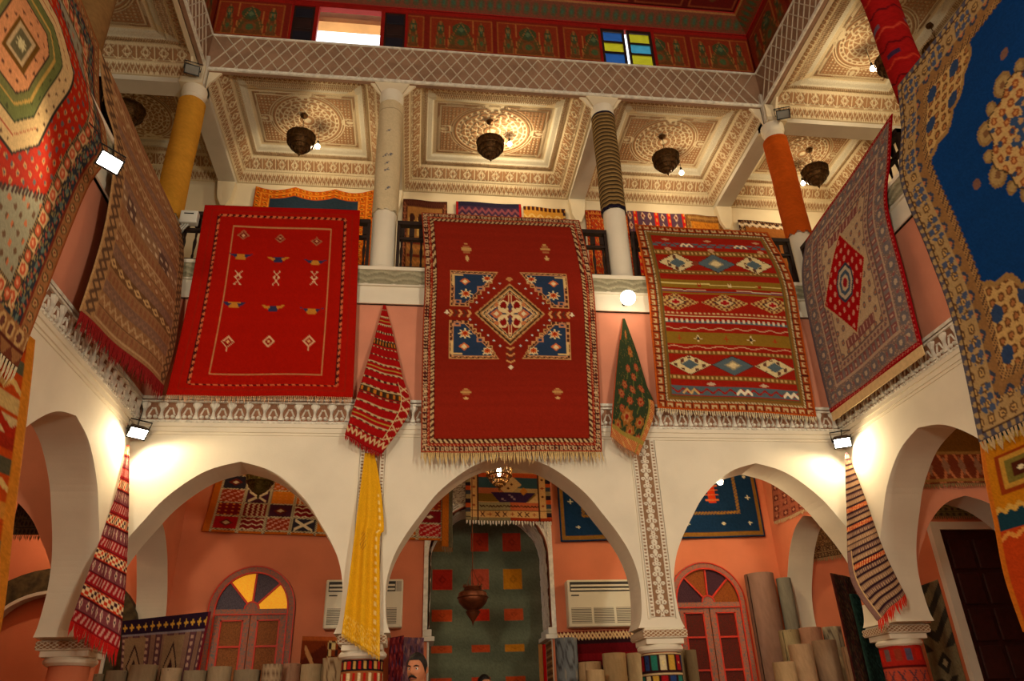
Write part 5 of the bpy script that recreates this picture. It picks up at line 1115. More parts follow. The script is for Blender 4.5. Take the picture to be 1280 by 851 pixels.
def striprug():
    cv = Cv(80, 100, (90, 62, 82), asp=.7); X, Y = cv.x, cv.y
    for x, c in ((.13, (206, 40, 30)), (.50, (206, 40, 30)), (.72, (206, 40, 30)), (.97, (196, 30, 26))): cv.m(np.abs(X-x) < .035, c); cv.m((np.abs(X-x) < .012) & ((Y*16 % 1) < .5), (226, 150, 60))
    for x in (.04, .26, .38, .61, .84): cv.m((np.abs(X-x) < .035) & (np.abs(((Y*11) % 1)-.5)*.08+np.abs(X-x) < .035), (214, 180, 150)); cv.m((np.abs(((Y*11) % 1)-.5)*.08+np.abs(X-x) < .018), (120, 30, 34))
    return cv.noise(.12)
wall_rug(striprug(), 784, 264, 855, 268, 2.4, 'mauve rug with upright scarlet stripes on the upper wall')
wall_rug(border_rug(60, 90, (206, 130, 40), (130, 84, 40), (176, 130, 70), .6, .13, ([(170, 96, 30)], .2)).noise(.12), 856, 268, 901, 271, 2.2, 'plain ochre rug with brown border on the upper wall')
cv = border_rug(70, 90, (150, 92, 44), (60, 34, 28), (176, 140, 96), .7, .1); cv.zig(0, 1, .05, .012, 9, .03, (214, 196, 170)); cv.noise(.13)
wall_rug(cv, 922, 275, 1000, 281, 2.3, 'brown rug with white wavy edge on upper wall by bracket')
# ---- rugs in the ground gallery
def patchwork():
    cv = Cv(230, 120, (186, 96, 24), asp=1.75); X, Y = cv.x, cv.y; nx, ny = 9, 5
    pal = [(196, 112, 28), (120, 22, 26), (34, 52, 84), (46, 40, 50), (170, 24, 30), (70, 32, 50), (150, 50, 24), (186, 90, 24)]
    x0, x1, y0, y1 = .035, .965, .0, .955
    for i in range(nx):
        for j in range(ny):
            a, b = x0+(x1-x0)*i/nx, x0+(x1-x0)*(i+1)/nx; c, d = y0+(y1-y0)*j/ny, y0+(y1-y0)*(j+1)/ny; k = (i*5+j*3+(i*j) % 4) % 8; cv.rect(a, c, b, d, pal[k])
            q = (X >= a) & (X < b) & (Y >= c) & (Y < d); u, v = (X-a)/(b-a), (Y-c)/(d-c); s = (i+2*j) % 6; lt = (214, 196, 160)
            if s == 0: cv.m(q & (np.hypot(((u*4) % 1)-.5, ((v*4) % 1)-.5) < .2), (206, 120, 50))
            if s == 1: cv.m(q & (((u*5+.3*np.abs(((v*5) % 1)-.5)*2) % 1) < .35), lt)
            if s == 2: cv.m(q & (np.abs(u-.5)+np.abs(v-.5) < .28), (110, 40, 30)); cv.m(q & (np.abs(u-.5)+np.abs(v-.5) < .14), lt)
            if s == 3: cv.m(q & (np.abs(((v*3) % 1)-.5-np.abs(((u*3) % 1)-.5)*.8) < .12), lt)
            if s == 4: cv.m(q & ((((u*8).astype(int)+(v*8).astype(int)) % 3) == 0) & (RNG.random(X.shape) < .8), (206, 150, 130))
            if s == 5: cv.m(q & (np.abs(np.abs(u-.5)-np.abs(v-.5)) < .1) & (np.abs(u-.5) < .35), lt)
    for i in range(nx+1): x = x0+(x1-x0)*i/nx; cv.m((np.abs(X-x) < .006), (60, 50, 50)); cv.m((np.abs(X-x) < .006) & (((Y*40+X*90) % 1) < .6), (206, 190, 150))
    for j in range(ny+1): y = y0+(y1-y0)*j/ny; cv.m((np.abs(Y-y) < .010) & (X > x0) & (X < x1), (60, 50, 50)); cv.m((np.abs(Y-y) < .010) & (((X*70+Y*40) % 1) < .6) & (X > x0) & (X < x1), (206, 190, 150))
    return cv.noise(.12, .02)
a, b = onY(252, 664, DG-.05), onY(562, 676, DG-.05); up = np.array((0, 0, 1.0))
sheet('rug', patchwork(), [a+up*.98+np.array((.12, 0, 0)), a], [b+up*1.0, b], 'patchwork rug of small coloured squares on the ground gallery wall', bulge=ripple(.012, 3))
# strip hanging from its right end
cv = Cv(16, 60, (176, 96, 24), asp=.2); cv.m(cv.x > .6, (96, 90, 70)); cv.noise(.2); a = onY(553, 600, DG-.08); b = onY(566, 598, DG-.08); dn = np.array((0, 0, -.95))
sheet('rug', cv, [a, a+dn], [b, b+dn*1.05], 'narrow orange runner hanging beside the patchwork rug', fr=(.10, 6, (120, 104, 80), .5))
def figrug():
    cv = Cv(110, 95, (196, 150, 96), asp=1.25); X, Y = cv.x, cv.y
    cv.rect(.15, .30, .85, .36, (190, 76, 30)); cv.rect(.15, .36, .85, .52, (50, 76, 84)); cv.rect(.15, .52, .55, .60, (176, 96, 60)); cv.rect(.55, .52, .85, .60, (180, 150, 100)); cv.dia(.50, .46, .16, .17, (206, 166, 110)); [cv.dia(.5+dx, .46+dy, .018, .02, (90, 40, 36)) for dx, dy in ((0, -.06), (-.04, 0), (.04, 0), (0, .06))]
    cv.rect(.15, .60, .85, .72, (120, 90, 34)); cv.poly([(.30, .58), (.82, .58), (.70, .73), (.40, .73)], (56, 36, 70)); cv.poly([(.85, .58), (.85, .73), (.72, .73)], (206, 166, 110)); cv.rect(.15, .73, .85, .84, (150, 140, 104)); cv.rect(.52, .73, .85, .84, (196, 100, 60)); cv.zig(.17, .85, .785, .012, 17, .012, (70, 40, 34)); cv.dia(.68, .56, .05, .06, (190, 120, 50)); cv.m((np.abs(((X*36).astype(int)*7+(Y*30).astype(int)*3) % 5) == 0) & (np.abs(X-.5) < .08) & (np.abs(Y-.66) < .05), (150, 120, 130))
    cv.m(((X > .06) & (X < .14)) | ((X > .86) & (X < .94)) | ((Y > .85) & (Y < .95)), (206, 160, 100))
    for k in range(8): x = .20+.085*k; [cv.line([(x-.02, .87), (x+.02, .93)], .012, (80, 40, 36)), cv.line([(x+.02, .87), (x-.02, .93)], .012, (80, 40, 36))] if k % 3 != 1 else cv.star(x, .90, .026, (150, 60, 40), 4, .4)
    for k in range(6): y = .12+.13*k; [cv.star(x, y, .024, [(90, 40, 36), (150, 60, 40)][k % 2], 4, .4) for x in (.10, .90)]
    pal = [(190, 80, 34), (60, 66, 76), (150, 130, 90), (40, 30, 40)]
    for k in range(16): y = k/16; [cv.rect(x, y, x+.06, y+1/16, pal[(k+(x > .5)) % 4]) for x in (0, .94)]
    cv.rect(0, .95, .52, 1, (130, 116, 84)); cv.rect(.52, .95, 1, 1, (150, 50, 24)); cv.zig(.14, .15, .5, 0, 1, .01, (60, 30, 30)); cv.m((np.abs(X-.145) < .006) | (np.abs(X-.855) < .006) | (np.abs(Y-.848) < .006), (70, 36, 30)); return cv.noise(.12, .03)
a, b = onY(582, 650, DG-.10), onY(690, 652, DG-.10)
sheet('rug', figrug(), [a+up*1.0, a], [b+up*1.0, b], 'beige figured rug with white fringe hanging over the arched niche', bulge=ripple(.01, 2), fr=(.07, 30, (222, 214, 196), .5))
def bluerug():
    cv = Cv(190, 90, (22, 48, 80), asp=2.4); X, Y = cv.x, cv.y
    d = np.minimum(np.minimum(X, 1-X)*2.4, (1-Y)); cv.m((np.abs(d-.045) < .02), (130, 92, 36)); cv.m((np.abs(d-.28) < .018) & (((X*2.4+Y)*26 % 1) < .7), (150, 110, 40))
    for x in (.09, .22, .40, .62, .80, .93): cv.star(x, .84, .012, (206, 200, 170), 4, .4)
    for x in (.06, .94): [cv.star(x, y, .012, (206, 200, 170), 4, .4) for y in (.3, .55)]
    for x in (.76, .30): cv.rect(x-.018, .38, x+.018, .60, (206, 60, 24)); cv.m((np.abs(X-x) < .034) & (np.abs(Y-.49) < .12) & ((Y*18 % 1) < .3), (206, 110, 60))
    return cv.noise(.14, .03)
a, b = onY(701, 677, DG-.06), onY(957, 670, DG-.06)
sheet('rug', bluerug(), [a+up*1.3, a], [b+up*1.3, b], 'wide dark blue rug with thin ochre borders on ground gallery wall', bulge=ripple(.012, 3, 1, 2))
# niche rug with coloured squares
def nicherug():
    cv = Cv(130, 260, (92, 98, 80), asp=.52); X, Y = cv.x, cv.y; cv.a *= (1+.16*np.sin(Y*60+np.sin(X*7))[..., None]); 
    rows = [(.14, .032, [(150, 90, 40), (186, 56, 30), (180, 56, 30)]), (.27, .034, [(176, 40, 24), (190, 80, 54), (206, 130, 26)]), (.387, .019, [(196, 76, 34), (196, 46, 24), (196, 80, 40)]), (.495, .012, [(196, 84, 40), (196, 76, 36), (206, 130, 34)]), (.60, .014, [(196, 70, 36), (190, 60, 30), (196, 76, 30)]), (.72, .03, [(196, 70, 36), (190, 60, 30), (196, 76, 30)]), (.86, .03, [(196, 70, 36), (190, 60, 30), (196, 76, 30)])]
    for y, h, cs in rows:
        for x, w, c in zip((.19, .465, .71), (.075, .065, .068), cs): c = tuple(int(q*.88) for q in c); cv.rect(x-w, y-h, x+w, y+h, c); cv.dia(x, y, .03, h*.45, tuple(int(q*.85) for q in c)); cv.dia(x, y, .014, h*.22, c)
    return cv.noise(.14, .06)
cvn = nicherug()
Yn = DG+.72; a, b = onY(533, 600, Yn), onY(684, 600, Yn)
sheet('rug', cvn, [np.array((NX0-.15, Yn, 4.35)), np.array((NX0-.15, Yn, .15))], [np.array((NX1+.15, Yn, 4.35)), np.array((NX1+.15, Yn, .15))], 'tall dark green rug with orange squares closing the niche', bulge=ripple(.015, 2.5))
# jamb carpets at the right of the niche
for x, w, c, lb in ((NX1-.13, .05, (176, 120, 66), 'narrow tan runner hanging in the niche jamb'), (NX1-.07, .04, (190, 20, 16), 'narrow scarlet runner hanging in the niche jamb')):
    cv = Cv(8, 60, c, asp=.05); cv.noise(.15); sheet('rug', cv, [(x, DG+.45, 2.28), (x, DG+.45, .1)], [(x+w, DG+.42, 2.28), (x+w, DG+.42, .1)], lb)
cv = Cv(24, 120, (120, 84, 52), asp=.12); cv.m((cv.y*50 % 1) < .4, (84, 52, 36)); cv.m((cv.y*25 % 1) < .2, (170, 130, 84)); cv.noise(.15); sheet('rug', cv, [(NX1-.03, DG+.40, 2.28), (NX1-.03, DG+.40, .1)], [(NX1-.035, DG-.02, 2.28), (NX1-.035, DG-.02, .1)], 'brown ribbed carpet lining the niche jamb', nrm=(-1, 0, 0))
# dark red fringed rug over the north east cross arch
cv = Cv(60, 60, (110, 24, 20), asp=1.0); cv.band(0, .3, lambda t, q: [(t == t, (150, 84, 64)), (np.hypot(((t*2) % 1)-.5, ((q*2) % 1)-.5) < .32, (96, 40, 36)), (np.hypot(((t*2) % 1)-.5, ((q*2) % 1)-.5) < .15, (190, 130, 100))]); cv.noise(.2)
Yb = [onX(967, 590, L-.02)+np.array((0, 0, .3)), onX(968, 652, L-.03)]; Yc = [np.array((L-.02, .5, 4.5)), np.array((L-.04, .5, 3.72))]
sheet('rug', cv, Yb, Yc, 'dark crimson floral rug above the cross arch beside blue rug', nrm=(-1, 0, 0), fr=(.06, 40, (206, 180, 140), .5), bulge=ripple(.012, 2))
# rugs seen through the side arches
def sidecv(f, b1, b2, p): return border_rug(70, 60, f, b1, b2, 1.4, .16, p)
a, b = onY(1118, 606, -.03), onY(1260, 602, -.03)
cv = Cv(110, 70, (110, 70, 26), asp=1.6); X, Y = cv.x, cv.y; mk = Y > .55; cv.m(mk, (120, 56, 36)); cv.m(mk & (np.abs(np.abs(((X*7) % 1)-.5)*.6-np.abs(Y-.75)) < .05), (196, 120, 80)); cv.m(mk & (np.abs(((X*7) % 1)-.5)*.6+np.abs(Y-.75) < .14), (150, 110, 90)); cv.m((np.abs(Y-.57) < .02) | (np.abs(Y-.95) < .02), (150, 110, 60)); cv.noise(.15)
sheet('rug', cv, [a+np.array((-.1, 0, .9)), a], [b+np.array((0, 0, .9)), b], 'brown rug with diamond border hanging across the east gallery', fr=(.06, 50, (150, 124, 84), .6), bulge=ripple(.012, 2))
a, b = onY(1135, 645, DG-.05), onY(1250, 645, DG-.05); cv = sidecv((84, 76, 46), (110, 96, 56), (60, 60, 44), ([(130, 110, 60), (60, 50, 40)], .3)); cv.noise(.2)
sheet('rug', cv, [a+up*.7, a], [b+up*.7, b], 'mossy green rug above the panelled door', fr=(.05, 40, (130, 116, 80), .5))
a, b = onY(1008, 700, DG-.05), onY(1066, 690, DG-.05); cv = sidecv((110, 84, 54), (90, 66, 48), (150, 124, 84), ([(70, 50, 44), (150, 120, 80)], .4)); cv.noise(.2)
sheet('rug', cv, [a+up*.75, a], [b+up*.75, b], 'faded brown fringed rug inside the north east room', fr=(.07, 24, (170, 150, 104), .5))
a, b = onY(12, 668, .45), onY(74, 668, .45); cv = sidecv((62, 50, 40), (84, 62, 46), (50, 46, 44), ([(90, 70, 50), (40, 36, 36)], .4)); cv.noise(.2)
sheet('rug', cv, [a+up*.75, a], [b+up*.75+np.array((.1, 0, 0)), b+np.array((.1, 0, 0))], 'dark fringed rug hanging in the north west room', fr=(.07, 30, (120, 90, 60), .5))
# hanging rugs at the right
def dark(c, p): cv = Cv(40, 120, c, asp=.3); cv.speck(np.ones_like(cv.x, bool), p, .5); cv.m((np.abs(cv.x-.5) > .42), p[0]); return cv.noise(.25)
def strip_rug(pts, cv, label, Y, h=2.6):
    a, b = onY(*pts[0], Y), onY(*pts[1], Y); lo = np.array((0, 0, 1.0)); aa, bb = a.copy(), b.copy(); aa[2] = .05; bb[2] = .05
    return sheet('rug', cv, [a, aa], [b, bb], label, bulge=ripple(.02, 2))
strip_rug([(1038, 716), (1066, 722)], dark((50, 34, 28), [(70, 30, 26), (36, 30, 30), (80, 60, 40)]), 'dark brown rug standing on end beside the east column', .75)
strip_rug([(1062, 742), (1105, 745)], dark((26, 44, 40), [(36, 60, 54), (22, 34, 34)]), 'dark teal rug hanging behind the east column', .62)
def zigrug():
    cv = Cv(60, 140, (110, 100, 76), asp=.4); X, Y = cv.x, cv.y; cv.m(((Y*9+np.abs(X-.45)*1.6) % 1) < .45, (52, 50, 44)); cv.m((Y > .30) & (Y < .42), (110, 100, 76)); cv.dia(.5, .36, .22, .05, (46, 44, 40)); cv.dia(.5, .36, .08, .02, (150, 140, 110)); cv.m((Y > .55), (100, 90, 70)); cv.m((Y > .55) & (((Y*9-np.abs(X-.45)*1.6) % 1) < .45), (52, 50, 44)); return cv.noise(.18)
strip_rug([(1137, 737), (1172, 724)], zigrug(), 'grey chevron rug hanging beside the panelled door', 1.6)
# kilim on the left and rugs under the air conditioners
def darkkilim():
    cv = Cv(120, 90, (130, 96, 80), asp=1.5); X, Y = cv.x, cv.y
    cv.m(((X*15).astype(int) % 2 == 0), (96, 60, 66)); cv.m(((X*15).astype(int) % 2 == 0) & (np.hypot(((X*15) % 1)-.5, ((Y*14) % 1)-.5) < .3), (176, 140, 120)); cv.m((np.abs(((X*15) % 1)-.05) < .06), (56, 30, 44))
    for x in (.16, .62): cv.rect(x-.12, .22, x+.12, .9, (140, 112, 84)); cv.dia(x, .55, .09, .26, (50, 30, 36)); cv.dia(x, .55, .075, .21, (150, 120, 90)); cv.dia(x, .55, .03, .09, (60, 36, 36))
    for y in (.0, .84): cv.rect(0, y, 1, y+.20, (40, 24, 44)); [cv.star((k+.5)/13, y+.10, .036, (206, 156, 60), 4, .35) for k in range(13)]; cv.m((np.abs(Y-y-.185) < .012), (130, 120, 130))
    cv.m(X > .97, (110, 30, 40)); return cv.noise(.13)
a, b, c, d = onY(153, 776, 2.0), onY(150, 838, 2.0), onY(264, 764, 2.0), onY(246, 846, 2.0)
sheet('rug', darkkilim(), [a, b, b+np.array((0, 0, -.4))], [c, d, d+np.array((0, 0, -.4))], 'purple-black kilim with gold stars hung behind the rolled carpets', bulge=ripple(.012, 3))
def brpatch():
    cv = Cv(50, 50, (120, 50, 22), asp=1.2); cv.poly([(0, .3), (.5, .1), (.75, .45), (.1, .8)], (90, 34, 20)); cv.line([(.1, .15), (.5, .6)], .06, (196, 140, 90)); cv.m((cv.x > .55) & ((((cv.x*14).astype(int)+(cv.y*12).astype(int)) % 2) == 0), (206, 180, 120)); cv.m((cv.x > .55) & ((((cv.x*14).astype(int)+(cv.y*12).astype(int)) % 3) == 0), (50, 30, 26)); cv.rect(0, 0, 1, .06, (170, 84, 40)); return cv.noise(.12)
a, b = onY(378, 795, DG-.25), onY(436, 796, DG-.25); sheet('rug', brpatch(), [a, a+np.array((0, 0, -1.0))], [b, b+np.array((0, 0, -1.0))], 'rust brown rug with checked corner under the air conditioner')
def maroon():
    cv = Cv(110, 80, (90, 14, 20), asp=1.6); X, Y = cv.x, cv.y
    for y, c in ((.10, (40, 20, 26)), (.24, (120, 20, 26)), (.36, (34, 18, 26)), (.58, (34, 18, 24)), (.8, (110, 20, 26))): cv.rect(0, y-.03, 1, y+.03, c)
    for y in (.05, .46): cv.zig(0, 1, y, .028, 12, .012, (206, 176, 130)); cv.zig(0, 1, y, -.028, 12, .012, (206, 176, 130))
    return cv.noise(.14)
a, b = onY(697, 790, 1.9), onY(800, 786, 1.9); sheet('rug', maroon(), [a, a+np.array((0, 0, -1.3))], [b, b+np.array((0, 0, -1.3))], 'maroon and black banded kilim below the right air conditioner', bulge=ripple(.01, 2))
for (p0, p1, c, sp, lb) in (((487, 797), (505, 794), (110, 34, 40), [(150, 60, 60), (70, 24, 40), (60, 50, 84)], 'maroon patterned rug hanging beside the niche'), ((503, 796), (530, 797), (120, 84, 96), [(90, 70, 100), (160, 120, 120), (70, 50, 60)], 'mauve patterned rug hanging beside the niche')):
    cv = Cv(30, 90, c, asp=.2); cv.m(np.sin(cv.x*20+np.sin(cv.y*30)*2)*np.sin(cv.y*60) > .3, sp[0]); cv.m(np.sin(cv.x*15+3)*np.sin(cv.y*50+cv.x*9) > .5, sp[1]); cv.m(np.sin(cv.x*25+1)*np.sin(cv.y*35+2) > .75, sp[2]); cv.noise(.15); Yq = 2.15 if 'maroon' in lb else 2.24; a, b = onY(*p0, Yq), onY(*p1, Yq); sheet('rug', cv, [a, a+np.array((0, 0, -2.0))], [b, b+np.array((0, 0, -2.0))], lb, bulge=ripple(.015, 1.5))
# ---- wraps around columns
def wrap(cv, cx, cy, r, z0, z1, label, cat='cloth', ragged=0.0, r1=None):
    u = np.linspace(0, 2*PI, cv.W); v = np.linspace(0, 1, cv.H); U, V = np.meshgrid(u, v); rr = r+((r1 or r)-r)*V+.004*np.sin(U*5+V*9); 
    Z = z1+(z0-z1)*V+ragged*np.sin(U*9)*V**8; P = np.stack([cx+rr*np.cos(-U+PI/2), cy+rr*np.sin(-U+PI/2), Z], -1)
    o = gridmesh('column_wrap', P[:, ::-1], cv.a[:, ::-1], M_RUG); Pi = P.copy(); tag(o, label, cat); 
    for z, q in ((z1, 0), (z0, -1)):
        mb = MB(); ra = r if q == 0 else (r1 or r); n = 24; mb.add([(cx+ra*math.cos(2*PI*i/n), cy+ra*math.sin(2*PI*i/n), z) for i in range(n)]+[(cx+(ra-.012)*math.cos(2*PI*i/n), cy+(ra-.012)*math.sin(2*PI*i/n), z) for i in range(n)], [(i, (i+1) % n, n+(i+1) % n, n+i) for i in range(n)])
        c = (cv.a[q, 0]); obj('hem', mb, mat('hem_'+label[:14]+str(q), tuple(int(255*float(x)**(1/2.2)) for x in c), .9, .1, 30), o)
    return o
zz = lambda px, py: float(onY(px, py, .05)[2])
cv = Cv(40, 90, (206, 148, 52), asp=.4).noise(.08, .06); wrap(cv, -.22, .20, .185, zz(208, 266), 9.45, 'mustard yellow cloth wrapped round corner column beside meter box', ragged=.03)
cv = Cv(90, 140, (214, 196, 160), asp=.4); X, Y = cv.x, cv.y
for x, y in ((.5, .30), (.46, .52), (.53, .53), (.5, .60), (.5, .66), (.47, .82)): cv.star(x, y, .035, (96, 96, 116), 4, .3); cv.line([(x-.02, y-.012), (x+.03, y+.012)], .012, (96, 96, 116))
cv.line([(0, .08), (1, .08)], .012, (170, 150, 120)); cv.noise(.06, .03); wrap(cv, C1X, .20, .178, zz(480, 262), 9.62, 'cream cloth with small blue marks wrapped round column', ragged=.02)
cv = Cv(40, 130, (122, 96, 56), asp=.4); cv.m((cv.y*26 % 1) < .35, (60, 46, 34)); cv.m((cv.y*26 % 1) > .8, (170, 142, 92)); cv.m((cv.y > .97) | (cv.y < .02), (30, 26, 46)); cv.noise(.15, .05); wrap(cv, C2X, .20, .182, zz(765, 260), 9.68, 'olive and brown ringed cloth wrapped round column', ragged=.01)
cv = Cv(40, 90, (190, 84, 22), asp=.4).noise(.10, .08); wrap(cv, L+.22, .20, .188, zz(1000, 290), 9.42, 'plain burnt orange cloth wrapped round corner column', ragged=.03)
cv = Cv(50, 120, (156, 22, 22), asp=.4); X, Y = cv.x, cv.y; [cv.zig(0, 1, y, .014, 6, .03, c) for y, c in ((.12, (110, 14, 20)), (.24, (196, 60, 40)), (.36, (90, 16, 24)), (.52, (196, 70, 50)), (.64, (100, 14, 20)), (.78, (196, 60, 40)), (.9, (90, 14, 20)))]; [cv.rect(x, y, x+.14, y+.03, c) for x, y, c in ((.1, .2, (200, 170, 140)), (.5, .2, (200, 170, 140)), (.3, .45, (110, 90, 110)), (.7, .45, (110, 90, 110)), (.2, .7, (60, 40, 70)), (.6, .7, (60, 40, 70)))]; cv.noise(.12, .05)
wrap(cv, L+.30, -SB+.2, .19, 7.6, 9.6, 'crimson kilim wrapped round the column above the blue carpet', ragged=.02)
cv = Cv(40, 90, (132, 100, 62), asp=.4).noise(.12, .06); wrap(cv, -.30, -SB+.2, .19, 7.4, 9.6, 'plain tan cloth wrapped round column above the octagon carpet', ragged=.02)
def kwrap(kind):
    cv = Cv(100, 110, (130, 30, 26), asp=.7); X, Y = cv.x, cv.y
    if kind == 0:
        for k in range(9):
            y = k/9; cv.rect(0, y, 1, y+.11, [(34, 26, 30), (150, 90, 50), (30, 40, 44)][k % 3]); m_ = (Y > y+.02) & (Y < y+.095); cv.m(m_ & ((X*24 % 1) < .55), [(196, 150, 84), (176, 30, 26), (40, 110, 100)][k % 3]); cv.m(m_ & ((X*24 % 2) < .55), [(176, 30, 30), (222, 200, 160), (206, 180, 140)][k % 3])
    if kind == 1:
        for k in range(5):
            y = k*.2; cv.rect(0, y, 1, y+.2, (48, 24, 26))
            for i in range(14):
                x = i/14; c = [(150, 24, 30), (40, 110, 96), (190, 150, 60), (40, 60, 110), (206, 190, 150)][(i*2+k) % 5]; cv.rect(x+.01, y+.03, x+.058, y+.17, c)
                if (i+k) % 2: cv.star(x+.035, y+.1, .022, [(226, 206, 140), (30, 26, 30)][i % 3 == 0], 4, .4)
            cv.rect(0, y, 1, y+.014, (196, 170, 130))
    if kind == 2:
        for k in range(6):
            y = k/6; cv.rect(0, y, 1, y+.16, [(176, 40, 30), (190, 80, 60)][k % 2]); cv.rect(0, y, 1, y+.012, (90, 24, 24))
            for i in range(12):
                x = i/12+.01
                if k % 2 == 0: cv.rect(x, y+.04, x+.05, y+.13, [(110, 90, 90), (206, 40, 26), (90, 84, 110), (150, 60, 40)][(i+k) % 4])
                else: cv.line([(x, y+.04), (x+.05, y+.13)], .012, (90, 60, 70)); cv.line([(x+.05, y+.04), (x, y+.13)], .012, (90, 60, 70))
    return cv.noise(.12, .03)
wrap(kwrap(0), P1X, .225, .215, .9, 1.90, 'black and turquoise banded kilim wrapped round lower column', r1=.225); wrap(kwrap(1), P2X, .225, .215, .9, 1.90, 'multicoloured chequered kilim wrapped round lower column', r1=.225); wrap(kwrap(2), L+.205, .225, .222, .6, 1.93, 'red cross-stitch kilim wrapped round corner column', r1=.235)
# ================================================================ ROLLED CARPETS
def roll_mesh(r, h, seed, cvk=None, col=(170, 150, 120), col2=None):
    """a rolled carpet standing on end: spiral outer lap, seam edge, coiled top"""
    n = 48; tt = np.linspace(0, 2*PI, n); rad = r*(1-.07*tt/(2*PI))+.002*np.sin(tt*5+seed)
    H = 40; W = n; cv = Cv(W, H, col, asp=2*PI*r/h)
    if cvk: cvk(cv)
    cv.noise(.10, .05)
    P = np.zeros((H, W, 3)); P[..., 0] = (rad*np.cos(-tt+1.2+seed))[None]; P[..., 1] = (rad*np.sin(-tt+1.2+seed))[None]; P[..., 2] = np.linspace(h, 0, H)[:, None]
    return P[:, ::-1], cv.a[:, ::-1], tt, rad
def roll(pl, pr, top, Y, label, col=(168, 146, 116), cvk=None, group='rolled carpets standing on end', r=None):
    a, b = onY(pl, top, Y), onY(pr, top, Y); r = float(b[0]-a[0])/2*.97; cx = float(a[0]+b[0])/2; h = float(a[2]+b[2])/2; cy = Y+r*.5
    seed = random.random()*6; P, c, tt, rad = roll_mesh(r, h, seed, cvk, col); P = P+np.array((cx, cy, 0))
    o = gridmesh('rolled_carpet', P, c, M_RUG, org=(cx, cy, 0)); tag(o, label, 'carpet roll', group)
    # coil: a wound strip seen on the top end
    turns = 5; n = 24*turns; ta = np.linspace(0, 2*PI*turns, n); rr = rad[-1]*(1-.85*ta/(2*PI*turns)); mb = MB()
    mb.lathe([(r*.93, h-.03), (r*.93, h-.012)], (cx, cy, 0), 24)
    th = r*.06; v = []
    for q, t_ in zip(rr, ta):
        ca, sa = math.cos(-t_+1.2+seed), math.sin(-t_+1.2+seed); v += [(cx+q*ca, cy+q*sa, h-.012), (cx+q*ca, cy+q*sa, h), (cx+(q-th)*ca, cy+(q-th)*sa, h), (cx+(q-th)*ca, cy+(q-th)*sa, h-.012)]
    f = []
    for i in range(n-1):
        for k in range(3): f.append((4*i+k, 4*i+k+1, 4*i+5+k, 4*i+4+k))
    mb.add(v, f); k = 'roll_end_%d_%d_%d' % col; obj('coiled_end', mb, mat(k, tuple(int(q*.85) for q in col), .95, .2, 40), o, org=(cx, cy, h-.03)); return o
def leafy(cols):
    def f(cv):
        X, Y = cv.x, cv.y*cv.H/cv.W*1.0
        cv.m(np.abs(np.hypot(((X*5) % 1)-.5, ((cv.y*5) % 1)-.5)-.3) < .05, cols[0]); cv.m(np.hypot(((X*5+.5) % 1)-.5, ((cv.y*5+.5) % 1)-.5) < .14, cols[1])
    return f
def dotty(c):
    return lambda cv: cv.m((np.hypot(((cv.x*14) % 1)-.5, ((cv.y*22) % 1)-.5) < .3) & (cv.y < .3), c)
PL = 'plain beige rolled carpet in the row beneath the fan window'
B1, B2, B3 = (150, 130, 104), (136, 120, 98), (164, 140, 112)
NB = ['slim beige rolled carpet tucked behind the red corner cloth', 'dull beige rolled carpet beside the red corner cloth tassels', 'broad beige rolled carpet before the gold-star kilim', 'pinkish tan rolled carpet before the gold-star kilim', 'dull beige rolled carpet at the kilim edge', 'beige rolled carpet before the left window casement', 'grey-beige rolled carpet before the window middle stile']
for i, (pl, pr, tp, c) in enumerate([(116, 129, 842, B2), (131, 159, 838, B2), (159, 197, 831, B1), (197, 227, 835, B3), (227, 258, 838, B2), (258, 290, 833, B1), (290, 326, 837, B2)]):
    roll(pl, pr, tp, 1.35, NB[i], c)
roll(326, 353, 830, 1.30, 'beige rolled carpet with dotted end in the left row', B3, dotty((110, 84, 66))); roll(353, 376, 829, 1.62, 'pinkish beige rolled carpet in the left row', (176, 136, 112))
roll(375, 403, 830, 1.30, 'pale cream rolled carpet beside the flowered roll', (184, 164, 130)); roll(402, 432, 822, 1.25, 'cream rolled carpet with large outlined flowers', (186, 164, 130), leafy([(110, 84, 60), (150, 110, 80)]))
roll(694, 723, 797, 1.55, 'blue-grey rolled carpet with scroll pattern beside the niche', (104, 108, 112), leafy([(62, 60, 62), (140, 132, 120)]))
roll(724, 754, 827, 1.45, 'short sandy rolled carpet beside the scroll-patterned roll', (170, 140, 104)); roll(733, 757, 837, .95, 'lowest sandy rolled carpet before the maroon kilim', (176, 148, 110))
roll(753, 784, 816, 1.35, 'tan rolled carpet before the maroon kilim', (178, 152, 112)); roll(783, 806, 816, 1.4, 'tan rolled carpet touching the carved pier column', (180, 156, 118))
roll(842, 858, 811, 1.6, 'khaki rolled carpet beside the chequered column', (136, 118, 90)); roll(857, 871, 812, 1.45, 'khaki rolled carpet before the red fan window', (130, 114, 88))
roll(934, 970, 716, 2.06, 'very tall mauve-taupe rolled carpet by the red fan window', (140, 108, 94)); roll(972, 990, 722, 2.05, 'slim plastic-grey rolled carpet behind the tall taupe roll', (128, 124, 112))
roll(976, 1001, 787, 1.50, 'olive beige rolled carpet behind the front rolls', (150, 132, 98)); roll(1001, 1029, 784, 1.70, 'pinkish rolled carpet behind the front rolls', (172, 128, 104)); roll(1030, 1053, 783, 1.75, 'mottled patterned rolled carpet behind the front rolls', (150, 138, 116), leafy([(90, 76, 66), (186, 170, 140)]))
roll(988, 1017, 805, 1.1, 'beige rolled carpet in the front right group', (172, 140, 108)); roll(1018, 1047, 800, 1.2, 'broad dusty beige rolled carpet in the front right group', (150, 122, 98)); roll(1054, 1072, 808, 1.0, 'narrow brown-beige rolled carpet beside the dark rug', (150, 118, 92)); roll(968, 996, 827, .75, 'shortest sandy rolled carpet in the front right group', (180, 150, 112))
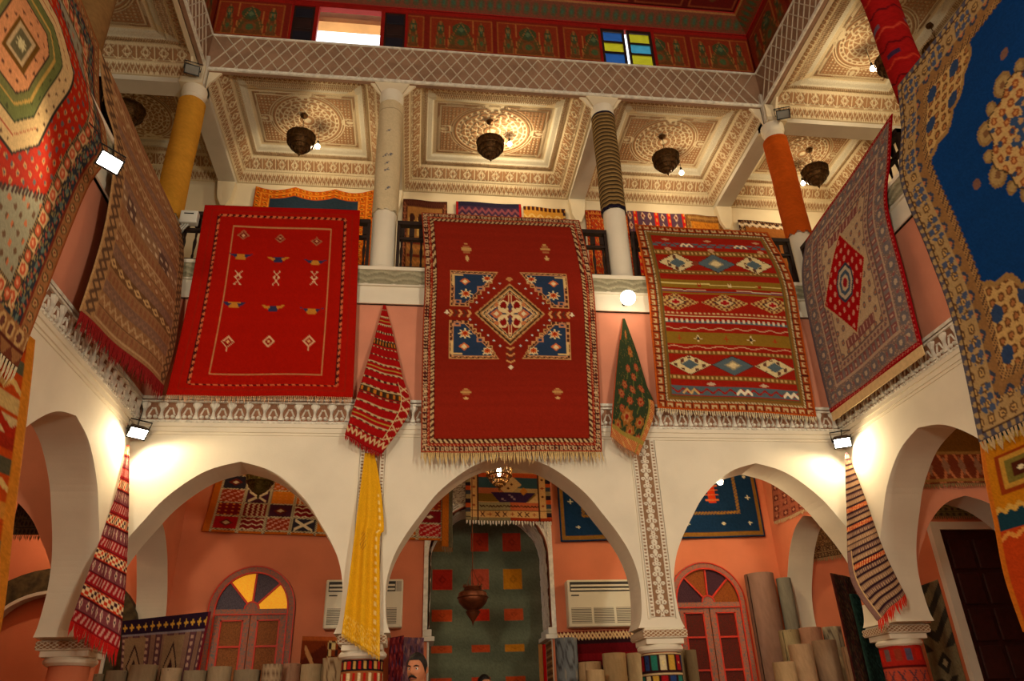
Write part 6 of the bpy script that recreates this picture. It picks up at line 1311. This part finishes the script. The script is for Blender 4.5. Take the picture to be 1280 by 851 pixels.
# ================================================================ LANTERNS AND LAMPS
def point(name, loc, w, r=.04, col=WARM, parent=None):
    d = bpy.data.lights.new(name, 'POINT'); d.energy = w; d.color = col; d.shadow_soft_size = r
    o = bpy.data.objects.new(name, d); COL.objects.link(o); place(o, parent, loc); return o
def spot(name, loc, target, w, ang=150, r=.08, col=WARM, parent=None, blend=.6):
    d = bpy.data.lights.new(name, 'SPOT'); d.energy = w; d.color = col; d.spot_size = math.radians(ang); d.spot_blend = blend; d.shadow_soft_size = r
    o = bpy.data.objects.new(name, d); COL.objects.link(o); place(o, parent, loc)
    v = Vector(tuple(np.array(target, float)-np.array(loc, float))); o.rotation_euler = v.to_track_quat('-Z', 'Y').to_euler(); return o
def pierced_ring(mb, r0, z0, r1, z1, n=20, w=.5, th=.004):
    """filigree band: rims with slanting bars between them"""
    for i in range(n):
        a = 2*PI*i/n; b = a+2*PI/n*w
        for s in (0, 1):
            a0, a1 = (a, b) if s == 0 else (b, a)
            mb.tube([(r0*math.cos(a0), r0*math.sin(a0), z0), (r1*math.cos(a1), r1*math.sin(a1), z1)], th, 4)
    for r, z in ((r0, z0), (r1, z1)): mb.tube([(r*math.cos(2*PI*i/24), r*math.sin(2*PI*i/24), z) for i in range(25)], th*1.6, 5)
def lantern_proto(chain, name, label, cat, metal, scale=1.0, lit=False):
    t = thing(name, label, cat, (0, 0, 0))
    # chain of links
    mb = MB(); n = max(3, int(chain/.05))
    for k in range(n):
        z = .16+k*chain/n; a = (k % 2)*PI/2
        mb.tube([(.011*math.cos(q)*math.cos(a), .011*math.cos(q)*math.sin(a), z+.03*math.sin(q)) for q in np.linspace(0, 2*PI, 9)], .0035, 4)
    mb.cyl((0, 0, .1), (0, 0, .17), .006, n=6); o = obj('chain', mb, metal, t); o['kind'] = 'stuff'
    obj('ceiling_cup', MB().lathe([(.05, 0), (.045, -.02), (.01, -.045)], (0, 0, .17+chain), 16), metal, t, 'auto')
    tiers = [(.175, .09, .165, -.01), (.150, -.01, .125, -.07), (.118, -.06, .085, -.115), (.078, -.105, .045, -.145)]
    for r0, z0, r1, z1 in tiers:
        mb = MB(); pierced_ring(mb, r0, z0, r1, z1, 18, .6, .005)
        mb.lathe([(r0*.97, z0), ((r0+r1)*.5*.99, (z0+z1)/2), (r1*.97, z1)], (0, 0, 0), 28, caps=False) if not lit else None
        o = obj('pierced_tier', mb, metal, t); o['kind'] = 'stuff'
        rim = MB(); n = 24
        for i in range(n): a = 2*PI*i/n; rim.sphere((r0*math.cos(a), r0*math.sin(a), z0), .010, 6, 4)
        o = obj('beaded_rim', rim, metal, t); o['kind'] = 'stuff'
    for k in range(3): a = 2*PI*k/3; obj('hanger_rod', MB().tube([(0, 0, .15), (.09*math.cos(a), .09*math.sin(a), .13), (.17*math.cos(a), .17*math.sin(a), .09)], .005, 5), metal, t)
    obj('finial', MB().lathe([(.044, -.143), (.03, -.16), (.012, -.175), (.02, -.19), (.006, -.215), (.001, -.235)], (0, 0, 0), 16), metal, t, 'auto'); return t
ceilz = zc0+.47
lp = lantern_proto(.28, 'ceiling_lantern', 'x', 'lantern', mat('dark_brass', (92, 62, 30), .45, .3, 30, .3, 60, metal=.7))
LZ = ceilz-.575
def bay_lantern(q, label, first=False):
    global lp
    p = q.copy(); o = lp if first else dup(lp, p, random.random(), None)
    o.location = tuple(p); o['label'] = label; o['group'] = 'brass ceiling lanterns'; o.scale = (1.28,)*3; WPOS[o.name] = p; return o
bay_lantern(onZ(376, 178, LZ), 'brass tiered lantern under coffer above the red kilim', True); bay_lantern(onZ(613, 185, LZ), 'brass tiered lantern under coffer above the medallion carpet')
bay_lantern(onZ(833, 203, LZ), 'brass tiered lantern under coffer above the diamond kilim'); bay_lantern(onZ(1020, 219, LZ), 'brass tiered lantern beside the orange wrapped column')
bay_lantern(onZ(1116, 82, LZ), 'brass tiered lantern behind the crimson wrapped column'); bay_lantern(onZ(160, 143, LZ), 'brass tiered lantern half hidden by the tan kilim'); bay_lantern(onZ(1177, 66, LZ), 'brass tiered lantern peeping over the blue carpet edge')
def bulb(p, w, label, r=.045, cord=.2, group='bare bulbs', light=True):
    t = thing('light_bulb', label, 'light bulb', p, group); p = np.array(p, float)
    if cord is None: cord = ceilz+.02-p[2]-r*1.3-.06
    g = obj('glass', MB().lathe([(.006, -r), (r*.7, -r*.75), (r, 0), (r*.8, r*.6), (r*.35, r*1.2), (r*.33, r*1.4)], tuple(p), 16), M_BULB, t, 'auto')
    obj('socket', MB().cyl(tuple(p+np.array((0, 0, r*1.3))), tuple(p+np.array((0, 0, r*1.3+.06))), .018, n=10), M_BLACK, t)
    obj('cord', MB().cyl(tuple(p+np.array((0, 0, r*1.3+.06))), tuple(p+np.array((0, 0, r*1.3+.06+cord))), .004, n=5), M_BLACK, t)
    point('bulb_light', p+np.array((0, -r*.2, -r-.03)), w, .035, parent=t); return t
bulb(onZ(397, 183, LZ+.10), BULB_W, 'lit bare bulb beside the lantern over the red kilim', .04, None); bulb(onZ(637, 180, LZ+.36), BULB_W*1.5, 'lit bare bulb close to ceiling over the medallion carpet', .04, None)
bulb(onZ(852, 216, LZ+.1), BULB_W, 'lit bare bulb beside the lantern over the diamond kilim', .04, None); bulb(onZ(1004, 229, LZ+.1), BULB_W, 'lit bare bulb beside the orange wrapped column', .04, None)
bulb(onZ(1091, 86, LZ+.14), BULB_W*1.3, 'lit bare bulb beside the crimson wrapped column', .04, None)
p = onY(900, 602, .9); bulb(p, BULB_W*1.6, 'small lit bulb under the right arch before the blue rug', .04, 4.6-p[2]-.12)
p = onY(785, 372, -.26); t = thing('globe_lamp', 'glowing globe lamp fixed on the balcony edge above green cloth', 'lamp', p)
obj('globe', MB().sphere(tuple(p), .10, 20, 12), emat('lit_globe', (1.0, .86, .62), 7.0), t, True); obj('bracket', MB().cyl((p[0], p[1], p[2]), (p[0], -.02, p[2]+.02), .022, n=10), M_BLACK, t); point('globe_light', p+np.array((0, -.16, -.06)), GLOBE_W, .09, parent=t)
# floodlights
def flood(p, facing, label, lit, target=None, w=FLOOD_W, anchor=None, s=1.0):
    p = np.array(p, float); t = thing('floodlight', label, 'floodlight', p, 'halogen floodlights')
    f = np.array(facing, float); f /= np.linalg.norm(f); rt = np.cross(f, (0, 0, 1)); rt /= np.linalg.norm(rt); up_ = np.cross(rt, f)
    def fb(nm, x0, x1, y0, y1, d0, d1, m, bev=.006, taper=1.0):
        mb = MB(); v = []
        for d, k in ((d0, taper), (d1, 1.0)):
            for a, b in ((x0, y0), (x1, y0), (x1, y1), (x0, y1)): v.append(p+s*(rt*a*k+up_*b*k+f*d))
        mb.add(v, [(0,3,2,1),(4,5,6,7),(0,1,5,4),(1,2,6,5),(2,3,7,6),(3,0,4,7)]); return obj(nm, mb, m, t, bevel=bev)
    fb('housing', -.105, .105, -.075, .075, -.09, 0, M_BLACK if not lit else mat('bronze_housing', (70, 48, 30), .5, .1, 9), taper=.7)
    fb('glass', -.092, .092, -.062, .062, -.002, .006, M_FLOODGLASS if lit else mat('flood_glass_off', (120, 124, 120), .2, .1, 8, spec=.6), .002)
    for k in range(2):
        y = (-.072, .058)[k]; fb('bezel_bar', -.105, .105, y, y+.014, 0, .012, M_BLACK, .002)
    for k in range(2):
        x = (-.105, .091)[k]; fb('bezel_bar', x, x+.014, -.075, .075, 0, .012, M_BLACK, .002)
    q = [p+s*(rt*.11+f*-.04), p+s*(rt*.12+up_*.12+f*-.07), p+s*(rt*-.12+up_*.12+f*-.07), p+s*(rt*-.11+f*-.04)]; obj('bracket', MB().tube(q, .008, 6), M_BLACK, t)
    if anchor is not None:
        a = np.array(anchor, float); m_ = (p+a)/2+np.array((.03, -.02, .04)); obj('cable', MB().tube([p-f*.08*s, m_, a], .006, 5), M_BLACK, t)
    if lit: spot('flood_light', p+f*.03, p+f, w, 165, .07 if w < 300 else .5, parent=t, blend=.35, col=WARM if w < 300 else FILLC)
    return t
p = onY(172, 541, -.14); flood(p, (.45, -.55, -.75), 'lit floodlight under frieze in the west corner above red cloth', True, anchor=(.02, -.01, 4.72))
p = onY(1053, 553, -.14); flood(p, (-.35, -.6, -.72), 'lit floodlight under frieze in the east corner above striped cloth', True, anchor=(L-.02, -.01, 4.72))
p = onX(137, 203, .48); flood(p, (.65, -.55, -.5), 'lit floodlight between the octagon carpet and tan kilim', True, w=FLOOD_W*.8, anchor=(.075, p[1]+.10, 6.28))
flood(onY(240, 87, -.12), (.25, -.8, -.55), 'switched-off floodlight above the yellow wrapped column', False, anchor=(-.2, .0, 9.9)); flood(onY(979, 143, -.12), (-.3, -.8, -.5), 'switched-off floodlight above the orange wrapped column', False, anchor=(L+.2, .0, 9.9))
# unseen floods added as fill light at the south end, behind the camera
for i, x in enumerate((.30, L-.30)):
    for z, ww, nm in ((3.4, 1.08, 'lower'), (8.4, .36, 'upper')):
        p = np.array((x, YS+.12, z)); flood(p, (L/2-x, 5.5, (1.0 if z < 5 else -.6)), 'lit %s unseen fill floodlight added in the south %s corner' % (nm, ('west', 'east')[i]), True, w=FILL_W*ww, anchor=(x, YS, z+.2))
# ground gallery lanterns
g = thing('chandelier', 'lit brass filigree basket lantern under the middle arch', 'lantern', (0, 0, 0)); bpy.data.objects.remove(g)
p = onY(624, 594, 1.15); t = lantern_proto(4.6-p[2]-.17, 'ceiling_lantern', 'lit brass filigree basket lantern under the middle arch', 'lantern', M_BRASS, lit=True); t.location = tuple(p); WPOS[t.name] = p
o = obj('candle_bulb', MB().lathe([(.014, -.02), (.022, .02), (.03, .06), (.02, .11), (.004, .15)], (0, 0, 0), 12), M_BULB, None, 'auto'); o.parent = t; o.location = (0, 0, 0)
point('lantern_light', p+np.array((0, 0, .075)), 24, .03)
p = onY(325, 602, 1.1); t = lantern_proto(4.6-p[2]-.17, 'ceiling_lantern', 'dull brass lantern under left arch before the patchwork rug', 'lantern', mat('dull_brass', (104, 90, 44), .4, .2, 12, metal=.8)); t.location = tuple(p); WPOS[t.name] = p
p = onY(591, 757, 1.5); t = thing('hanging_lantern', 'dark copper urn lantern hanging before the green niche rug', 'lantern', p)
SC = 1.2
prof = [(.002, -.20), (.012, -.16), (.04, -.12), (.065, -.085), (.07, -.06), (.06, -.045), (.10, -.02), (.145, .03), (.16, .08), (.145, .13), (.10, .155), (.085, .17), (.095, .19)]
prof = [(a*SC, b*SC) for a, b in prof]
obj('urn', MB().lathe(prof, tuple(p), 32, caps=False), M_COPPER, t, 'auto')
for zz_, r in ((-.062, .074), (.08, .163), (.165, .09)): obj('band', MB().lathe([(r*SC, -.008), (r*SC+.006, 0), (r*SC, .008)], (p[0], p[1], p[2]+zz_*SC), 28, caps=False), M_COPPER, t, 'auto')
mb = MB()
for i in range(12): a = 2*PI*i/12; mb.cyl((p[0]+.112*math.cos(a), p[1]+.112*math.sin(a), p[2]+.222), (p[0]+.12*math.cos(a), p[1]+.12*math.sin(a), p[2]+.262), .016, .003, 6)
o = obj('crown_points', mb, M_COPPER, t); o['kind'] = 'stuff'
for k in range(3): a = 2*PI*k/3+.4; obj('hanger_chain', MB().tube([(p[0]+.108*math.cos(a), p[1]+.108*math.sin(a), p[2]+.226), (p[0], p[1], p[2]+.46)], .004, 5), M_COPPER, t)
obj('long_chain', MB().tube([(p[0], p[1], p[2]+.46), (p[0], p[1], 4.6)], .006, 6), M_COPPER, t)
for p, w, lb in (((-1.3, 1.4, 4.2), 30, 'bare bulb lighting the north west room'), ((L+1.4, 1.4, 4.2), 13, 'bare bulb lighting the north east room'), ((-1.5, -1.6, 4.2), 11, 'added fill bulb lighting the west gallery'), ((L+1.5, -1.6, 4.2), 12, 'added fill bulb lighting the east gallery'), ((1.2, 1.0, 4.25), 18, 'added fill bulb hidden behind the left arch crown'), ((7.3, .75, 4.28), 9, 'added fill bulb hidden behind the right arch crown')):  # gallery and arch-crown bulbs are unseen, added to brighten the ground floor
    bulb(p, w, lb, .04, .25)
# ================================================================ PEOPLE
M_SKIN = mat('skin', (186, 120, 86), .55, .06, 14, .05, 80, spec=.3); M_HAIR = mat('black_hair', (22, 17, 15), .5, .25, 60, .4, 160)
M_SHIRT = mat('pale_shirt', (196, 186, 170), .85, .06, 20); M_TROU = mat('dark_trousers', (48, 46, 52), .85, .1, 20); M_SHOE = mat('brown_shoe', (58, 36, 26), .5, .1, 20); M_EYE = mat('eye_white', (222, 214, 204), .3, 0); M_IRIS = mat('dark_iris', (34, 22, 16), .3, 0); M_LIP = mat('lips', (150, 84, 70), .5, .05, 30)
def rem(o, vox, sm=4):
    m = o.modifiers.new('remesh', 'REMESH'); m.mode = 'VOXEL'; m.voxel_size = vox; m.use_smooth_shade = True
    s = o.modifiers.new('smooth', 'SMOOTH'); s.iterations = sm; s.factor = .5
def headpts(mb, c, nu=40, nv=32):
    """face looks to -y; head height about .235"""
    v = []
    for j in range(nv+1):
        th = PI*j/nv
        for i in range(nu):
            ph = 2*PI*i/nu; d = np.array((math.sin(th)*math.cos(ph), math.sin(th)*math.sin(ph), -math.cos(th)))
            p = d*np.array((.076, .096, .120)); fz = p[2]; fr = max(0, -d[1])
            if p[2] < -.02: k = (-.02-p[2])/.10; p[0] *= 1-.28*k; p[1] = p[1]*(1-.22*k)-(.012*k if d[1] < .3 else -.0)
            if d[1] < 0:
                g = lambda x, z, sx, sz: math.exp(-((p[0]-x)/sx)**2-((fz-z)/sz)**2)
                p[1] -= .030*g(0, -.028, .013, .014)+.020*g(0, -.008, .010, .022)+.006*g(0, .022, .05, .008)*fr+.008*g(0, -.098, .022, .014)+.006*g(0, -.066, .024, .010)
                p[1] += .012*g(.032, .004, .016, .011)+.012*g(-.032, .004, .016, .011); p[1] -= .004*(g(.045, -.030, .02, .02)+g(-.045, -.030, .02, .02))
            v.append(np.array(c)+p)
    f = []
    for j in range(nv):
        for i in range(nu): f.append((j*nu+i, j*nu+(i+1) % nu, (j+1)*nu+(i+1) % nu, (j+1)*nu+i))
    mb.add(v, f)
def limb(mb, pts, rs, n=12):
    P = resample(pts, 14); R_ = np.interp(np.linspace(0, 1, 14), np.linspace(0, 1, len(rs)), rs); mb.tube(list(P), list(R_), n)
    for q, r in ((P[0], R_[0]), (P[-1], R_[-1])): mb.sphere(tuple(q), r, 10, 6)
def torso(mb, g, sc):
    secs = [(.86, .155, .105), (.95, .165, .115), (1.05, .150, .105), (1.18, .165, .112), (1.32, .185, .115), (1.42, .165, .095), (1.47, .10, .07)]
    n = 24; v = []; f = []
    for z, rx, ry in secs: v += [((rx+g)*math.cos(2*PI*i/n), (ry+g)*math.sin(2*PI*i/n), z) for i in range(n)]
    for k in range(len(secs)-1):
        for i in range(n): f.append((k*n+i, k*n+(i+1) % n, (k+1)*n+(i+1) % n, (k+1)*n+i))
    f += [tuple(range(n-1, -1, -1)), tuple((len(secs)-1)*n+i for i in range(n))]; mb.add(v, f)
def person(loc, rz, label, tall, shirt, moustache):
    t = thing('person', label, 'person', (0, 0, 0)); HC = (0, -.02, 1.645)
    mb = MB(); torso(mb, 0, 1); headpts(mb, HC); limb(mb, [(0, .012, 1.44), (0, .0, 1.54), (0, -.01, 1.60)], [.062, .055, .056])
    for s in (-1, 1):
        mb.sphere((s*.078, .004, 1.642), .028, 10, 8, (.4, .75, 1.15))
        sh, el, wr = np.array((s*.185, 0, 1.40)), np.array((s*.235, .02, 1.12)), np.array((s*.245, -.05, .88))
        limb(mb, [sh, (sh+el)/2, el], [.055, .05, .042]); limb(mb, [el, (el+wr)/2, wr], [.042, .038, .028])
        pc = wr+np.array((0, -.015, -.05)); mb.sphere(tuple(pc), .045, 12, 8, (.42, .75, 1.05))
        for k in range(4):
            b = pc+np.array((0, -.027+.018*k, -.035)); ln = (.062, .074, .078, .060)[k]; m_ = b+np.array((-s*.006, 0, -ln*.55)); limb(mb, [b, m_, m_+np.array((-s*.014, -.002, -ln*.45))], [.0095, .009, .008], 8)
        b = pc+np.array((-s*.004, -.034, .012)); limb(mb, [b, b+np.array((-s*.012, -.022, -.025)), b+np.array((-s*.014, -.026, -.052))], [.012, .010, .009], 8)
        hp, kn, an = np.array((s*.095, 0, .88)), np.array((s*.10, -.01, .48)), np.array((s*.105, .02, .09))
        limb(mb, [hp, (hp+kn)/2, kn], [.088, .075, .056]); limb(mb, [kn, (kn+an)/2+np.array((0, .012, .03)), an], [.055, .055, .036]); limb(mb, [an+np.array((0, .02, -.03)), (s*.11, -.06, .04), (s*.112, -.13, .03)], [.038, .038, .028])
    body = obj('body', mb, M_SKIN, None); body.parent = t; rem(body, .007, 3)
    def ch(nm, mb, m, sm=True, par=t): o = obj(nm, mb, m, None, sm); o.parent = par; return o
    mb = MB(); torso(mb, .016, 1)
    for s in (-1, 1):
        sh, el, wr = np.array((s*.185, 0, 1.40)), np.array((s*.235, .02, 1.12)), np.array((s*.245, -.05, .90)); limb(mb, [sh, (sh+el)/2, el], [.072, .066, .058]); limb(mb, [el, (el+wr)/2, wr], [.058, .052, .042])
    so = ch('shirt', mb, shirt, False); rem(so, .012, 5)
    for s in (-1, 1):      # collar wings
        mb = MB(); a = [(s*.012, -.088, 1.435), (s*.070, -.070, 1.455), (s*.085, -.005, 1.50), (s*.070, -.012, 1.535), (s*.055, -.062, 1.515), (s*.022, -.085, 1.49)]
        mb.add(a+[(x*1.0, y-.008 if y < -.03 else y, z) for x, y, z in [(q[0]*1.06, q[1]-.006, q[2]) for q in a]], [(0,1,2,3,4,5), (11,10,9,8,7,6)]+[(i, (i+1) % 6, 6+(i+1) % 6, 6+i) for i in range(6)]); ch('collar', mb, shirt, False, so)
    mb = MB(); mb.sphere((0, 0, .90), .12, 16, 10, (1.5, 1.08, .9))
    for s in (-1, 1):
        hp, kn, an = np.array((s*.095, 0, .88)), np.array((s*.10, -.01, .48)), np.array((s*.105, .02, .10)); limb(mb, [hp, (hp+kn)/2, kn], [.10, .09, .074]); limb(mb, [kn, (kn+an)/2, an], [.074, .07, .062])
    rem(ch('trousers', mb, M_TROU, False), .014, 5)
    for s in (-1, 1): mb = MB(); limb(mb, [(s*.107, .06, .055), (s*.11, -.05, .05), (s*.113, -.15, .04)], [.050, .052, .038]); mb.box((s*.11-.045, -.17, 0), (s*.11+.045, .10, .022)); rem(ch('shoe', mb, M_SHOE, False), .009, 4)
    # hair: cap over crown and back
    mb = MB(); nu, nv = 36, 18; v = []; f = []
    for j in range(nv+1):
        for i in range(nu):
            ph = 2*PI*i/nu; front = max(0, -math.sin(ph)); low = PI*(.58-.27*min(1, max(0, front-.12)*1.7)**.8); th = low*j/nv; d = np.array((math.sin(th)*math.cos(ph), math.sin(th)*math.sin(ph), math.cos(th)))
            thick = .009*(1-(j/nv)**4)+.0025+.004*math.sin(ph*7+j)*(1 if j < nv else 0)*.4; p = d*(np.array((.076, .096, .120))+thick); v.append(np.array(HC)+p)
    for j in range(nv):
        for i in range(nu): f.append((j*nu+i, j*nu+(i+1) % nu, (j+1)*nu+(i+1) % nu, (j+1)*nu+i))
    mb.add(v, f); ch('hair', mb, M_HAIR)
    for s in (-1, 1):
        mb = MB(); mb.sphere((HC[0]+s*.032, HC[1]-.0765, HC[2]+.004), .0112, 12, 8); e = ch('eye', mb, M_EYE); mb = MB(); mb.sphere((HC[0]+s*.032, HC[1]-.0845, HC[2]+.004), .0065, 10, 6, (1, .7, 1)); ch('iris', mb, M_IRIS, True, e)
        mb = MB(); mb.tube([(HC[0]+s*.014, HC[1]-.098, HC[2]+.021), (HC[0]+s*.034, HC[1]-.095, HC[2]+.028), (HC[0]+s*.052, HC[1]-.078, HC[2]+.022)], [.004, .005, .003], 6); ch('eyebrow', mb, M_HAIR)
    mb = MB(); mb.tube([(-.024, HC[1]-.090, HC[2]-.070), (0, HC[1]-.099, HC[2]-.0685), (.024, HC[1]-.090, HC[2]-.070)], [.003, .0055, .003], 6); ch('lips', mb, M_LIP)
    if moustache:
        mb = MB(); mb.tube([(-.034, HC[1]-.082, HC[2]-.066), (-.018, HC[1]-.100, HC[2]-.055), (0, HC[1]-.106, HC[2]-.050), (.018, HC[1]-.100, HC[2]-.055), (.034, HC[1]-.082, HC[2]-.066)], [.004, .009, .009, .009, .004], 8); ch('moustache', mb, M_HAIR)
    t.location = tuple(loc); t.rotation_euler = (0, 0, rz); t.scale = (tall/1.78,)*3; WPOS[t.name] = np.array(loc, float); return t
d = _ray(523, 815); p = CAM+d*6.35; person((p[0], p[1], 0), -.42, 'dark-haired man with moustache in pale collared shirt, standing', float(p[2]), M_SHIRT, True)
d = _ray(604, 842); p = CAM+d*9.6; person((p[0], p[1], 0), .5, 'dark-haired person before the green niche rug', float(p[2]), mat('dark_jacket', (52, 46, 44), .85, .1, 20), False)
